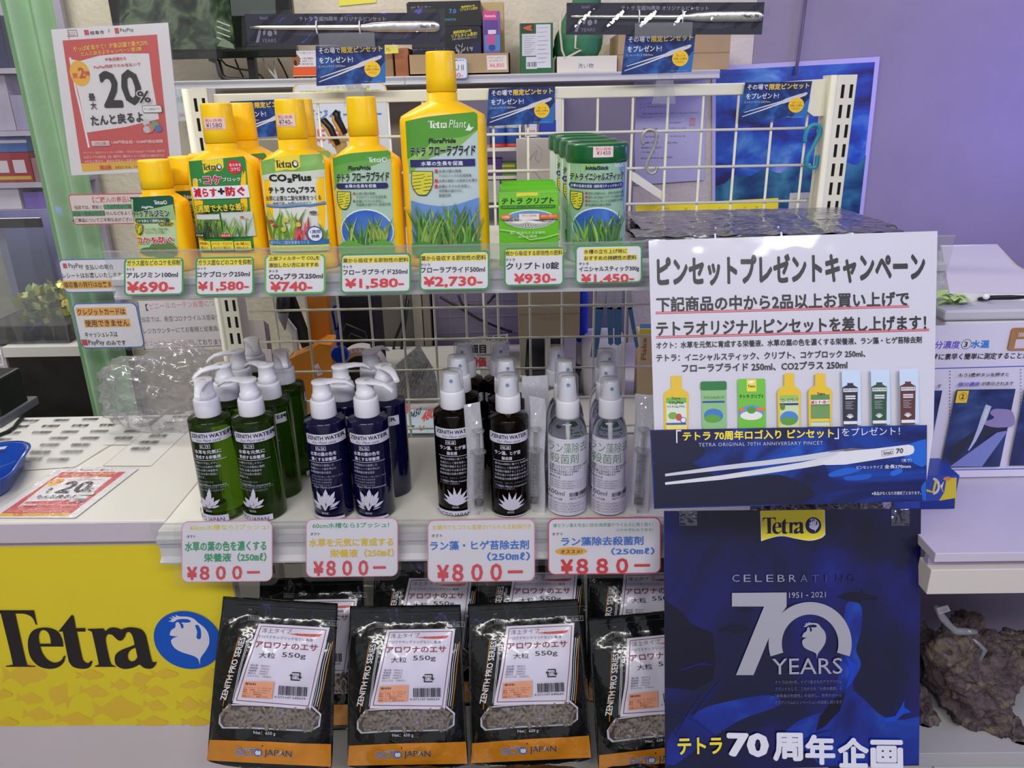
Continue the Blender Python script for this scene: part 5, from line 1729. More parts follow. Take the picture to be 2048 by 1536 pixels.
    S.poly([(862, 1353), (870, 1353), (866, 1358)], (30, 34, 44)), S.poly([(845, 1353), (853, 1353), (849, 1348)], (30, 34, 44))
    S.text('プラ', 852, 1349, 863, 1357, (30, 34, 44), 0.01)
    S.poly([(761, 1369), (818, 1366), (816, 1399), (757, 1401)], (228, 160, 128))
    S.text('原材料', 763, 1371, 784, 1376, (70, 40, 40), 0.02)
    for i, s_ in enumerate(('フィッシュミール、エビミール、', '酵母、小麦粉、コーングルテン', '酵母、リン酸カルシウム、', 'ベタイン、緑茶粉末、', '各種ビタミン、各種ミネラル')):
        S.text(s_, 761 - 0.6 * i, 1378.5 + 4.2 * i, 761 + (54, 52, 46, 38, 50)[i] - 0.6 * i, 1381.8 + 4.2 * i, (120, 70, 60), 0.0)
    S.bars(828, 1372, 881, 1390, (30, 32, 40), 9, 44)
    S.text('4 571147 640634', 821, 1392, 880, 1396.5, (50, 52, 64), 0.0)
    S.build('sticker', t)
    return t


bg = bag()
_ta = Art(BP, (1, 0, 0), BVA, bulge=lambda q, u, v, l: bpt(u, v, l))
_ta.iters = 4
_anc = _ta.pt(832, 1297, 0)          # the product line on the sticker


def bag_at(px, py, dY, label, tilt=0.0, roll=0.0):
    p = aY(px, py, _anc.y + dY)
    off = Matrix.Rotation(roll, 3, 'Y') @ (_anc - BP)
    return dup(bg, p - off, label, rot=(tilt, roll, 0))


bag_at(832 - 259, 1300 - 10, -0.024, 'black foil food bag in the front row, leftmost beside the yellow panel', roll=0.09)
bag_at(832 + 242, 1300 - 12, 0.004, 'black foil food bag in the front row, third from the left', roll=-0.04)
bag_at(832 + 486, 1300 + 9, 0.012, 'black foil food bag in the front row, half covered by the dark poster', roll=-0.10)
bag_at(640, 1234, 0.078, 'black foil food bag in the back row, leftmost behind the front bags')
bag_at(872, 1190, 0.10, 'black foil food bag in the back row, second from the left', roll=0.0)
bag_at(1084, 1180, 0.085, 'black foil food bag in the back row, third from the left')
bag_at(1306, 1180, 0.098, 'black foil food bag in the back row, beside the dark poster', roll=-0.02)


# flat bags lying under the front row
def flat_bag(px, label, first=None):
    c = aY(px, 1527, 0.765)
    if first:
        return dup(first, Vector((c.x, first.location.y, first.location.z)), label)
    t = thing('food_bag', label, 'bag', c, 'flat food bags under the front row', world=False)
    m = MB()
    w, d = 0.155, 0.095
    f = lambda u, v, s: Vector(((u - .5) * w, -0.068 + v * d, -0.014 - 0.03 * v + s * 0.013 * (1 - abs(2 * u - 1) ** 3) * min(1, v * 6 + 0.1) + 0.0012 * sin(u * 26 + v * 11)))
    m.grid(lambda u, v: f(u, v, 1), 20, 14, FOIL).grid(lambda u, v: f(u, v, -1.6), 20, 14, FOIL)
    m.build('pouch', t)
    V, Fc, ax, bx, ay, by, cp = glyphs('TurtleBite', 0.05)
    m = MB()
    for col, k, l in (((216, 206, 196), 1.06, 0.0012), ((176, 92, 44), 1.0, 0.0016)):
        vs = []
        for i, (x, y) in enumerate(V):
            U, Q = (x - (ax + bx) / 2) / (bx - ax) * k, (y - (ay + by) / 2) / (by - ay) * k
            p = f(0.5 + 0.72 * U + 0.05 * Q, 0.40 + 0.22 * Q, 1)
            vs.append(p + Vector((0, -0.0004, l + 0.00002 * (i // max(1, cp)))))
        m.add(vs, Fc, col)
    m.build('printed_title', t)
    return t


fb = flat_bag(1062, 'flat black bag with orange lettering lying below the third front bag')
flat_bag(818, 'flat black bag with orange lettering lying below the second front bag', fb)
flat_bag(1318, 'flat black bag with orange lettering lying by the foot of the dark poster', fb)

# ================================================================== LEFT: counter and what lies on it
ZC = 0.9424
YCF = aZ(150, 1044, ZC).y
CX1 = XL0 - 0.0008
CX2 = aY(466, 1270, 0.86).x
LAMW = pbr('white_laminate', (214, 212, 204), 0.35, var=0.025, vscale=5)
EDGE = pbr('lavender_edge_band', (196, 188, 200), 0.45, var=0.03)
t = thing('shop_counter', 'white shop counter with a yellow panel, left of the display rack', 'counter', (-0.9, YCF, 0))
zE = aY(150, 1083, YCF).z
MB().box(-1.6, CX1, YCF + 0.001, 1.19, zE, ZC, LAMW).build('worktop', t, bev=0.0012)
MB().box(-1.6, CX1, YCF - 0.0015, YCF + 0.001, zE, ZC - 0.0015, EDGE).build('edge_band', t)
zp0, zp1 = aY(150, 1452, YCF + 0.012).z, aY(150, 1093, YCF + 0.012).z
MB().box(-1.6, CX2, YCF + 0.014, YCF + 0.03, 0, zE - 0.0005, pbr('pale_panel', (206, 196, 200), 0.5, var=0.03)).build('front_panel', t)
# yellow panel with the mark and pale fish
PY = pbr('yellow_vinyl_print', (226, 206, 46), 0.4)
a = Art((-0.7, YCF + 0.0125, (zp0 + zp1) / 2))
a.mb.box(-1.6, CX2 - 0.001, YCF + 0.0126, YCF + 0.0138, zp0, zp1, PY)
FSH = (222, 186, 56)


def fish(cx, cy, s_, f=1, tall=1.0, rot=0.0):
    P = [(-46, 0), (-38, -8), (-20, -15), (-6, -24), (6, -20), (20, -10), (30, -5), (46, -14), (42, 0), (47, 14), (30, 5), (14, 12), (2, 20), (-6, 14), (-24, 12), (-40, 6)]
    c_, q = cos(rot), sin(rot)
    a.poly([(min(x, 462), min(y, 1450.5 + (x - 230) * 0.004)) for x, y in smooth_path([(cx + s_ * (f * x * c_ - y * tall * q), cy + s_ * (f * x * q + y * tall * c_)) for x, y in P], 2)], FSH)


for F_ in ((50, 1350, 1.0, -1, 1.2), (120, 1392, 0.55, 1, 2.2, .5), (188, 1384, 0.66, -1, 1.0, .15), (60, 1398, 0.6, -1, 1.0, .1), (235, 1420, 1.1, -1, 1.1), (76, 1430, 0.68, -1, 1.0, .1),
           (150, 1440, 0.85, -1, .8, .08), (310, 1384, 0.6, -1, .9, .1), (310, 1412, 0.55, -1, 1.0, .2), (280, 1362, 0.4, 1, 2.4, 1.2), (240, 1370, 0.42, -1, 1.3), (385, 1370, 0.55, 1, .7, -.1),
           (375, 1410, 0.5, -1, 1.5), (430, 1412, 0.7, -1, 1.4), (305, 1445, 0.7, -1, .8), (390, 1444, 0.6, -1, .9), (425, 1360, 0.5, 1, 2.0), (15, 1445, 0.5, -1, 1.0), (5, 1388, 0.45, -1, 1), (180, 1350, 0.6, -1, .8), (330, 1348, 0.6, -1, .8), (450, 1440, .5, -1, 1)):
    fish(*F_)
for i, L in enumerate(_LET):
    f_ = lambda p: (p[0] / 4, 1152 + p[1] / 4)
    a.poly([f_(p) for p in smooth_path(L)], (38, 32, 34), holes=[[f_(p) for p in smooth_path(_HOLE[i])]] if i in _HOLE else [])
dsc = [(1503 + 268 * cos(2 * pi * i / 48) + 34 * sin(2 * pi * i / 48), 507 + 232 * sin(2 * pi * i / 48)) for i in range(48)]
a.poly([f_(p) for p in dsc], (12, 84, 190))
a.poly([f_(p) for p in smooth_path(_FISH)], (216, 212, 226)), a.poly([f_(p) for p in smooth_path(_SLOT)], (12, 84, 190))
a.build('printed_panel', t)

# barcode sheets under a clear mat
b = Art((-0.6, 1.05, ZC + 0.0006), (1, 0, 0), (0, 1, 0), eps=0.00004)
SHT = (212, 211, 206)
for q in ([(20, 836), (322, 830), (262, 862), (150, 934), (10, 944), (-80, 900)], [(330, 830), (400, 828), (388, 850), (302, 932), (206, 932)], [(250, 857), (302, 857), (262, 890), (207, 890)]):
    b.poly(q, SHT)
for q in (((322, 830), (150, 934)), ((262, 862), (322, 830)), ((330, 830), (206, 932)), ((206, 932), (300, 932)), ((150, 934), (60, 940)), ((80, 840), (-20, 880)), ((250, 858), (303, 857)), ((207, 890), (262, 890))):
    b.line(*q[0], *q[1], 0.9, (176, 172, 160))
CODES = ((62, 842), (125, 841), (182, 839), (240, 838), (300, 836), (362, 834), (43, 854), (103, 853), (162, 852), (218, 851), (285, 850), (345, 847), (25, 867), (85, 866), (142, 865), (200, 864), (268, 864), (336, 860),
         (8, 881), (120, 878), (182, 878), (250, 878), (318, 874), (38, 893), (103, 892), (165, 892), (300, 887), (85, 907), (145, 906), (284, 900), (66, 921), (120, 922))
for i, (x, y) in enumerate(CODES):
    b.slope, b.lean = -0.01, -(0.95 + (400 - x) / 900)
    k = 0.75 + (y - 830) / 260
    b.bars(x - 18 * k, y - 3.0 * k, x + 20 * k, y + 2.2 * k, (56, 56, 60), i, 22)
    b.text('4971618%05d' % (i * 7919 % 99999), x - 22 * k, y + 3.2 * k, x + 14 * k, y + 5.4 * k, (130, 130, 132), 0.0)
o = b.build('barcode_sheet')
o['label'], o['category'] = 'white sheets of printed barcodes under the clear mat on the counter', 'paper'

# ------------------------------------------------------------------ clear vinyl screen and the notices on it
YV = 1.36
vx0, vx1 = aY(-120, 400, YV).x, aY(462, 330, YV).x
vz0 = aY(200, 690, YV).z
m = MB()
m.grid(lambda u, v: Vector((vx0 + (vx1 - vx0) * u, YV + 0.006 + 0.010 * sin(u * 31) * (0.4 + 0.6 * sin(u * 7) ** 2) + 0.004 * sin(v * 9 + u * 12), vz0 + (2.55 - vz0) * v)), 60, 24, VINYL)
o = m.build('vinyl_screen')
o['label'], o['category'] = 'clear vinyl droplet screen hanging behind the counter', 'curtain'
YN = YV - 0.012


def notice(name, label, box, edge, paper, draw, lam=5, rad=6, bw=2.0, Y=None, cat='notice', film=True):
    Y = Y or YN
    x0, y0, x1, y1 = box
    c = aY((x0 + x1) / 2, (y0 + y1) / 2, Y)
    t = thing(name, label, cat, c)
    A = Art(c)
    A.base(A.rpts(x0, y0, x1, y1, rad) if rad else [A.xf(x, y, x0, y0) for x, y in ((x0, y0), (x1, y0), (x1, y1), (x0, y1))], edge if edge else paper, 0.0005)
    if edge:
        A.rrect(x0 + bw, y0 + bw, x1 - bw, y1 - bw, max(1, rad - 1), paper)
    draw(A)
    A.build('printed_sheet', t)
    if film:
        f = Art(c)
        v = [f.pt(x, y, 0.0025) for x, y in f.rpts(x0 - lam, y0 - lam, x1 + lam, y1 + lam, rad + 2)]
        f.mb.add(v, [tuple(range(len(v)))], LAMI)
        f.build('laminate', t)
    return t


RO, RL = (200, 86, 86), (196, 80, 82)


def flyer(A):
    s_ = A.slope
    A.poly([(125, 81), (314, 69), (340, 320), (162, 328)], RO)
    A.poly([(162, 327), (340, 318), (343, 333), (165, 344)], (226, 178, 70))
    A.poly([(140, 118), (160, 122), (200, 111), (245, 107), (298, 107), (304, 160), (318, 238), (250, 254), (174, 265), (158, 190)], (224, 222, 226))
    A.pline([(140, 115), (152, 180), (164, 230), (178, 295)], 4, (232, 230, 232))
    A.ell(160, 147, 20, 26, (232, 180, 60))
    A.text('第', 144, 146, 155, 157, RL, 0.02), A.text('2', 155, 135, 168, 157, RL, 0.04), A.text('弾', 168, 142, 179, 152, RL, 0.02)
    A.text('岐阜市', 180, 62, 208, 70, (60, 50, 50), 0.01, slope=-.06), A.rect(168, 60, 177, 70, RL), A.line(216, 58, 220, 65, .8, (120, 120, 120)), A.line(220, 58, 216, 65, .8, (120, 120, 120)), A.rect(229, 56, 237, 67, RL), A.text('PayPay', 240, 57, 267, 66, (70, 66, 66), 0.0, slope=-.06)
    A.rect(135, 60, 154, 61, (120, 110, 110)), A.rect(135, 72, 154, 73, (120, 110, 110)), A.rect(135, 60, 136, 78, (120, 110, 110)), A.rect(153, 60, 154, 73, (120, 110, 110)), A.text('めざせ', 138, 63, 151, 67, RL, 0.0), A.text('最大20%', 138, 67.5, 151, 71, RL, 0.0)
    YF_ = (238, 196, 76)
    A.text('やっぱ岐阜やて！対象店舗で最大20%', 146, 93, 295, 104, YF_, 0.015, slope=-.09), A.text('たんと戻るよキャンペーン第2弾', 162, 104, 283, 113, YF_, 0.015, slope=-.09)
    A.text('対象店舗なら', 210, 116, 252, 123, RL, 0.015, slope=-.07), A.text('PayPay残高でのお支払いで', 188, 131, 281, 139, RL, 0.015, slope=-.07)
    DK = (40, 38, 38)
    A.text('2', 196, 142, 235, 216, DK, 0.03), A.text('0', 237, 139, 276, 211, DK, 0.03), A.text('%', 274, 182, 300, 206, DK, 0.03, outline=((224, 222, 226), .05))
    A.text('最', 177, 187, 190, 202, DK, 0.02), A.text('大', 181, 204, 193, 219, DK, 0.02)
    A.text('たんと戻るよ', 181, 231, 285, 252, DK, 0.03, slope=-.08)
    A.rrect(285, 211, 324, 226, 3, (70, 66, 66)), A.rrect(286, 212, 323, 225, 3, (228, 228, 230)), A.text('やっぱ岐阜やて!', 289, 216, 321, 221, DK, 0.0)
    for x, y, r, c in ((294, 246, 7, (196, 200, 206)), (300, 256, 9, (206, 120, 120)), (312, 250, 8, (120, 160, 110)), (318, 257, 7, (90, 110, 170)), (295, 259, 7, (190, 194, 198))):
        A.ell(x, y, r, r, c)
    A.rect(184, 282, 220, 292, (228, 226, 228)), A.text('付与上限', 191, 283.5, 213, 290, RL, 0.01)
    A.text('1,000円相当/回・10,000円相当/期間', 224, 281, 326, 288, (232, 214, 214), 0.005)
    for i, q in enumerate(('・ヤフーカード以外のクレジットカードは対象外。・付与されたPayPayボーナスは出金・譲渡不可', '※公式ストアでの利用可能。出金・譲渡不可。複数のキャンペーンが適用される場合があります', '※付与上限あり。事前の予告なく変更する場合があります')):
        A.text(q, 167 + 2 * i, 303 + 8.5 * i, 330 - 14 * (i == 2), 309 + 8.5 * i, (236, 206, 204), -0.005, slope=-.025)
    A.text('第2弾', 200, 330, 223, 339, RL, 0.02), A.text('2021.5.6（木）- 6.6（日）', 231, 331, 330, 337, (80, 66, 50), 0.0)


c = aY(233, 200, YN)
fl_t = thing('promotion_flyer', 'red and white 20% cashback flyer hanging on the clear vinyl screen', 'poster', c)
A = Art(c)
A.base([(102, 59), (336, 45), (366, 340), (143, 351)], (222, 220, 224))
flyer(A)
A.build('printed_sheet', fl_t)
f = Art(c)
v = [f.pt(x, y, 0.003) for x, y in ((97, 54), (341, 40), (372, 346), (139, 357))]
f.mb.add(v, [(0, 1, 2, 3)], LAMI)
f.build('laminate', fl_t)
# the same flyer lying on the counter
pTR, pBR = aZ(272, 939, ZC), aZ(158, 1038, ZC)
dv = (pTR - pBR)
wv = (aY(366, 340, YN) - aY(336, 45, YN)).length
sc = dv.length / wv
ang = atan2(dv.y, dv.x) - pi / 2
cw = abs(aY(351, 190, YN).x - aY(233, 200, YN).x) * sc
mid = (pTR + pBR) / 2 + Vector((-cos(ang), -sin(ang), 0)) * cw
dup(fl_t, Vector((mid.x, mid.y, ZC + 0.0016)), 'red and white 20% cashback flyer lying flat on the counter', rot=(-pi / 2, 0, ang), scale=sc)


def d1(A):
    A.text('【ご購入の商品について】', 184, 394, 300, 406, RL, 0.015)
    G_ = (70, 150, 100)
    A.rect(207, 409, 262, 419, G_), A.rect(143, 422, 209, 433, G_)
    K_ = (80, 60, 60)
    for i, (q, x1) in enumerate((('当店では、原則としてお客様のご都合による', 290), ('返品・交換は出来ませんなどをよくお確かめ', 290), ('※ご商品についてご不明な点がございましたら', 292))):
        A.text(q, 148 - 2 * i, 411 + 13 * i, x1, 419 + 13 * i, K_, 0.015)


notice('purchase_notice', 'pink laminated purchase notice with green highlights below the hanging flyer', (136, 389, 300, 450), RL, (222, 206, 204), d1)


def d2(A):
    A.rect(125, 527, 133, 537, RL), A.text('PayPay', 136, 527, 165, 539, KB, 0.01), A.text('支払いの場合', 169, 529, 226, 540, KB, 0.015)
    A.text('レシートはお渡しいたします', 124, 546, 242, 557, KB, 0.015)
    A.rect(124, 562, 244, 578, (232, 176, 76)), A.text('領収書の発行は出来ません', 126, 564, 242, 576, KB, 0.015)


notice('payment_notice', 'blue edged notice with an orange band, directly above the credit card notice', (116, 519, 258, 586), (72, 118, 190), (226, 226, 232), d2, rad=9)


def d3(A):
    A.rect(151, 616, 251, 632, (232, 170, 82)), A.text('クレジットカードは', 153, 618, 249, 631, KB, 0.02)
    A.rect(167, 639, 259, 655, (232, 170, 82)), A.text('使用できません', 169, 640, 256, 654, KB, 0.02)
    A.text('キャッシュレスは', 169, 664, 234, 675, KB, 0.015), A.rect(162, 679, 174, 691, RL), A.text('PayPay', 176, 680, 208, 692, KB, 0.01), A.text('のみです', 212, 681, 251, 691, KB, 0.02)


notice('card_notice', 'blue edged notice with two orange bands at the lower edge of the vinyl screen', (144, 607, 272, 697), (62, 110, 190), (226, 226, 232), d3, rad=10)


def d4(A):
    K_ = (66, 62, 66)
    PKK = (214, 120, 140)
    A.text('【', 290, 608, 296, 622, K_, 0.0), A.text('ビニールカーテン設置について', 298, 606, 449, 619, PKK, 0.0, slope=-.05), A.text('】', 450, 601, 456, 614, K_, 0.0)
    A.text('当店では、新型コロナウイルス感染予防の為', 282, 634, 466, 645, K_, 0.0, slope=-.035)
    A.text('レジカウンターにてお客様と従業員の間に', 286, 657, 462, 668, K_, 0.0, slope=-.04)
    A.text('ビニールカーテンを設置', 290, 681, 383, 692, PKK, 0.0, slope=-.02), A.text('しております。', 385, 679, 450, 690, K_, 0.0, slope=-.02)
    for q in (((276, 604), (289, 699)), ((289, 699), (468, 690))):
        A.line(*q[0], *q[1], 1.0, (60, 56, 60))


notice('screen_notice', 'white notice about the vinyl screen in pink and black, beside the rack post', (275, 602, 468, 701), None, (222, 218, 220), d4, rad=0)

# ------------------------------------------------------------------ green drape
YD = 1.44
GRN = pbr('green_fabric', (164, 202, 160), 0.85, var=0.05, vscale=20, bump=0.1, bscale=200)


def drape(xa, xb, label, ph, Y, z0):
    m = MB()
    m.grid(lambda u, v: Vector((xa + (xb - xa) * u, Y + 0.022 * sin(u * 17 + ph) * (0.7 + 0.3 * sin(v * 3 + u * 5)), z0 + (2.6 - z0) * v)), 70, 20, GRN)
    o = m.build('green_curtain')
    o['label'], o['category'] = label, 'curtain'


drape(aY(85, 400, YD).x, aY(196, 400, YD).x, 'pale green fabric curtain hanging beside the hanging flyer', 0.4, YD, 0.55)

# ------------------------------------------------------------------ low cabinet, crate boards and bag behind the counter
YK = 1.5
def carton(name, label, cat, box, Yf, dep, mat, draw=None, group=None, lid=None, zb=None, bev=0.0008):
    x0, y0, x1, y1 = box
    ym = (y0 + y1) / 2
    X0, X1 = aY(x0, ym, Yf).x, aY(x1, ym, Yf).x
    xm = (x0 + x1) / 2
    Z1, Z0 = aY(xm, y0, Yf).z, (aY(xm, y1, Yf).z if zb is None else zb)
    t = thing(name, label, cat, ((X0 + X1) / 2, Yf, Z0), group)
    MB().box(X0, X1, Yf, Yf + dep, Z0, Z1, mat).build('body', t, bev=bev)
    if lid:
        MB().box(X0 - 0.004, X1 + 0.004, Yf - 0.004, Yf + dep + 0.002, Z1, Z1 + lid[0], lid[1]).build('top_board', t, bev=0.001)
    if draw:
        A = Art(((X0 + X1) / 2, Yf, (Z0 + Z1) / 2), lift=0.0002)
        draw(A)
        A.build('printed_front', t)
    return t


LCX = aY(50, 851, YK).x - 0.006
carton('low_cabinet', 'black wood grain low cabinet with white top behind the counter', 'cabinet', (50, 712, 205, 990), YK, 0.18, pbr('black_wood', (34, 32, 32), 0.55, var=0.3, vscale=30), None, lid=(0.022, LAMW), zb=0.0)
CLR = pbr('pale_pine', (206, 194, 164), 0.6, var=0.06, vscale=8)
t = thing('pine_crate', 'pale pine crate of boards left of the black cabinet', 'crate', aY(20, 830, 1.42))
for k, (y0, y1) in enumerate(((784, 799), (801, 829))):
    q0, q1 = aY(-60, y0, 1.42), aY(46, y1, 1.42)
    MB().box(q0.x, min(q1.x, LCX), 1.42, 1.44, q1.z, q0.z, CLR).build('board', t, bev=0.001)
MB().box(aY(-60, 800, 1.42).x, LCX - 0.004, 1.441, 1.6, 0, aY(20, 784, 1.42).z, CLR).build('crate_body', t)
# wire basket
t = thing('wire_basket', 'white wire basket above the pine crate', 'basket', aY(10, 780, 1.5))
m = MB()
for k in range(9):
    x = LCX - 0.005 - 0.0105 * k
    m.tube([(x, 1.5, aY(0, 772, 1.5).z), (x, 1.5, aY(0, 690, 1.5).z)], 0.0013, WHITE_PLASTIC, 6)
for k in range(5):
    z = aY(0, 690 + 20 * k, 1.5).z
    m.tube([(aY(-55, 730, 1.5).x, 1.499, z), (LCX - 0.004, 1.499, z)], 0.0013, WHITE_PLASTIC, 6)
m.build('wire_side', t)
MB().box(aY(-60, 740, 1.5).x, LCX - 0.012, 1.52, 1.62, aY(0, 772, 1.5).z, aY(0, 700, 1.5).z, pbr('pale_packets', (206, 200, 206), 0.6, var=0.1, vscale=40)).build('liner', t)

# crumpled clear bag
PB = clear_mat('thin_bag_film', (246, 246, 248), 0.10, 0.16, (222, 222, 226), bump=0.6, bscale=26, rough=0.12)
m = MB()
R_ = random.Random(3)
pc = aY(325, 775, 1.165)
from mathutils import noise as NZ


def crump(d, r, f, amp):
    n = NZ.fractal(Vector(d) * f + Vector((3, 1, 7)), 1.0, 2.0, 4)
    return Vector(d) * (r * (1 + amp * n - 0.25 * abs(NZ.noise(Vector(d) * f * 1.7))))


NU, NV = 96, 60
vs = []
for j in range(NV + 1):
    th = pi * j / NV
    for i in range(NU):
        ph = 2 * pi * i / NU
        d = Vector((sin(th) * cos(ph), sin(th) * sin(ph), cos(th)))
        rdg = 1 - abs(NZ.noise(d * 2.6 + Vector((2, 5, 1)))) * 2
        rd2 = 1 - abs(NZ.noise(d * 6.0 + Vector((7, 1, 3)))) * 2
        k_ = 0.78 + 0.30 * NZ.noise(d * 1.3 + Vector((9, 2, 4))) + 0.20 * rdg + 0.07 * rd2
        vs.append((pc.x + d.x * k_ * 0.105 + 0.02 * d.z, pc.y + d.y * k_ * 0.05, max(ZC + 0.002 + 0.002 * rd2, pc.z - 0.004 + d.z * k_ * 0.075)))
m.add(vs, [(j * NU + i, j * NU + (i + 1) % NU, (j + 1) * NU + (i + 1) % NU, (j + 1) * NU + i) for j in range(NV) for i in range(NU)], PB, True)
o = single(m, 'plastic_bag', 'crumpled clear plastic bag at the back of the counter', 'bag', (pc.x, pc.y, pc.z))
# blue coin tray
BLT = pbr('blue_clear_plastic', (16, 76, 186), 0.12, trans=0.35, coat=0.4)
pr = aZ(58, 912, ZC + 0.03)
tx, ty = pr.x - 0.105, pr.y - 0.045
t = thing('coin_tray', 'blue plastic coin tray with a small white sticker at the left edge of the counter', 'tray', (tx, ty, ZC), world=False)
t.rotation_euler = (0, 0, radians(18))


def rr(a, b, r, z, k=8):
    o = []
    for sx, sy, a0 in ((1, 1, 0), (-1, 1, pi / 2), (-1, -1, pi), (1, -1, 3 * pi / 2)):
        for i in range(k + 1):
            q = a0 + pi / 2 * i / k
            o.append((sx * (a - r) + r * cos(q), sy * (b - r) + r * sin(q), z))
    return o


MB().loft([rr(.092, .062, .03, 0.001), rr(.096, .066, .032, 0.004), rr(.104, .074, .036, .028), rr(.109, .079, .04, .0295), rr(.109, .079, .04, .031), rr(.101, .071, .034, .031), rr(.094, .064, .03, .008), rr(.02, .02, .01, .0078)], BLT).build('tray_body', t)
MB().grid(lambda u, v: Vector((0.055 * (2 * u - 1), 0.04 * (2 * v - 1), 0.0085)), 2, 2, (206, 206, 212)).build('floor_mat', t)
m = MB()
P_ = lambda u, v: (0.030 + 0.046 * u, 0.0665 + 0.0035 * v, 0.0095 + 0.0175 * v)
m.add([Vector(P_(u, v)) + Vector((0, -0.0006, 0)) for v in (0, 1) for u in (0, 1)], [(0, 1, 3, 2)], (226, 226, 232))
m.add([Vector(P_(u, v)) + Vector((0, -0.0011, 0)) for v in (.25, .8) for u in (.08, .27)], [(0, 1, 3, 2)], RL)
V, Fc, ax, bx, ay, by, cp = glyphs('PayPay', 0.01)
m.add([Vector(P_(.33 + .58 * (x - ax) / (bx - ax), .28 + .45 * (y - ay) / (by - ay))) + Vector((0, -0.0013, 0)) for x, y in V], Fc, (60, 56, 60))
m.build('sticker', t)
# terminal and its cable
q = aZ(-18, 852, ZC)
t = thing('card_terminal', 'black card terminal cut by the left edge of the picture', 'terminal', q)
MB().box(q.x - 0.07, aZ(9, 850, ZC).x, q.y, q.y + 0.08, ZC + 0.0015, aY(5, 765, q.y).z, BLACK_PL).build('body', t, bev=0.004)
MB().box(q.x - 0.07, aZ(11, 852, ZC).x, q.y - 0.012, q.y + 0.1, ZC + 0.0002, ZC + 0.016, (96, 98, 106)).build('base', t, bev=0.002)
pts = [aZ(x, y, ZC + 0.004) for x, y in ((46, 834), (38, 842), (28, 855), (14, 864), (-6, 872), (-30, 878))]
single(MB().tube(pts, 0.0032, BLACK_PL, 10), 'power_cord', 'thick black cord curving over the left end of the counter', 'cord', tuple(pts[2]))

# ================================================================== TOP OF THE RACK: clips, cards and hanging packs
YP = YG - 0.034
DKBL = ramp_mat('blue_water_card', [(0.32, (8, 18, 60)), (0.52, (18, 50, 118)), (0.70, (40, 104, 180))], 26, 0.35, 5, 1.5, stretch=(1, 1, 1.4))


def blue_card():
    c = aY(701, 130, YP)
    t = thing('gift_card_sign', 'small blue tweezers gift card on the clear stand left of the tallest bottle', 'sign', c, 'small blue gift cards')
    A = Art(c, eps=0.00006)
    A.base([(631, 92), (769, 87), (771, 165), (633, 172)], DKBL, 0.0006)
    A.poly([(740, 166), (771, 120), (771, 165)], (36, 110, 186))
    A.text('その場で', 637, 96, 680, 108, WH2, 0.012, slope=-.04), A.text('限定ピンセット', 682, 94, 764, 107, (236, 200, 60), 0.03, slope=-.05)
    A.text('をプレゼント!', 638, 115, 705, 127, WH2, 0.012, slope=-.04), A.text('ピンセットサイズ 全長270mm', 638, 131, 690, 136, (206, 210, 226), 0.0, slope=-.04)
    A.pline([(641, 155), (680, 142), (716, 130)], [1.5, 2.6, 3], (206, 210, 220)), A.pline([(638, 164), (680, 148), (716, 133)], [1.5, 2.8, 3.4], (214, 216, 224))
    A.poly([(712, 130), (722, 124), (758, 111), (763, 111), (764, 114), (760, 118), (730, 131), (716, 136)], (200, 204, 214)), A.text('70', 750, 113, 757, 116, (60, 60, 80), 0.0, slope=-.3)
    A.ell(745, 138, 16, 16, (240, 196, 40))
    for i, s_ in enumerate(('詳しくは', '店員にお尋ね', 'ください')):
        w = len(s_) * 2.2
        A.text(s_, 745 - w, 130.5 + 6.4 * i, 745 + w, 135 + 6.4 * i, (80, 70, 40), 0.0)
    A.text('※景品がなくなり次第終了', 729, 162, 764, 164.6, (150, 180, 220), 0.0)
    A.build('printed_card', t)
    return t, c


bc, bcc = blue_card()
YB2 = YG - 0.006
for (x, y), Y, l in (((528, 238), YB2, 'small blue gift card on the rack top bar, half hidden by the yellow bottle caps'), ((1042, 213), YB2, 'small blue gift card on the top bar right of the tallest bottle'),
                     ((1317, 108), YP, 'small blue gift card on the clear stand under the right hanging pack'), ((1551, 202), YB2, 'small blue gift card on the top bar beside the right post')):
    dup(bc, aY(x, y, Y), l, rot=(0, 0.006 * (x - 900) / 300, 0))


def pop_stand(x, label, ytop, ybot):
    Y = YP + 0.003
    c = aY(x, ybot, Y)
    t = thing('clip_stand', label, 'clip', c, 'clear clip stands on the top bar')
    p0, p1 = aY(x - 56, ytop, Y), aY(x + 56, ytop + 26, Y)
    MB().box(p0.x, p1.x, Y - 0.0185, Y - 0.0170, p1.z, p0.z, CLEAR).build('clip_plate', t)
    q = aY(x + 8, ybot, Y)
    MB().box(q.x - 0.010, q.x + 0.010, Y, Y + 0.003, aY(x, ytop + 60, Y).z - 0.03, p1.z, CLEAR).build('stem', t)
    m = MB().prism([(q.x - 0.016, Y + 0.001, q.z - 0.024), (q.x + 0.016, Y + 0.001, q.z - 0.024), (q.x + 0.011, Y + 0.001, q.z + 0.006), (q.x - 0.011, Y + 0.001, q.z + 0.006)], (0, 0.0025, 0), CLEAR)
    m.build('clamp', t)
    MB().box(q.x - 0.009, q.x + 0.009, YG - 0.03, YG + 0.016, zb1 + 0.0005, zb1 + 0.004, CLEAR).build('clamp_jaw', t)
    return t


pop_stand(699, 'clear clip stand holding the left hanging tweezers pack', 69, 176)
pop_stand(1322, 'clear clip stand holding the right hanging tweezers pack', 49, 170)
PKD = pbr('navy_pack_card', (18, 18, 46), 0.3, coat=0.3)


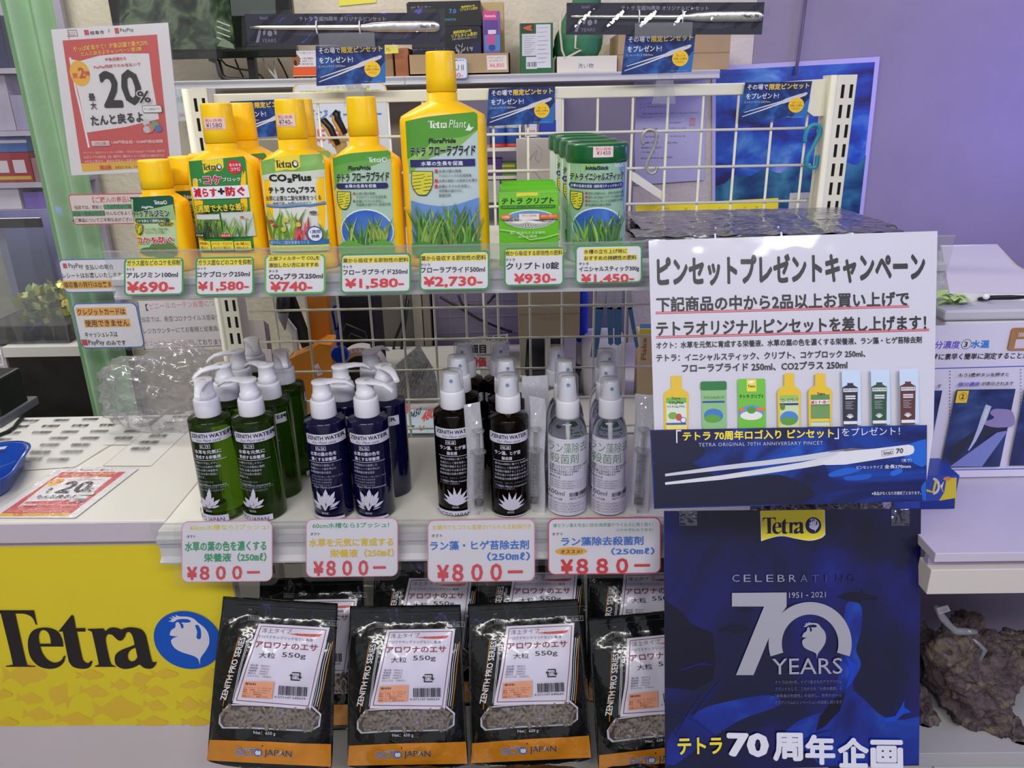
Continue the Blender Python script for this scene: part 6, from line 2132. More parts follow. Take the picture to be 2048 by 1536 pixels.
def hang_pack():
    Y = YP - 0.003
    c = aY(690, 60, Y)
    t = thing('tweezers_pack', 'navy pack of silver tweezers hanging at the upper left, above the yellow bottles', 'pack', c, 'navy packs of silver tweezers')
    A = Art(c, eps=0.00006)
    A.base([(489, 28), (881, 25), (884, 89), (496, 91)], PKD, 0.0008)
    A.text('テトラ 生誕70周年 オリジナルピンセット', 598, 33, 771, 42, (176, 176, 190), 0.0, slope=0.0)
    mark(A, 519, 33, 536, 39, (110, 110, 150), (110, 110, 150), (30, 30, 60))
    A.poly([(509, 52), (524, 52), (524, 56), (518, 85), (512, 85), (518, 58), (509, 58)], (130, 128, 150))
    ri = [(540 + 14 * cos(radians(a)), 66 + 14 * sin(radians(a))) for a in range(-200, 21, 12)] + [(540 + 9 * cos(radians(a)), 66 + 9 * sin(radians(a))) for a in range(16, -201, -12)]
    A.poly(ri, (130, 128, 150)), A.ell(540, 67, 5, 6, (130, 128, 150)), A.text('YEARS', 524, 78, 552, 85, (130, 128, 150), 0.0)
    A.poly([(570, 68), (640, 64), (760, 66), (830, 72), (790, 80), (680, 74), (600, 72)], (34, 34, 62))
    A.build('card', t)
    m = MB()
    prof = [(500, 55.5, 1.5), (520, 55, 3), (560, 55.4, 3.4), (640, 55.4, 4), (715, 55.4, 4.6), (730, 55, 5.5), (748, 54.4, 8), (780, 53.6, 9.2), (850, 53, 9.6), (870, 53, 9.4), (877, 53, 7), (880, 53, 3)]
    rings = []
    for x, y, h in prof:
        p = aY(x, y, Y - 0.003)
        s_ = 0.00072 * h
        rings.append([(p.x, p.y + 0.0016 * cos(a), p.z + s_ * sin(a)) for a in [2 * pi * k / 12 for k in range(12)]])
    m.loft(rings, STEEL)
    m.build('tweezers', t)
    e = Art(aY(850, 53, Y - 0.0052), lift=0.0002)
    mark(e, 840, 50, 858, 56, (70, 70, 80), (70, 70, 80), (200, 200, 200)), e.text('70', 862, 49, 870, 56, (60, 60, 70), 0.02)
    e.build('engraving', t)
    m = MB()
    for x in (634, 720):
        p = aY(x, 55, Y - 0.0035)
        m.tube([p + Vector((0.0, -0.004 * sin(a), 0.0075 * cos(a))) for a in [pi * k / 6 for k in range(7)]], 0.0010, WHITE_PLASTIC, 6)
    m.build('ties', t)
    f = lambda u, v: (aY(484 + 406 * u, 21 + 0 * v + (78 - 4 * u) * v - 4 * u * (1 - v), Y - 0.007) + Vector((0, -0.002 * sin(u * 40 + v * 5) * sin(v * 3.1), 0)))
    MB().grid(f, 50, 12, SLEEVE).build('cellophane_sleeve', t)
    return t


hp = hang_pack()
dup(hp, hp.location + (aY(1330, 40, YP) - aY(690, 61, YP)), 'navy pack of silver tweezers hanging at the upper right', rot=(0, 0.004, 0))

# pile of packs on the upper shelf behind the sign
CRK = pbr('crinkled_dark_pack', (70, 70, 78), 0.2, coat=0.9, bump=0.8, bscale=60, var=0.35, vscale=30, bst=(0.22, 1, 1))
t0 = None
R = random.Random(21)
rows = [(1.075, 5, 1474, 426), (1.015, 4, 1500, 437), (0.955, 3, 1520, 450), (0.895, 2, 1532, 462)]
nm = ('rearmost', 'third', 'second', 'front')
lev = (('bottom', 'middle', 'upper', 'upper middle', 'topmost'), ('bottom', 'lower middle', 'upper middle', 'topmost'), ('bottom', 'middle', 'topmost'), ('lower', 'upper'))
lev = (('bottom', 'second lowest', 'middle', 'second highest', 'topmost'),) + lev[1:]
for ri_, (Y, n, xm, yt) in enumerate(rows):
    zt = aY(xm, yt, Y - 0.02).z
    h = (zt - ZD1 - 0.002) / n
    for k in range(n):
        x = aY(xm, yt, Y).x + R.uniform(-0.006, 0.006)
        lab = 'dark tweezers pack in the pile behind the white sign, %s of the %s stack' % (lev[ri_][k], nm[ri_])
        loc = Vector((x, Y, ZD1 + 0.001 + h * k))
        hh = min(h * 0.94, 0.016)
        if t0 is None:
            t0 = thing('tweezers_pack', lab, 'pack', loc, 'pile of dark tweezers packs', world=False)
            m = MB()
            m.grid(lambda u, v: Vector(((u - .5) * 0.30, (v - .5) * 0.055, 0.9 * 0.0105 + 0.0012 * sin(u * 33 + v * 4) * sin(v * 3.1) + 0.0008 * sin(u * 71))), 60, 8, CRK)
            m.grid(lambda u, v: Vector(((u - .5) * 0.30, -0.0275 - 0.004 * sin(pi * v), 0.0094 * v + 0.0014 * (v * v) * sin(u * 33))), 60, 4, CRK)
            m.grid(lambda u, v: Vector(((u - .5) * 0.30, (v - .5) * 0.055, 0.0003)), 4, 2, CRK)
            m.grid(lambda u, v: Vector(((0.15 + 0.003 * sin(pi * v)), (u - .5) * 0.055, 0.0094 * v)), 4, 4, CRK)
            m.build('sleeve', t0)
            m = MB()
            for xx in (-0.062, 0.012):
                m.tube([(xx, -0.0325, 0.001), (xx, -0.0335, 0.006), (xx, -0.029, 0.0118)], 0.0011, WHITE_PLASTIC, 6)
            m.build('ties', t0)
            t0.scale = (1, 1, hh / 0.0105)
        else:
            o = dup(t0, loc, lab, rot=(0, 0, R.uniform(-0.02, 0.02)))
            o.scale = (1, 1, hh / 0.0105)

# hooks and scissors on the grid
def hook(px, r, mat, name, label, ball=0):
    pts = []
    for x, y in smooth_path(px + [px[-1]], 5)[:-12]:
        pts.append(aY(x, y, YG - 0.006))
    m = MB().tube(pts, r, mat, 10)
    single(m, name, label, 'hook', tuple(pts[0]), 's-hooks on the wire grid')


hook([(1288, 290), (1285, 272), (1295, 260), (1308, 261), (1313, 272), (1309, 292), (1300, 312), (1293, 330), (1296, 343), (1305, 347), (1313, 340), (1316, 320)], 0.0023, pbr('zinc_wire', (176, 174, 166), 0.3, metal=0.4), 'steel_hook', 'bent steel hook hanging on the wire grid right of the green jars')
hook([(1611, 285), (1614, 262), (1625, 250), (1637, 252), (1639, 264), (1628, 290), (1614, 318), (1616, 333), (1630, 334), (1634, 318), (1636, 300)], 0.0030, pbr('aqua_plastic', (54, 168, 200), 0.3, trans=0.3), 'plastic_hook', 'aqua blue plastic hook on the wire grid beside the right post')
t = thing('scissors', 'scissors with black and tan handles hung on the wire grid', 'scissors', aY(675, 285, YG + 0.012))
for px in ([(642, 244), (648, 242), (660, 256), (668, 274), (676, 290)], [(668, 224), (673, 228), (674, 238), (682, 252), (690, 268)]):
    pts = [aY(x, y, YG + 0.012) for x, y in px]
    h_ = MB().tube(pts, [0.0046, 0.0056, 0.0056, 0.005, 0.0045], BLACK_PL, 10).build('handle', t)
    MB().tube([p + Vector((-0.0042, -0.0024, -0.002)) for p in pts[1:]], 0.0028, pbr('tan_rubber', (206, 150, 70), 0.5), 8).build('grip_inlay', h_)
MB().prism([aY(x, y, YG + 0.012) for x, y in ((664, 284), (690, 268), (700, 330), (690, 350), (684, 330))], (0, 0.002, 0), STEEL).build('blade', t)

# ================================================================== BACK WALL: shelf and what stands on it
YS = 1.93
zs = aY(1100, 146, YS).z
t = thing('wall_shelf', 'white wall shelf behind the rack carrying boxes and the monitor', 'shelf', (0, YS, zs))
X0, X1 = aY(300, 180, YS).x, aY(1440, 135, YS).x
MB().box(X0, X1, YS + 0.002, YW - 0.002, zs - 0.02, zs, WHITE_METAL).build('board', t)
zl = aY(1100, 163, YS).z
for a_, b_ in ((X0, aY(810, 160, YS).x - 0.001), (aY(810, 160, YS).x + 0.001, X1)):
    MB().prism([(a_, YS, zs), (a_, YS - 0.004, zs - 0.003), (a_, YS - 0.001, zs - 0.010), (a_, YS - 0.001, zl + 0.004), (a_, YS - 0.008, zl), (a_, YS + 0.004, zl), (a_, YS + 0.004, zs)], (b_ - a_, 0, 0), RAIL_METAL).build('front_rail', t)
YI = 1.965


def onshelf(name, label, cat, box, dep, mat, draw=None, Y=YI, group=None):
    return carton(name, label, cat, box, Y, dep, mat, draw, group, zb=zs + 0.0008)


# monitor
t = thing('monitor', 'black flat monitor with a dark planted tank picture on the wall shelf', 'monitor', aY(420, 170, YI))
mp = [aY(x, y, YI) for x, y in ((215, -120), (583, -135), (588, 100), (224, 112))]
mx0, mx1, mz0, mz1 = aY(224, 60, YI).x, aY(586, 50, YI).x, aY(400, 117, YI).z, aY(400, -160, YI).z
MB().box(mx0, mx1, YI + 0.004, YI + 0.03, mz0, mz1, BLACK_PL).build('housing', t, bev=0.004)
A = Art((0, YI + 0.004, mz0 + 0.1), lift=0.0003)
A.poly([(232, -60), (574, -70), (581, 92), (236, 100)], pbr('dark_screen', (12, 13, 15), 0.08, coat=0.8))
A.poly([(238, -60), (448, -66), (472, 98), (240, 100)], ramp_mat('tank_on_screen', [(0.35, (14, 20, 18)), (0.5, (48, 66, 48)), (0.62, (96, 112, 84)), (0.74, (30, 40, 46))], 22, 0.15, 5, 1.0, coat=0.5))
A.poly([(455, -66), (548, -70), (552, 30), (463, 32)], (70, 78, 74))  # grey patch paints a reflection onto the screen
for k in range(4):
    A.line(434, 42 + 11 * k, 460, 52 + 11 * k, 2.2, (186, 194, 194))
A.poly([(434, 92), (446, 76), (466, 88), (470, 98)], (120, 134, 110))
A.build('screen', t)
MB().box(mx0 - 0.001, mx1 + 0.001, YI - 0.002, YI + 0.004, mz0 - 0.001, mz0 + 0.016, pbr('gloss_black', (14, 14, 15), 0.12, coat=0.6)).build('chin', t, bev=0.002)
ft = [aY(x, y, YI + 0.02) for x, y in ((420, 116), (436, 124), (442, 150), (452, 160), (500, 163), (530, 166))]
MB().tube(ft, 0.008, BLACK_PL, 10).build('foot', t)
MB().box(aY(493, 140, YI).x, aY(508, 140, YI).x, YI + 0.012, YI + 0.03, zs + 0.001, mz0, BLACK_PL).build('neck', t)
for i, pl in enumerate(([(441, 118), (452, 130), (475, 138), (500, 141), (520, 150), (535, 166)], [(470, 118), (478, 138), (492, 165)], [(556, 117), (566, 135), (580, 166)])):
    pts = [aY(x, y, YI + 0.06) for x, y in pl]
    single(MB().tube(pts, 0.0022, BLACK_PL, 8), 'cable', ('black cable looping behind the monitor neck', 'black cable running straight down left of the monitor neck', 'black cable hanging right of the monitor neck')[i], 'cable', tuple(pts[0]), 'cables under the monitor')
for i, pl in enumerate(([(526, 117), (532, 132), (545, 148), (560, 166)], [(548, 122), (549, 140), (556, 164)])):
    pts = [aY(x, y, YI + 0.07) for x, y in pl]
    single(MB().tube(pts, 0.0026, WHITE_PLASTIC, 8), 'cable', ('white cable curving behind the monitor, the left one', 'white cable behind the monitor, the right one')[i], 'cable', tuple(pts[0]), 'cables under the monitor')


def b1_(A):
    A.rect(586, 102, 694, 134, (214, 212, 214)), A.ell(592, 120, 8, 12, (150, 90, 50)), A.ell(591, 126, 3, 6, (40, 30, 30))
    A.text('アクア用マグネット', 594, 104, 630, 109, (120, 110, 120), 0.0)
    for k in range(3):
        A.ell(600, 117 + 5.5 * k, 1.2, 1.2, (60, 60, 70)), A.text(('小型水槽専用', '水中モーター', '防水加工品')[k], 604, 115 + 5.5 * k, 626, 119 + 5.5 * k, (90, 90, 110), 0.0)
    A.rect(586, 136, 694, 150, (216, 84, 40)), A.rect(586, 151, 694, 153, (226, 170, 110)), A.rect(588, 153, 694, 164, (30, 22, 20)), A.text('AQUA GEEK', 592, 155.5, 648, 162.5, (200, 150, 100), 0.01)


onshelf('display_box', 'white and orange box beside the monitor on the wall shelf', 'box', (586, 102, 694, 165), 0.08, pbr('orange_carton', (196, 96, 60), 0.5), b1_)
onshelf('slim_carton', 'brown slim carton on the wall shelf, left of a reddish one', 'box', (756, 100, 786, 156), 0.12, KRAFT, None, group='slim brown cartons')
onshelf('slim_carton', 'reddish brown slim carton leaning beside the cardboard tray', 'box', (790, 96, 818, 156), 0.12, pbr('red_kraft', (164, 104, 72), 0.8, var=0.08), None, group='slim brown cartons')
m = MB()
YT3 = YI - 0.02
q0, q1 = aY(818, 150, YT3), aY(1020, 140, YT3)
zt3 = aY(900, 108, YT3).z
t = thing('cardboard_tray', 'open cardboard tray holding the black meter boxes', 'tray', ((q0.x + q1.x) / 2, YT3, zs))
m.box(q0.x, q1.x, YT3, YT3 + 0.003, zs + 0.001, zt3, CARD).box(q0.x, q1.x, YT3 + 0.197, YT3 + 0.2, zs + 0.001, zt3, CARD).box(q0.x, q0.x + 0.003, YT3, YT3 + 0.2, zs + 0.001, zt3, CARD).box(q1.x - 0.003, q1.x, YT3, YT3 + 0.2, zs + 0.001, zt3, CARD).box(q0.x, q1.x, YT3, YT3 + 0.2, zs + 0.001, zs + 0.004, CARD)
m.build('tray_walls', t)
A = Art((q0.x, YT3, zs + 0.03), lift=0.0004)
A.rect(973, 111, 1013, 140, (226, 214, 206)), A.text('リアルタイム pHモニター', 975, 114, 1009, 119, (60, 50, 50), 0.0, slope=-.05), A.text('ロングタイプ', 978, 120, 1006, 124, (60, 50, 50), 0.0, slope=-.05), A.text('¥6,800', 979, 127, 1008, 136, (220, 80, 70), 0.0, slope=-.03)
A.build('price_label', t)
ZY = (216, 206, 60)


def b2_(A):
    A.rect(816, 4, 961, 50, (14, 14, 18))
    A.text('pH モニター', 822, 12, 862, 18, (150, 150, 160), 0.0), A.text('7.0', 898, 18, 912, 27, (70, 140, 200), 0.02), A.text('MONITOR', 890, 37, 912, 42, (70, 140, 160), 0.02)
    A.text('連続測定pHを', 922, 12, 950, 17, ZY, 0.02, slope=-.12), A.text('リアルタイム表示!', 920, 17, 955, 23, ZY, 0.02, slope=-.12)


def b3_(A):
    A.text('連続測定pHを', 906, 62, 943, 69, ZY, 0.02, slope=-.12), A.text('リアルタイム表示!', 903, 69, 954, 77, ZY, 0.02, slope=-.12), A.text('水槽の健康管理が簡単にできる!', 904, 77, 954, 81, (170, 170, 180), 0.0, slope=-.1)
    R_ = random.Random(8)
    for k in range(16):
        x, y = R_.uniform(912, 948), R_.uniform(84, 102)
        A.pline([(x, y), (x + R_.uniform(-5, 5), y + R_.uniform(3, 9))], [0.4, 2.5], (170, 172, 176))
    A.text('pH ペーハーモニター', 826, 97, 898, 103, (120, 110, 170), 0.0)


zk = aY(880, 53, YI).z
KBX = pbr('black_carton', (16, 16, 20), 0.3, coat=0.2)
carton('meter_box', 'black meter box lying on top of another black box in the cardboard tray', 'box', (814, 4, 962, 52), YI + 0.01, 0.14, KBX, b2_, 'black meter boxes', zb=zk + 0.0005)
carton('meter_box', 'black meter box with yellow slogan standing in the cardboard tray', 'box', (823, 53, 962, 108), YI + 0.005, 0.15, KBX, b3_, 'black meter boxes', zb=zs + 0.005)
carton('plain_carton', 'tall tan carton behind the pink and blue kit in the tray', 'box', (964, 4, 1008, 106), YI + 0.09, 0.06, pbr('tan_board', (196, 172, 122), 0.8, var=0.05), None, zb=zs + 0.005)


def b4_(A):
    A.rect(966, 22, 993, 40, (206, 70, 130)), A.rect(967, 41, 996, 70, (90, 60, 140)), A.rect(969, 70, 1000, 102, (80, 130, 190)), A.text('Ammonia', 969, 29, 991, 35, (236, 220, 230), 0.02)
    A.ell(982, 80, 9, 14, (190, 80, 140)), A.rect(976, 60, 992, 68, (220, 206, 216)), A.ell(984, 95, 7, 6, (30, 70, 140))


carton('test_kit', 'narrow pink and blue test kit box at the right end of the tray', 'box', (966, 22, 1000, 106), YI + 0.01, 0.05, pbr('purple_kit', (120, 84, 160), 0.4), b4_, zb=zs + 0.005)


def b5_(A):
    A.rect(1042, 47, 1068, 66, (34, 60, 40)), A.poly(smooth_path([(1045, 56, 1), (1054, 52), (1064, 50, 1), (1062, 57), (1066, 62, 1), (1054, 60)]), (206, 90, 40))
    A.rect(1044, 68, 1074, 112, (206, 206, 212)), A.rect(1052, 114, 1074, 138, (210, 210, 216)), A.bars(1054, 124, 1072, 134, (40, 40, 44), 3, 14)
    A.rect(1072, 49, 1101, 136, (210, 210, 216))
    for k in range(9):
        A.line(1046 + k * 0.3, 73 + 4.3 * k, 1070 - (k % 3) * 4, 72 + 4.3 * k, 0.7, (150, 150, 160)), A.line(1075, 56 + 8.6 * k, 1097 - (k % 3) * 3, 55 + 8.6 * k, 0.8, (150, 150, 160))


onshelf('filter_box', 'green and white box in clear wrap on the wall shelf', 'box', (1040, 46, 1106, 141), 0.13, pbr('green_carton', (34, 100, 56), 0.35), b5_)
# crate with the green bag
t = onshelf('plastic_crate', 'white plastic crate with a handwritten note under the green bag', 'crate', (1114, 112, 1234, 144), 0.16, pbr('white_crate', (216, 212, 200), 0.5), lambda A: (A.rect(1154, 121, 1192, 143, (214, 212, 208)), A.text('洗い物', 1156, 127, 1187, 137, (50, 46, 50), 0.0)))
bgm = pbr('green_cloth', (58, 122, 84), 0.8, var=0.12, vscale=20)
m = MB()
bcx, bw2 = aY(1168, 70, YI + 0.06), aY(1215, 70, YI + 0.06).x - aY(1168, 70, YI + 0.06).x
zc = aY(1160, 112, YI + 0.06).z
zh = aY(1160, 0, YI + 0.06).z
rg = []
for k in range(12):
    q = k / 11
    w = bw2 * (0.98 - 0.35 * q + 0.12 * sin(q * 5))
    rg.append([(bcx.x - 0.02 + 0.03 * q + w * cos(2 * pi * i / 28) * (1 + 0.06 * sin(3 * i + k)), YI + 0.07 + 0.06 * sin(2 * pi * i / 28) * (1 - 0.4 * q), zc + 0.001 + (zh + 0.02 - zc) * q + 0.004 * sin(i * 1.7)) for i in range(28)])
m.loft(rg, bgm)
t = thing('cloth_bag', 'green cloth bag with white cord on the plastic crate', 'bag', (bcx.x, YI + 0.07, zc))
m.build('bag_body', t)
MB().tube([aY(x, y, YI + 0.005 - 0.004 * (i % 2)) for i, (x, y) in enumerate(((1122, 28), (1120, 60), (1124, 100), (1130, 116), (1140, 112), (1162, 100), (1150, 96), (1152, 70)))], 0.0026, (206, 198, 170), 8).build('cord', t)
onshelf('cardboard_box', 'brown cardboard box at the right end of the wall shelf', 'box', (1236, 64, 1460, 134), 0.18, CARD, lambda A: A.rect(1236, 108, 1459, 111, (150, 122, 84)), Y=YI + 0.02)
# notes
def slip(name, label, pts, Y, col, rows, cat='note', grp=None):
    c = aY(sum(p[0] for p in pts) / len(pts), sum(p[1] for p in pts) / len(pts), Y)
    A = Art(c)
    A.base(pts, col, 0.0006)
    for r in rows:
        A.text(r[0], *r[1:5], r[5], r[6] if len(r) > 6 else 0.01)
    o = A.build(name, None, off=c)
    o.location = c
    o['label'], o['category'] = label, cat
    if grp:
        o['group'] = grp
    return o


slip('wall_note', 'yellow paper note on the rough wall at the top edge of the picture', [(677, -30), (751, -32), (752, 5), (678, 12)], YW - 0.003, (236, 228, 80), [('お知らせ', 690, -22, 740, -4, (60, 60, 60))])
slip('price_note', 'small yellow price note in front of the slim cartons', [(768, 91), (796, 88), (797, 106), (770, 108)], YI - 0.03, (226, 220, 90), [('70-', 771, 96, 782, 103, (200, 80, 60))])
tg = slip('price_note', 'white blue-edged price note on the wall shelf rail beside the tallest bottle cap', Art(aY(908, 136, YS - 0.012)).rpts(890, 116, 934, 158, 6), YS - 0.012, (110, 150, 200), [])
slip('price_note_face', 'white face of the price note beside the tallest bottle cap', Art(aY(908, 136, YS - 0.0126)).rpts(891.5, 117.5, 932.5, 156.5, 5), YS - 0.0126, (222, 224, 232), [('MV4.5', 910, 119, 928, 122, (60, 60, 70)), ('U II', 910, 130, 927, 141, (50, 50, 60), 0.0), ('80-', 906, 146, 926, 155, (210, 70, 70), 0.01)]).parent = tg
f_ = bpy.data.objects['price_note_face']
f_.location = f_.location - tg.location
for k_ in ('label', 'category'):
    del f_[k_]
# big price card hung under the shelf
t = thing('price_card', 'large white price card with blue and red lettering behind the scissors', 'price tag', aY(680, 310, YS - 0.014))
A = Art(aY(680, 240, YS - 0.014))
A.base(A.rpts(584, 168, 772, 312, 14), (232, 190, 110), 0.0008)
A.rrect(588, 170, 769, 309, 12, (222, 226, 234))
A.text('デジタル PH 測定器', 651, 172, 740, 179, (200, 186, 60), 0.02), A.rect(598, 182, 762, 190, (226, 216, 80)), A.text('二点校正（7.0/4.0）で AUTO 校正機能搭載！', 600, 183, 760, 189, (60, 60, 40), 0.02)
A.text('デジペーハー', 604, 219, 762, 242, (90, 140, 206), 0.03), A.text('¥5,900-', 606, 258, 740, 288, (222, 110, 120), 0.03)
A.build('printed_card', t)
slip('leaflet', 'white leaflet with green and red print seen through the vinyl screen', [(345, 178), (380, 176), (386, 240), (352, 243)], YS - 0.012, (206, 214, 220), [('水替え', 352, 192, 374, 206, (110, 170, 140)), ('SALE', 358, 226, 374, 234, (210, 120, 120))], 'leaflet')

# framed certificate and the river poster on the wall
YC = YW - 0.012
c = aY(1336, 255, YC)
t = thing('certificate', 'white certificate with red seal in a clear sleeve on the wall', 'document', c)
A = Art(c)
A.base([(1267, 146), (1412, 140), (1408, 360), (1270, 370)], (206, 206, 226), 0.0008)
GY = (120, 116, 130)
A.text('動物取扱業登録証', 1320, 190, 1368, 194, GY, 0.0, slope=-.03)
for i, (q, x0, x1, y) in enumerate((('氏　名', 1280, 1290, 207), ('有限会社　代表取締役', 1294, 1320, 205.5), ('住　所', 1280, 1290, 213.5), ('岐阜県岐阜市', 1294, 1334, 212), ('動物の愛護及び管理に関する法律第十条第一項の規定に基づき登録を受けた', 1286, 1399, 226), ('者であることを証する', 1281, 1306, 233),
                                     ('岐阜市保健所長', 1339, 1362, 244), ('登録番号', 1286, 1316, 256), ('平成二十五年', 1339, 1372, 255), ('有効期間', 1290, 1318, 272), ('令和五年', 1339, 1372, 271), ('種別', 1282, 1316, 284), ('販売', 1332, 1355, 284), ('事業所の名称', 1282, 1324, 294), ('代表者', 1282, 1310, 303), ('動物取扱責任者', 1282, 1326, 315), ('実施者', 1332, 1345, 313))):
    A.text(q, x0, y, x1, y + 3.4, GY, 0.0, slope=-.02)
A.rect(1380, 236, 1391, 252, (226, 150, 150)), A.text('岐阜', 1381, 238, 1390, 250, (206, 200, 220), 0.0), A.ell(1338, 152, 4, 4, (226, 150, 160))
A.build('paper', t)
f = Art(c)
f.mb.add([f.pt(x, y, 0.003) for x, y in ((1262, 142), (1418, 136), (1415, 366), (1264, 376))], [(0, 1, 2, 3)], LAMI)
f.build('clear_sleeve', t)
RIV = ramp_mat('river_photo', [(0.36, (16, 18, 56)), (0.44, (30, 50, 136)), (0.54, (30, 90, 180)), (0.62, (74, 140, 196)), (0.72, (160, 170, 216))], 7, 0.3, 12, 0.5, coat=0.2, stretch=(1, 1, 1.6))
c = aY(1590, 280, YW - 0.006)
t = thing('river_poster', 'blue underwater river poster with white border on the back wall', 'poster', c)
A = Art(c)
A.base([(1424, 133), (1760, 113), (1722, 470), (1424, 480)], (196, 190, 224), 0.0008)
A.poly([(1432, 141), (1750, 124), (1714, 470), (1430, 478)], RIV)
A.poly(smooth_path([(1431, 372, 1), (1450, 366), (1470, 350), (1500, 352), (1530, 338), (1560, 346), (1600, 330), (1640, 338), (1680, 322), (1712, 330), (1732, 310, 1), (1714, 470, 1), (1430, 476, 1)]), ramp_mat('mossy_rock_print', [(0.35, (16, 54, 100)), (0.5, (34, 104, 130)), (0.68, (70, 146, 156))], 12, 0.3, 12, 0.6))
A.build('print', t)
t = MB().tube([aY(x, y, YW - 0.016) for x, y in ((1614, -20), (1604, 60), (1596, 120), (1590, 150))], 0.004, (108, 96, 116), 8)
single(t, 'wall_cable', 'thin cable running down the smooth wall onto the river poster', 'cable', tuple(aY(1604, 60, YW - 0.016)))
slip('shelf_strip', 'yellow paper strip behind the wire grid at the pile of packs', [(1271, 411), (1557, 396), (1556, 428), (1273, 442)], YG + 0.05, (240, 224, 56), [('Color inside', 1310, 416, 1540, 430, (206, 190, 60))], 'strip')
slip('folded_note', 'white note with faint print behind the grid beside the right post', [(1580, 386), (1640, 384), (1634, 425), (1576, 428)], YG + 0.06, (206, 206, 206), [('本日のおすすめ', 1584, 396, 1630, 406, (130, 130, 136))], 'note')

# ================================================================== BEHIND THE GRID: desk and what stands on it
ZK = 0.915
t = thing('till_desk', 'white till desk behind the wire grid, level with the counter', 'desk', (0, 1.4, 0))
MB().box(-0.41, 0.40, 1.195, 1.70, ZK - 0.03, ZK, LAMW).build('desk_top', t, bev=0.001)
for x in (-0.40, 0.36):
    MB().box(x, x + 0.03, 1.21, 1.69, 0, ZK - 0.0305, LAMW).build('desk_side', t)
MB().box(-0.369, 0.359, 1.66, 1.68, 0, ZK - 0.0305, LAMW).build('modesty_panel', t)
CAB = pbr('lavender_grey_panel', (112, 104, 124), 0.6, var=0.05, vscale=6)
YB3 = 1.74
t = thing('tall_cabinet', 'lavender grey tall cabinet behind the wire grid', 'cabinet', (0.1, YB3, 0))
cx0, cx1 = aY(868, 640, YB3).x, aY(1262, 500, YB3).x
ct = aY(1190, 172, YB3).z
MB().box(cx0, cx1, YB3, YB3 + 0.18, 0, ct, CAB).build('body', t)
m = MB()
for k in range(9):
    x = aY(900 + 35 * k, 640, YB3).x
    if cx0 < x < cx1:
        m.box(x, x + 0.0012, YB3 - 0.0012, YB3 - 0.0004, ZK, aY(1000, 590, YB3).z, (140, 132, 150))
for k in range(5):
    z = aY(1000, 600 + 32 * k, YB3).z
    m.box(cx0, cx1, YB3 - 0.0012, YB3 - 0.0004, z, z + 0.0012, (140, 132, 150))
m.build('panel_joints', t)
w_x = aY(1118, 240, YB3 - 0.03).x
MB().box(w_x - 0.007, w_x + 0.007, YB3 - 0.03, YB3 - 0.001, aY(1118, 480, YB3).z, ct, WHITE_METAL).build('white_stile', t)
t = thing('grey_cabinet', 'grey metal cabinet behind the wire grid above the blue pump bottles', 'cabinet', (aY(790, 700, 1.72).x, 1.72, 0))
gx0, gx1 = aY(640, 700, 1.72).x, aY(866, 700, 1.72).x
MB().box(gx0, gx1 - 0.002, 1.72, 1.98, 0, aY(790, 560, 1.72).z + 0.12, pbr('taupe_metal', (100, 95, 88), 0.55, var=0.04)).build('body', t, bev=0.002)
for x0, x1, c in ((828, 846, (140, 134, 124)), (848, 862, (120, 112, 100))):
    q0, q1 = aY(x0, 650, 1.70), aY(x1, 650, 1.70)
    single(MB().box(q0.x, q1.x, 1.695, 1.71, 0.0, aY(840, 585, 1.70).z + 0.06, pbr('worn_board', c, 0.7, var=0.12, vscale=20)), 'leaning_board', 'worn %s board standing in front of the grey cabinet' % ('pale' if x0 == 828 else 'brownish'), 'board', (q0.x, 1.70, 0), bev=0.001)
# orange tape dispenser
YO = 1.30
ORG = pbr('orange_plastic', (206, 128, 34), 0.4, var=0.05, vscale=14)
t = thing('tape_dispenser', 'orange tape dispenser with tall back plate behind the grid', 'dispenser', (aY(620, 780, YO).x, YO, ZK))
P_ = lambda x, y, Y=YO: aY(x, y, Y)
o0 = [(570, 724), (616, 704), (640, 690), (662, 690), (668, 830), (600, 840), (588, 840)]
fp = [P_(x, y) for x, y in o0]
fp = [Vector((p.x, p.y, max(p.z, ZK + 0.0005))) for p in fp]
MB().prism(fp, (0, 0.06, 0), ORG).build('housing', t, bev=0.002)
MB().prism([P_(608, 560, YO + 0.061), P_(652, 560, YO + 0.061), P_(660, 700, YO + 0.061), P_(622, 700, YO + 0.061)], (0, 0.012, 0), ORG).build('back_plate', t, bev=0.002)
lb = Art(P_(640, 735), lift=0.0008)
lb.poly([(627, 732), (636, 726), (646, 748), (636, 753)], (220, 206, 220)), lb.text('38', 630, 736, 640, 744, (120, 80, 110), 0.0)
lb.ell(606, 823, 3.6, 3.6, (50, 40, 30))
lb.build('sticker', t)
single(MB().prism([P_(556, 590, YO + 0.03), P_(582, 590, YO + 0.03), P_(620, 690, YO + 0.03), P_(606, 694, YO + 0.03)], (0, 0.014, 0), BLACK_PL), 'cutter_arm', 'black slanting arm left of the orange tape dispenser', 'tool', tuple(P_(600, 660, YO + 0.03)), bev=0.002)
t = thing('marker_pen', 'black marker with pointed grey tip behind the grid, hanging tip down', 'pen', tuple(P_(563, 650, YO)))
pp = [P_(566, 588, YO), P_(566, 622, YO)]
MB().tube(pp, 0.0115, BLACK_PL, 14).build('barrel', t)
MB().tube([P_(566, 622.5, YO), P_(567, 636, YO), P_(570, 660, YO)], [0.0105, 0.008, 0.001], (128, 128, 124), 14).build('tip', t)
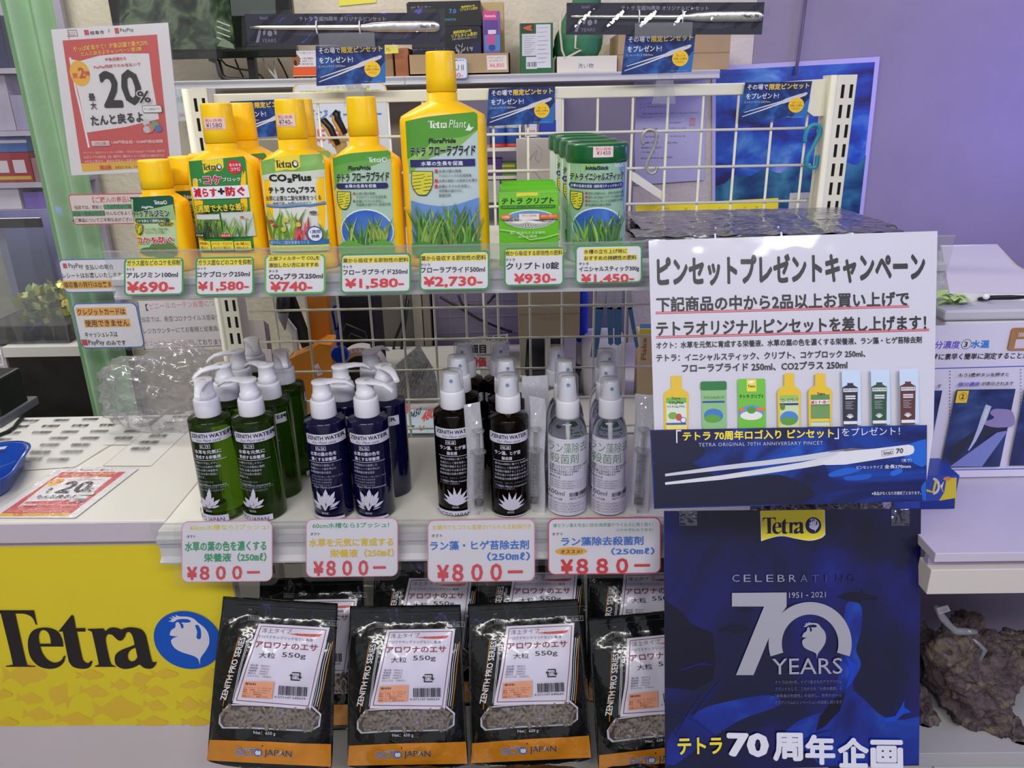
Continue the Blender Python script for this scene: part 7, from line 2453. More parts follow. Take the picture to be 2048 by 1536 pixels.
single(MB().prism([P_(541, 622, YO + 0.02), P_(556, 615, YO + 0.02), P_(592, 660, YO + 0.02), P_(596, 702, YO + 0.02), P_(588, 706, YO + 0.02), P_(584, 672, YO + 0.02)], (0, 0.006, 0), (206, 204, 200)), 'white_bracket', 'curved white plastic strap crossing behind the black marker', 'strap', tuple(P_(580, 660, YO + 0.02)), bev=0.001)
# badge reel
t = thing('badge_reel', 'blue badge reel on a carabiner hung from the wire grid', 'badge', tuple(P_(680, 640, YG - 0.006)))
YR = YG + 0.010
c_ = P_(680, 709, YR)
MB().loft([[(c_.x + r * cos(2 * pi * k / 32), YR + y, c_.z + r * sin(2 * pi * k / 32)) for k in range(32)] for r, y in ((.0135, .006), (.0142, .004), (.0142, -.002), (.0125, -.0038), (.0115, -.0036), (.004, -.0042))], pbr('blue_reel', (18, 60, 180), 0.25, coat=0.4)).build('reel', t)
MB().tube([P_(x, y, YR) for x, y in ((672, 661), (668, 640), (665, 625), (668, 614), (676, 610), (680, 618), (679, 640), (676, 660))], 0.0021, pbr('blue_anodised', (30, 40, 150), 0.2, metal=0.7), 10).build('carabiner', t)
MB().tube([P_(675, 658, YR), P_(676, 675, YR), P_(677, 690, YR)], 0.0032, (26, 34, 110), 8).build('strap', t)
MB().tube([P_(680, 728, YR), P_(681, 745, YR), P_(682, 760, YR)], [0.002, 0.0045, 0.0045], STEEL, 10).build('clip', t)
MB().tube([P_(683, 762, YR), P_(684, 800, YR)], 0.0075, (20, 40, 150), 10).build('pen_loop', t)
# black bag, dark frames, tape roll
YX = 1.42
single(MB().box(P_(672, 600, YX).x, P_(742, 600, YX).x, YX, YX + 0.12, ZK + 0.0005, P_(700, 590, YX).z + 0.05, pbr('black_fabric', (20, 20, 24), 0.9, bump=0.3, bscale=60, var=0.2)), 'storage_bag', 'black fabric bag standing behind the blue badge reel', 'bag', (P_(700, 700, YX).x, YX, ZK), bev=0.012)
t = thing('bulldog_clip', 'black wire frame clip standing by the tape roll', 'clip', tuple(P_(720, 680, 1.33)))
for dx, dy in ((0, 0), (10, 19)):
    MB().tube([P_(x + dx, y + dy, 1.33) for x, y in ((684, 662), (692, 648), (730, 664), (734, 678))], 0.0017, (46, 50, 52), 8).build('wire_loop', t)
YTP = 1.38
c_ = P_(722, 742, YTP)
t = thing('tape_roll', 'roll of white measuring tape with red marks on a dark core', 'tape', (c_.x, YTP, c_.z))
def ringm(r0, r1, y0, y1, mat):
    return MB().loft([[(c_.x + r * cos(2 * pi * k / 48), YTP + y, c_.z + r * sin(2 * pi * k / 48)) for k in range(48)] for r, y in ((r0, y0), (r1, y0), (r1, y1), (r0, y1), (r0, y0))], mat, smooth=False, cap=False)
RT_ = P_(771, 742, YTP).x - c_.x
ringm(RT_ * 0.82, RT_, 0, 0.03, (210, 204, 206)).build('tape', t)
ringm(RT_ * 0.66, RT_ * 0.815, -0.001, 0.029, (176, 156, 136)).build('cardboard_core', t)
ringm(RT_ * 0.02, RT_ * 0.655, 0.004, 0.026, (22, 22, 24)).build('hub', t)
m = MB()
for k in range(14):
    a_ = -0.4 + k * 0.2
    for q in (0.0, 0.045):
        d = Vector((cos(a_ + q), 0, sin(a_ + q)))
        n_ = Vector((-sin(a_ + q), 0, cos(a_ + q))) * 0.0005
        p0, p1 = Vector((c_.x, YTP - 0.0006, c_.z)) + d * RT_ * 0.85, Vector((c_.x, YTP - 0.0006, c_.z)) + d * RT_ * 0.97
        m.add([p0 - n_, p0 + n_, p1 + n_, p1 - n_], [(0, 1, 2, 3)], (190, 90, 90))
m.build('tape_marks', t)
# catalogue bag, flyers
GY2 = (150, 150, 144)
t = thing('catalogue_bag', 'grey clear bag with faint black print leaning behind the grid', 'bag', tuple(aY(830, 800, 1.30)))
A = Art(aY(820, 770, 1.30), (1, 0, 0), (0, 0.25, 1))
A.base([(782, 798), (792, 730), (838, 690), (868, 740), (882, 806), (790, 808)], (142, 144, 138), 0.004)
for k in range(6):
    A.line(792 + 9 * k, 790 - 4 * k, 812 + 9 * k, 752 - 6 * k, 2.0, (96, 98, 96))
A.text('本日限定', 800, 742, 822, 750, (90, 90, 88), 0.0, slope=-.8)
A.build('printed_face', t)
A2 = Art(aY(820, 770, 1.297), (1, 0, 0), (0, 0.25, 1))
A2.mb.add([A2.pt(x, y, 0.003) for x, y in ((780, 800), (790, 728), (838, 687), (870, 740), (884, 808), (788, 811))], [(0, 1, 2, 3, 4, 5)], FILM)
A2.build('film', t)
fz = Art(aZ(835, 842, ZK + 0.012), (1, 0, 0), (0, 1, 0.15))
fz.base([(806, 850), (818, 818), (872, 822), (874, 866), (802, 866)], (188, 208, 214), 0.002)
fz.poly([(796, 812), (822, 808), (818, 822), (800, 832)], (214, 92, 70))
fz.text('9450', 820, 825, 844, 841, (50, 52, 56), 0.03, slope=-.5), fz.text('480', 846, 824, 872, 846, (214, 80, 80), 0.04, slope=-.4), fz.text('特価', 806, 850, 830, 860, (60, 60, 60), 0.02), fz.text('￥', 838, 852, 850, 862, (214, 80, 80), 0.02)
o = fz.build('price_flyer')
o['label'], o['category'] = 'pale blue price flyer reading 9450 and 480 lying on the desk behind the grid', 'flyer'
A = Art(aY(975, 705, 1.36))
A.base([(934, 676), (1016, 668), (1018, 728), (936, 738)], (218, 216, 220), 0.0008)
A.text('オリジナル', 936, 680, 963, 686, KB, 0.01), A.text('細目', 938, 689, 972, 707, KB, 0.04), A.text('サイズ', 990, 682, 1018, 700, KB, 0.04), A.text('当店通常価格', 953, 708, 985, 712, KB, 0.0), A.text('特価', 939, 714, 972, 734, (206, 60, 60), 0.04)
A.text('ガラス', 972, 671, 1012, 681, KB, 0.03), A.line(1000, 704, 1018, 702, 1, (206, 60, 60))
o = A.build('sale_sign')
o['label'], o['category'] = 'white sale sign in bold black and red characters behind the brown bottles', 'sign'
# cardboard box, white blister, dark machine, bottles
carton('kraft_box', 'tan cardboard box high behind the grid between the tags and the spray bottles', 'box', (1036, 540, 1160, 674), 1.34, 0.07, pbr('tan_kraft', (176, 160, 132), 0.85, var=0.04), lambda A: (A.rect(1036, 628, 1159, 630, (150, 134, 108)), A.text('FRAGILE', 1082, 634, 1132, 640, (160, 146, 120), 0.0)))
t = thing('wall_bracket', 'small white bracket carrying the tan cardboard box', 'bracket', (aY(1098, 680, 1.38).x, 1.36, ZK))
MB().box(aY(1090, 680, 1.38).x, aY(1100, 680, 1.38).x, 1.36, 1.40, ZK + 0.0005, aY(1098, 674, 1.34).z - 0.0008, WHITE_METAL).build('upright', t)
t = thing('label_printer', 'dark low machine with angled lid on the desk behind the grid', 'printer', (aY(1080, 780, 1.45).x, 1.45, ZK))
q0, q1 = aY(1056, 780, 1.45).x, aY(1150, 780, 1.45).x
MB().prism([(q0, 1.385, ZK + 0.002), (q0, 1.483, ZK + 0.002), (q0, 1.483, ZK + 0.10), (q0, 1.44, ZK + 0.11), (q0, 1.385, ZK + 0.05)], (q1 - q0, 0, 0), pbr('dark_machine', (40, 42, 52), 0.3, coat=0.3)).build('body', t, bev=0.006)
MB().box(q0 + 0.01, q1 - 0.01, 1.365, 1.384, ZK + 0.001, ZK + 0.02, (190, 192, 200)).build('front_tray', t)
carton('blister_pack', 'pale lavender blister pack beside the tan cardboard box', 'pack', (1128, 672, 1152, 735), 1.36, 0.02, pbr('lavender_card', (196, 190, 216), 0.5, var=0.06), None)
single(MB().lathe([(0.0105, 0), (0.011, 0.002), (0.011, 0.09), (0.006, 0.1), (0.006, 0.112), (0.0001, 0.113)], pbr('blue_tube', (34, 60, 200), 0.3), 20, (aY(1164, 690, 1.40).x, 1.40, ZK + 0.10)).lathe([(0.014, 0), (0.014, 0.099), (0.0001, 0.0995)], WHITE_PLASTIC, 20, (aY(1164, 690, 1.40).x, 1.40, ZK + 0.0005)), 'blue_tube', 'bright blue tube standing on a white holder behind the grid', 'bottle', (aY(1164, 690, 1.40).x, 1.40, ZK))
t = thing('plastic_tub', 'white rounded plastic tub behind the blue and white tongs', 'tub', (aY(1210, 740, 1.36).x, 1.38, ZK))
q0, q1, zt_ = aY(1163, 730, 1.36).x, aY(1252, 730, 1.36).x, aY(1210, 676, 1.36).z
MB().loft([[((q0 + q1) / 2 + x, 1.39 + y, z) for x, y, z in rr((q1 - q0) / 2 * s_, 0.045 * s_, 0.02, zz)] for s_, zz in ((0.86, ZK + 0.001), (0.98, ZK + 0.05), (1.0, zt_ - 0.02), (0.94, zt_ - 0.005), (0.8, zt_))], WHITE_PLASTIC).build('tub_body', t)
# tongs hung on the grid
BLP = pbr('steel_blue_plastic', (92, 140, 186), 0.4)
for i, (x0, x1, x2, yb, l) in enumerate(((1206, 1200, 1188, 716, 'blue and white tongs hanging on the grid, leftmost of the set'), (1222, 1220, 1222, 690, 'blue and white tongs hanging on the grid, second from the left'),
                                         (1236, 1236, 1236, 690, 'blue and white tongs hanging on the grid, third from the left'), (1254, 1260, 1274, 696, 'slim blue and white tongs hanging on the grid beside the big sign'))):
    Y = YG + 0.022 + 0.004 * i
    t = thing('tongs', l, 'tongs', tuple(aY(x0, 590, Y)), 'blue and white tongs on the grid')
    w = (8.5, 6.5, 8, 5)[i]
    MB().prism([aY(x0 - w, 560, Y), aY(x0 + w, 560, Y), aY(x1 + w, 614, Y), aY(x1 + w - 3, 618, Y), aY(x1 - w, 616, Y)], (0, 0.006, 0), WHITE_PLASTIC).build('grip', t, bev=0.001)
    MB().prism([aY(x1 - w + 1, 616.5, Y), aY(x1 + w - 1, 615, Y), aY(x2 + w - 2, yb - 4, Y), aY(x2, yb, Y), aY(x2 - w + 2, yb - 3, Y)], (0, 0.005, 0), BLP).build('blade', t, bev=0.001)
carton('snack_box', 'cream box with brown lettering and yellow top behind the grid beside the big sign', 'box', (1279, 668, 1330, 732), 1.34, 0.05, pbr('cream_carton', (214, 190, 150), 0.6, var=0.05), lambda A: (A.rect(1280, 648, 1330, 657, (110, 170, 220)), A.rect(1279, 658, 1330, 668, (232, 206, 60)), A.text('Flake', 1284, 676, 1294, 720, (170, 110, 70), 0.02, rot=90)), zb=ZK + 0.0005)
for i, pl in enumerate(([(880, 594), (920, 616), (960, 640), (1000, 656), (1024, 664)], [(916, 590), (925, 610), (950, 613), (975, 606), (990, 590)], [(812, 590), (806, 640), (790, 680), (782, 730)], [(816, 600), (808, 660), (800, 720), (784, 790)])):
    pts = [aY(x, y, 1.68) for x, y in pl]
    single(MB().tube(pts, 0.0032, BLACK_PL, 8), 'cable', ('long black cable sloping across the tiled panel behind the grid', 'thin black cable loop sagging at the top of the tiled panel', 'black cable hanging in front of the grey cabinet, the left one', 'black cable hanging in front of the grey cabinet, the right one')[i], 'cable', tuple(pts[0]), 'cables behind the grid')
# papers stuffed on the desk
for i, (x, y, w, h_, c, l) in enumerate(((505, 700, 34, 60, (206, 200, 204), 'stack of white printed slips left of the orange tape dispenser'), (480, 640, 60, 40, (196, 190, 186), 'white papers behind the rack post beside the screen notice'), (985, 800, 90, 40, (204, 204, 208), 'white papers lying behind the brown spray bottles'))):
    YY = 1.33 + 0.06 * i
    q = aY(x, y, YY)
    m = MB()
    z_ = max(q.z - 0.03, ZK + 0.001)
    for k in range(5):
        m.box(q.x - 0.02 - 0.003 * (k % 2), q.x + 0.02 + 0.0004 * w, YY + 0.006 * k, YY + 0.002 + 0.006 * k, ZK + 0.001, z_ + 0.03 - 0.004 * k, c)
    single(m, 'paper_stack', l, 'paper', (q.x, YY, ZK), 'papers on the till desk')
# shelf of goods seen between the tallest bottle and the jars
YQ = 1.52
SHW = pbr('cream_sheet', (196, 190, 176), 0.7, var=0.03)
t = thing('goods_rack', 'white rack of small goods behind the grid between the tallest bottle and the jars', 'rack', (aY(1000, 480, YQ).x, YQ, ZK))
rx0, rx1 = aY(962, 400, YQ).x, aY(1040, 400, YQ).x
for y_ in (296, 352, 398, 452):
    z = aY(1000, y_, YQ).z
    MB().box(rx0, rx1, YQ, YQ + 0.12, z - 0.006, z, WHITE_METAL).build('rack_shelf_board', t)
for x in (rx0 - 0.004, rx1):
    MB().box(x, x + 0.004, YQ, YQ + 0.12, ZK + 0.001, aY(1000, 230, YQ).z, WHITE_METAL).build('rack_side', t)


def goods(box, col, bands, l, grp, yz):
    carton('goods_box', l, 'box', box, YQ + 0.006, 0.05, pbr('goods_print', col, 0.4), lambda A: [A.rect(*b_) for b_ in bands] and None, grp, zb=aY(1000, yz, YQ).z + 0.0005)


for x, l in ((996, 'white capped blue tub on the goods rack, the left one'), (1028, 'white capped blue tub on the goods rack, the right one')):
    p = aY(x, 290, YQ + 0.03)
    z = aY(1000, 296, YQ).z + 0.0005
    t2 = thing('blue_tub', l, 'tub', (p.x, p.y, z), 'blue tubs on the goods rack')
    MB().lathe([(0.0155, 0), (0.016, 0.001), (0.016, 0.006)], (190, 60, 50), 24, (p.x, p.y, z)).build('red_base', t2)
    MB().lathe([(0.016, 0.0062), (0.016, 0.034)], (40, 80, 160), 24, (p.x, p.y, z)).build('tub_body', t2)
    MB().lathe([(0.0163, 0.0342), (0.0163, 0.044), (0.0001, 0.0442)], (206, 210, 220), 24, (p.x, p.y, z)).build('lid', t2)
goods((973, 318, 1004, 348), (90, 60, 140), [(974, 330, 988, 346, (206, 200, 210))], 'purple packet on the second board of the goods rack', 'small boxes on the goods rack', 352)
goods((1004, 326, 1032, 350), (110, 150, 60), [(1004, 330, 1030, 334, (220, 206, 80)), (1004, 340, 1030, 348, (60, 110, 60))], 'green and yellow box on the second board of the goods rack', 'small boxes on the goods rack', 352)
goods((1004, 356, 1032, 394), (40, 90, 60), [(1010, 354, 1026, 360, (206, 90, 50)), (1006, 372, 1030, 386, (190, 190, 196))], 'dark green box with orange top on the third board of the goods rack', 'small boxes on the goods rack', 398)
goods((976, 360, 1000, 396), (206, 206, 206), [], 'plain white box on the third board of the goods rack', 'small boxes on the goods rack', 398)
single(MB().box(aY(1034, 380, YQ - 0.03).x, aY(1166, 380, YQ - 0.03).x, YQ - 0.03, YQ - 0.02, ZK + 0.001, aY(1100, 276, YQ - 0.03).z, SHW), 'cream_board', 'cream board with pencil scribbles behind the green jars', 'board', (aY(1100, 480, YQ).x, YQ - 0.03, ZK), bev=0.001)
A = Art(aY(1100, 330, YQ - 0.03), lift=0.0006)
A.pline([(1056, 325), (1066, 310), (1074, 300), (1070, 318), (1078, 324)], 0.9, (150, 130, 120)), A.pline([(1058, 336), (1070, 344), (1084, 362)], 0.9, (150, 130, 120)), A.line(1034, 344, 1160, 341, 1.0, (160, 152, 140))
A.pline([(1074, 290), (1084, 300), (1082, 320), (1070, 328)], 0.6, (170, 156, 146))
o = A.build('pencil_marks', bpy.data.objects['cream_board'], off=bpy.data.objects['cream_board'].location)
carton('blue_carton', 'plain blue box behind the blue gift card on the top bar', 'box', (1080, 240, 1112, 274), YQ - 0.012, 0.05, pbr('blue_board', (34, 60, 160), 0.5), None)
carton('medicine_box', 'white medicine box with red lettering beside the plain blue box', 'box', (1050, 246, 1074, 274), YQ - 0.012, 0.05, pbr('white_board', (206, 206, 214), 0.5), lambda A: A.text('MAX10', 1052, 260, 1070, 268, (200, 60, 60), 0.03))
# these two stand on the top edge of a shelf board carried by the cream board
single(MB().box(aY(1042, 275, YQ - 0.014).x, aY(1118, 275, YQ - 0.014).x, YQ - 0.018, YQ + 0.05, aY(1080, 275, YQ - 0.014).z - 0.006, aY(1080, 275, YQ - 0.014).z - 0.0005, WHITE_METAL), 'small_ledge', 'small white ledge under the blue box and the medicine box', 'shelf', (aY(1080, 280, YQ).x, YQ, aY(1080, 280, YQ).z))
for i, (xa, ya, xb, yb) in enumerate(((1262, 360, 1330, 404),)):
    a_, b_ = aY(xa, ya, YG + 0.0065), aY(xb, yb, YG + 0.0065)
    single(MB().prism([a_, a_ + Vector((0, 0, 0.014)), b_ + Vector((0, 0, 0.012)), b_], (0, 0.02, 0), WHITE_METAL), 'metal_bar', 'white metal bar leaning behind the yellow strip', 'bar', tuple(a_))

# ================================================================== RIGHT: side counter, cooler box, live rock
ZR = 0.95
YRF = aZ(1950, 1106, ZR).y
LV = pbr('white_side_counter', (206, 200, 214), 0.4, var=0.03, vscale=5)
XR0 = 0.472
t = thing('side_counter', 'white side counter on the right with an open bay holding live rock', 'counter', (0.9, YRF, 0))
ZS2 = 0.56
yb_, yf_ = aZ(1950, 1262, ZS2).y, aZ(1950, 1506, ZS2).y
MB().box(XR0, 1.7, YRF, 1.52, ZR - 0.012, ZR, LV).build('top', t, bev=0.001)
MB().box(XR0, 1.7, YRF + 0.012, YRF + 0.02, aY(1950, 1140, YRF).z, ZR - 0.0125, pbr('lavender_groove', (176, 164, 196), 0.5)).build('groove', t)
MB().box(XR0, 1.7, YRF + 0.002, YRF + 0.03, aY(1950, 1190, YRF).z, aY(1950, 1141, YRF).z, pbr('cream_fascia', (216, 210, 202), 0.45)).build('fascia', t, bev=0.001)
MB().box(XR0, 1.7, yb_, yb_ + 0.02, 0, ZR - 0.0125, pbr('bay_back', (150, 140, 170), 0.6, var=0.05)).build('bay_back', t)
MB().box(XR0, 1.7, yf_, yb_ - 0.0005, ZS2 - 0.025, ZS2, pbr('bay_shelf', (186, 186, 186), 0.5, var=0.06)).build('bay_shelf', t, bev=0.001)
MB().box(XR0, 1.7, yf_ + 0.01, yf_ + 0.03, 0, ZS2 - 0.0255, LV).build('lower_panel', t)
slip('notice_sheet', 'white sheet with green edge fixed below the rock shelf', [(1868, 1519), (2080, 1519), (2080, 1600), (1868, 1600)], yf_ + 0.006, (196, 206, 204), [], 'notice')

# cooler box
YBX = aZ(1960, 957, ZR).y
bx0, bx1 = aY(1862, 800, YBX).x, aY(2160, 800, YBX).x
bz = aY(1960, 618, YBX).z
FOAM = pbr('white_foam', (216, 214, 218), 0.7, bump=0.15, bscale=160)
t = thing('cooler_box', 'large white foam cooler box on the side counter with a printed sheet on its front', 'box', ((bx0 + bx1) / 2, YBX, ZR))
yb2 = aZ(1960, 500, bz).y
MB().box(bx0, bx1, YBX, yb2, ZR + 0.0005, bz - 0.014, FOAM).build('box_body', t, bev=0.004)
MB().box(bx0 - 0.005, bx1 + 0.005, YBX - 0.005, yb2 + 0.005, bz - 0.0135, bz, pbr('grey_rim', (190, 190, 196), 0.4)).build('lid_rim', t, bev=0.003)
yl0 = aZ(1960, 590, bz + 0.008).y
single(MB().prism([(aZ(1868, 590, bz).x, yl0, bz + 0.0006), (bx1, yl0, bz + 0.0006), (bx1, aZ(2048, 560, bz).y, bz + 0.0006), (aZ(2030, 545, bz).x, aZ(2030, 545, bz).y, bz + 0.0006), (aZ(1990, 500, bz).x, aZ(1990, 500, bz).y, bz + 0.0006), (aZ(1880, 504, bz).x, aZ(1880, 504, bz).y, bz + 0.0006)], (0, 0, 0.009), pbr('white_board_plastic', (220, 218, 218), 0.4)), 'cutting_board', 'white cutting board lying on the foam cooler box', 'board', (bx0 + 0.1, yl0, bz), bev=0.002)
LET = pbr('pale_green_leaf', (176, 206, 130), 0.6, var=0.2, vscale=60)
R = random.Random(2)
m = MB()
for k in range(26):
    p = aZ(R.uniform(1880, 1932), R.uniform(600, 612), bz)
    an = R.uniform(0, 6.28)
    d, s_ = Vector((cos(an), sin(an), R.uniform(-.1, .5))), Vector((-sin(an), cos(an), R.uniform(-.2, .2)))
    L, w = R.uniform(.006, .013), R.uniform(.003, .006)
    b0 = p + Vector((0, 0, 0.002 + R.uniform(0, 0.007)))
    m.grid(lambda u, v: b0 + d * L * (2 * u - 1) + s_ * w * (2 * v - 1) * (1 - (2 * u - 1) ** 2) + Vector((0, 0, 0.003 * sin(3 * u))), 6, 3, LET)
o = single(m, 'chopped_greens', 'small heap of pale green leaf bits on the edge of the cooler box', 'greens', tuple(aZ(1905, 606, bz)))
o['kind'] = 'stuff'
t = thing('thermometer_probe', 'black handled probe with white ball tip on the rim of the cooler box', 'probe', tuple(aZ(2000, 597, bz)))
MB().tube([aZ(x, y, bz + 0.004) for x, y in ((1958, 598), (1985, 595), (2020, 594), (2080, 592))], [0.002, 0.0035, 0.0042, 0.0042], BLACK_PL, 10).build('probe_body', t)
MB().lathe([(0.0001, -0.004), (0.003, -0.003), (0.0045, 0), (0.003, 0.003), (0.0001, 0.004)], WHITE_PLASTIC, 14, tuple(aZ(1972, 593, bz + 0.009))).build('tip', t)
# printed instruction sheet on the cooler box
A = Art(aY(1950, 800, YBX), lift=0.0006)
A.base([(1846, 652), (2150, 640), (2150, 950), (1846, 956)], (214, 210, 228), 0.0005)
PU, BL3 = (96, 84, 190), (50, 130, 210)
A.text('塩分濃度', 1853, 682, 1921, 698, PU, 0.02), A.ell(1932, 688, 10, 10, KB), A.ell(1932, 688, 9, 9, (214, 210, 228)), A.text('3', 1928.5, 683, 1935.5, 694, KB, 0.03), A.text('水温', 1943, 680, 1980, 696, BL3, 0.03)
A.text('同時に素早く簡単に測定することができます', 1852, 707, 2110, 720, KB, 0.015)
A.line(1846, 737, 2150, 729, 1.6, (50, 90, 190)), A.line(1846, 940, 2150, 935, 1.6, (50, 90, 190))
for x in (1899, 2039):
    for k in range(30):
        A.ell(x - 0.1 * k - (x - 1899) * 0.0, 742 + 6.5 * k - (x - 1899) * .03, 1.0, 1.3, (60, 60, 120))
A.text('もう1度ボタンを押すと', 1915, 744, 2015, 752, KB, 0.015), A.text('塩分濃度', 1914, 762, 1957, 770, PU, 0.02), A.text('が表示されます', 1960, 761, 2024, 769, KB, 0.01)
A.text('す', 1872, 766, 1880, 774, KB, 0.01)
PB3 = ramp_mat('dim_blue_photo', [(0.35, (20, 24, 60)), (0.55, (40, 56, 110)), (0.75, (70, 96, 150))], 18, 0.35, 4, 0.8)
A.rect(1847, 779, 1881, 931, PB3), A.rect(1909, 777, 2027, 932, PB3), A.rect(2045, 775, 2150, 928, PB3)
A.poly([(1896, 930), (1990, 862), (2012, 858), (1960, 930)], (120, 130, 190)), A.poly([(1900, 890), (1975, 838), (2018, 840), (2012, 852), (1940, 880), (1899, 926)], (40, 44, 60))
A.poly(smooth_path([(2020, 820), (1998, 815), (1982, 816), (1976, 824), (1984, 832), (1972, 838), (1962, 836), (1958, 842), (1975, 850), (2000, 852), (2024, 846)]), (140, 130, 176))
A.pline([(1973, 808), (1964, 832), (1955, 856), (1945, 878), (1933, 898)], [12, 12, 9, 6, 2], (176, 186, 220)), A.poly([(1967, 815), (1973, 815), (1967, 838), (1961, 838)], (200, 206, 196))
A.rect(1911, 779, 1934, 803, (232, 196, 60)), A.ell(1922, 790, 7.6, 7.6, KB), A.ell(1922, 790, 6.8, 6.8, (232, 196, 60)), A.text('2', 1919.5, 785.5, 1925, 795, KB, 0.03)
A.rect(2047, 777, 2068, 800, (232, 196, 60))
A.build('printed_sheet', bpy.data.objects['cooler_box'])
A = Art(aY(2060, 680, YBX - 0.002), lift=0.0014)
A.mb = MB()
A.base(A.rpts(2024, 656, 2110, 700, 5), pbr('wood_tag', (170, 124, 80), 0.6, var=0.15, vscale=60), 0.002)
A.rect(2031, 678, 2110, 696, (206, 200, 210)), A.text('当店', 2036, 664, 2062, 673, (224, 216, 214), 0.01)
o = A.build('shop_tag')
o['label'], o['category'] = 'brown wood look tag with white field at the right edge of the picture', 'tag'
# food box on the counter
def b9(A):
    A.poly([(1893, 956), (1913, 955), (1911, 1016), (1870, 1013), (1888, 985)], (206, 186, 50))
    A.poly([(1840, 1004), (1880, 1001), (1910, 996), (1909, 1017), (1840, 1020)], (24, 46, 130))
    A.poly([(1866 + 14 * cos(radians(a)), 972 + 17 * sin(radians(a))) for a in range(-90, 91, 15)] + [(1866 + 9 * cos(radians(a)), 972 + 12 * sin(radians(a))) for a in range(90, -91, -15)], (206, 200, 190))
    A.poly([(1880, 972), (1888, 962), (1884, 976), (1888, 988)], (216, 210, 206)), A.pline([(1852, 980), (1866, 984), (1872, 960)], 5, (206, 190, 60))
    A.ell(1894, 957, 8, 4, (206, 130, 80))


YFB = aZ(1880, 1018, ZR).y
carton('fish_food_box', 'blue and yellow food box on the side counter in front of the cooler box', 'box', (1780, 952, 1913, 1019), YFB, 0.05, pbr('blue_food_carton', (36, 66, 160), 0.35, coat=0.3), b9, zb=ZR + 0.0005)
m = MB().grid(lambda u, v: aY(1500 + 290 * u, 1000 + 22 * v, 0.845) + Vector((0, 0.004 * sin(u * 40), 0.0)), 60, 4, pbr('silver_foil', (190, 190, 200), 0.2, metal=0.9, bump=0.7, bscale=60))
single(m, 'foil_strip', 'crinkled silver foil strip showing between the banner and the dark poster', 'foil', tuple(aY(1640, 1010, 0.845)))

# live rock
def rockmat():
    m = bpy.data.materials.new('live_rock')
    m.use_nodes = True
    nt = m.node_tree
    b = nt.nodes['Principled BSDF']
    b.inputs['Roughness'].default_value = 0.8
    tc = nt.nodes.new('ShaderNodeTexCoord')
    n1 = nt.nodes.new('ShaderNodeTexNoise')
    n1.inputs['Scale'].default_value, n1.inputs['Detail'].default_value = 22, 8
    r1 = nt.nodes.new('ShaderNodeValToRGB')
    el = r1.color_ramp.elements
    el[0].position, el[0].color = 0.30, lin((46, 36, 38))
    el[1].position, el[1].color = 0.80, lin((206, 190, 180))
    for p, c in ((0.40, (74, 62, 66)), (0.48, (108, 92, 94)), (0.54, (80, 68, 78)), (0.61, (130, 116, 100)), (0.66, (104, 86, 98))):
        e = el.new(p)
        e.color = lin(c)
    n2 = nt.nodes.new('ShaderNodeTexNoise')
    n2.inputs['Scale'].default_value, n2.inputs['Detail'].default_value = 110, 6
    bp = nt.nodes.new('ShaderNodeBump')
    bp.inputs['Strength'].default_value, bp.inputs['Distance'].default_value = 0.9, 0.012
    nt.links.new(tc.outputs['Object'], n1.inputs['Vector'])
    nt.links.new(n1.outputs['Fac'], r1.inputs['Fac'])
    nt.links.new(r1.outputs['Color'], b.inputs['Base Color'])
    nt.links.new(tc.outputs['Object'], n2.inputs['Vector'])
    nt.links.new(n2.outputs['Fac'], bp.inputs['Height'])
    nt.links.new(bp.outputs['Normal'], b.inputs['Normal'])
    return m


ROCK = rockmat()


def rock(outline, Y, dep, seed, label, nrm=0.0):
    """a lump whose outline from the front is given; it bulges front and back"""
    O = smooth_path(outline, 9)
    cx, cy = sum(p[0] for p in O) / len(O), sum(p[1] for p in O) / len(O)
    c = aY(cx, cy, Y)
    n = len(O)
    rings = []
    K = 44
    for k in range(K + 1):
        a_ = -pi / 2 + pi * k / K
        sc_, yy = cos(a_), sin(a_)
        ring = []
        for x, y in O:
            p = aY(cx + (x - cx) * max(sc_, 0.01) ** 0.75, cy + (y - cy) * max(sc_, 0.01) ** 0.75, Y)
            p = Vector((p.x, Y + yy * dep, p.z))
            q = (p - c)
            w = NZ.fractal(p * 26 + Vector((seed, 0, 0)), 1.0, 2.1, 5)
            w2 = abs(NZ.noise(p * 60 + Vector((seed, 3, 0))))
            p = p + (q.normalized() if q.length > 1e-5 else Vector((0, 1, 0))) * (0.020 * w - 0.016 * w2)
            p.z = max(p.z, ZS2 + 0.0008)
            ring.append(p)
        rings.append(ring)
    m = MB().loft(rings, ROCK, True)
    return single(m, 'live_rock', label, 'rock', (c.x, Y, ZS2), 'pieces of live rock in the bay')


def grounded(y):
    return aZ(1950, y, ZS2).y


rock([(1856, 1300), (1880, 1268), (1930, 1258), (1985, 1262), (2030, 1285), (2050, 1320), (2040, 1350), (2012, 1380), (2006, 1430), (1985, 1480), (1962, 1497), (1935, 1480), (1900, 1440), (1890, 1400), (1862, 1370)], 0.925, 0.05, 3, 'big brown purple live rock with a twisted clear tag, standing in the bay')
rock([(1836, 1262), (1850, 1252), (1864, 1270), (1866, 1330), (1856, 1362), (1838, 1366), (1820, 1330), (1822, 1280)], 1.015, 0.026, 9, 'dark narrow live rock at the left rear of the bay')
rock([(1832, 1372), (1848, 1378), (1862, 1400), (1860, 1430), (1846, 1462), (1830, 1468), (1815, 1440), (1818, 1395)], 0.925, 0.03, 12, 'purple live rock at the lower left beside the dark poster')
rock([(2004, 1272), (2050, 1262), (2100, 1280), (2110, 1330), (2070, 1352), (2030, 1350), (2006, 1320)], 0.975, 0.03, 17, 'tan live rock at the right edge of the picture behind the big rock')
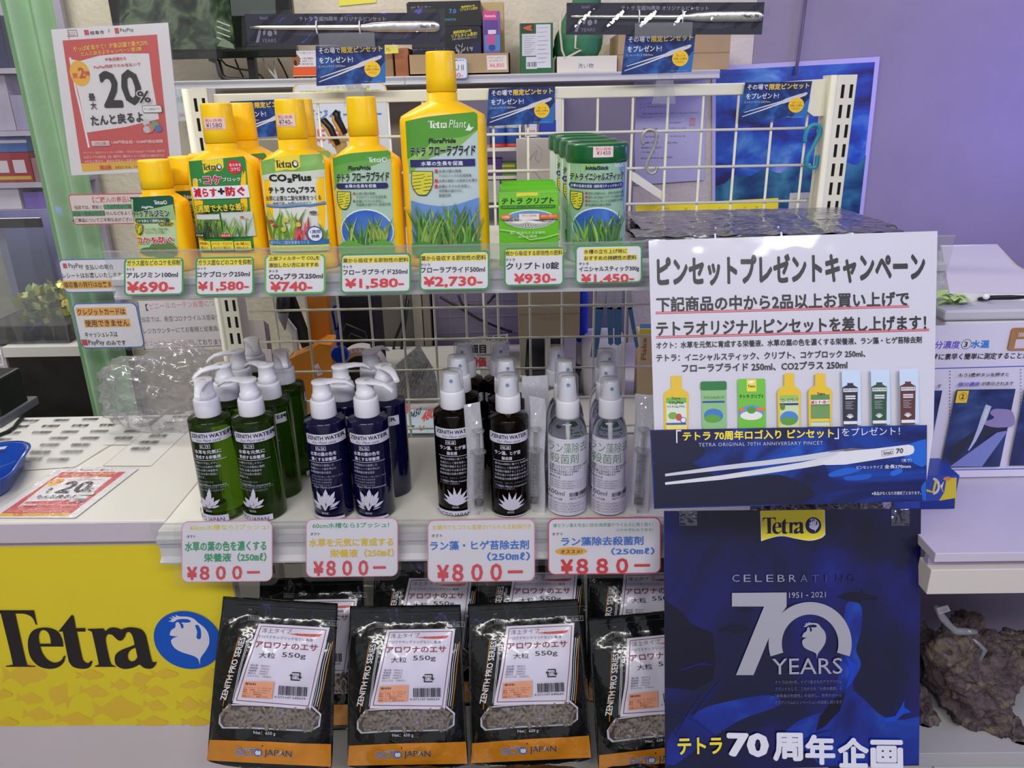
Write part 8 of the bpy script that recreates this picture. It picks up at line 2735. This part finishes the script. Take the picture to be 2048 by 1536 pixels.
rock([(2012, 1438), (2026, 1430), (2040, 1452), (2056, 1462), (2052, 1484), (2028, 1490), (2010, 1470)], 0.890, 0.018, 23, 'small brown live rock at the lower right front of the bay')
rock([(1916, 1244), (1930, 1236), (1948, 1242), (1954, 1258), (1934, 1264), (1914, 1258)], 0.99, 0.03, 29, 'small dark live rock showing above the big rock')
t = thing('twist_tag', 'clear twisted bag end with a small white label on the big live rock', 'tag', tuple(aY(1900, 1240, 0.87)))
TW = clear_mat('twisted_film', (236, 240, 246), 0.2, 0.35, (206, 210, 226), bump=0.6, bscale=80)
MB().tube([aY(x, y, Y) for x, y, Y in ((1872, 1214, .872), (1886, 1236, .872), (1900, 1252, .87), (1912, 1262, .868), (1935, 1263, .866), (1953, 1264, .866))], [0.003, 0.005, 0.0042, 0.005, 0.0045, 0.003], TW, 10).build('twisted_film', t)
MB().tube([aY(x, y, Y) for x, y, Y in ((1946, 1278, .868), (1958, 1288, .866), (1970, 1300, .866), (1960, 1322, .868))], [0.0015, 0.0025, 0.003, 0.0015], TW, 8).build('film_tail', t)
A = Art(aY(1884, 1220, 0.868))
A.base([(1873, 1216), (1896, 1210), (1901, 1222), (1878, 1229)], (176, 172, 186), 0.0004)
A.line(1880, 1221, 1894, 1217, 1, (110, 100, 120)), A.line(1881, 1224, 1896, 1220, 1, (110, 100, 120))
A.build('label', t)

# ================================================================== FAR LEFT: shop seen through the vinyl
YFL = 1.95
t = thing('far_shelf_unit', 'white shelving of the shop seen at far left through the vinyl screen', 'shelf', (aY(0, 500, YFL).x, YFL, 0))
fx0, fx1 = aY(-160, 300, YFL).x, aY(92, 300, YFL).x
FS = pbr('lavender_shelf', (176, 170, 190), 0.6, var=0.05)
FZ = [aY(20, y, YFL).z for y in (136, 262, 366, 420)]
for z in FZ:
    MB().box(fx0, fx1, YFL, YFL + 0.2, z - 0.012, z, FS).build('board', t)
MB().box(fx0, fx1, YFL + 0.2, YFL + 0.215, 0, FZ[0] + 0.4, FS).build('back_panel', t)
MB().box(fx0, fx1, YFL + 0.004, YFL + 0.2, 0, aY(20, 690, YFL).z, FS).build('plinth', t)


def far(box, col, l, iz, bands=()):
    carton('stock_box', l, 'box', box, YFL + 0.012, 0.1, pbr('stock_print', col, 0.5, var=0.05, vscale=30), (lambda A: [A.rect(*b_) for b_ in bands] and None) if bands else None, 'boxes on the far left shelves', zb=FZ[iz] + 0.0006)


far((-80, 30, 6, 134), (60, 64, 96), 'dark blue box on the top board of the far left shelves', 0)
far((-90, 150, 20, 258), (170, 164, 186), 'lavender box on the second board at the far left edge', 1)
far((26, 190, 62, 258), (150, 146, 176), 'small lavender box on the second board near the green curtain', 1)
far((-60, 306, 62, 362), (150, 40, 56), 'red box with round white windows on the third board of the far left shelves', 2, ((-20, 322, 14, 346, (206, 196, 206)), (24, 320, 48, 346, (206, 196, 206)), (-60, 354, 62, 361, (190, 160, 60))))
far((66, 316, 90, 362), (140, 100, 110), 'brownish box beside the red box on the far left shelves', 2)
carton('stock_box', 'blue and white flat box lying on the red box of the far left shelves', 'box', (-60, 274, 52, 305), YFL + 0.014, 0.09, pbr('blue_stock', (70, 104, 170), 0.5), lambda A: A.rect(-60, 282, 52, 288, (206, 204, 214)), 'boxes on the far left shelves')
far((-60, 376, 40, 418), (190, 184, 196), 'white box on the fourth board of the far left shelves', 3)
far((48, 384, 92, 418), (110, 90, 170), 'violet box on the fourth board of the far left shelves', 3)
# planted tank
YTK = 1.515
t = thing('planted_tank', 'glass tank of yellow green plants behind the vinyl at the left', 'aquarium', (aY(70, 690, YTK).x, YTK, 0))
tx0, tx1 = aY(-60, 600, YTK).x, aY(118, 600, YTK).x
tz0, tz1 = aY(128, 712, YK).z + 0.0235, aY(60, 440, YTK).z
GL = clear_mat('tank_glass', (226, 232, 236), 0.08, 0.05, (150, 150, 176))
MB().box(tx0, tx1, YTK, YTK + 0.004, tz0, tz1, GL).build('front_glass', t)
MB().box(tx0, tx1, YTK + 0.155, YTK + 0.163, tz0, tz1, (54, 52, 78)).build('back_pane', t)
MB().box(tx0, tx1, YTK + 0.005, YTK + 0.154, tz0, tz0 + 0.035, pbr('dark_soil', (58, 50, 44), 0.9, var=0.3, vscale=60)).build('soil', t)
MB().box(tx0, tx1, YTK - 0.004, YTK + 0.004, tz1 - 0.014, tz1 + 0.004, (46, 44, 52)).build('rim', t)
R = random.Random(6)
m = MB()
for k in range(260):
    x = R.uniform(aY(18, 600, YTK).x, aY(128, 600, YTK).x)
    y = YTK + R.uniform(0.03, 0.13)
    hh = R.uniform(0.03, 0.12)
    z = tz0 + 0.034 + R.uniform(0, 0.06)
    an = R.uniform(0, 6.28)
    d = Vector((cos(an) * 0.5, sin(an) * 0.5, R.uniform(.2, 1))).normalized()
    s_ = d.orthogonal().normalized()
    L, w = R.uniform(.012, .03), R.uniform(.004, .009)
    b0 = Vector((x, y, z))
    m.grid(lambda u, v: b0 + d * L * u + s_ * w * (2 * v - 1) * sin(pi * min(1, u + 0.05)), 4, 2, R.choice(((176, 170, 60), (150, 160, 70), (190, 176, 90), (120, 140, 70))))
o = m.build('plants', t)
o['kind'] = 'stuff'

lamp('aquarium_and_fill_light', ((tx0 + tx1) / 2, YTK + 0.08, tz1 + 0.05), ((tx0 + tx1) / 2, YTK + 0.08, tz0), 0.25, 0.08, 1.2, (0.95, 0.93, 1.0))  # unseen lamp added to brighten the dim tank plants
for _o in bpy.data.objects:
    if '_w' in _o.keys():
        del _o['_w']
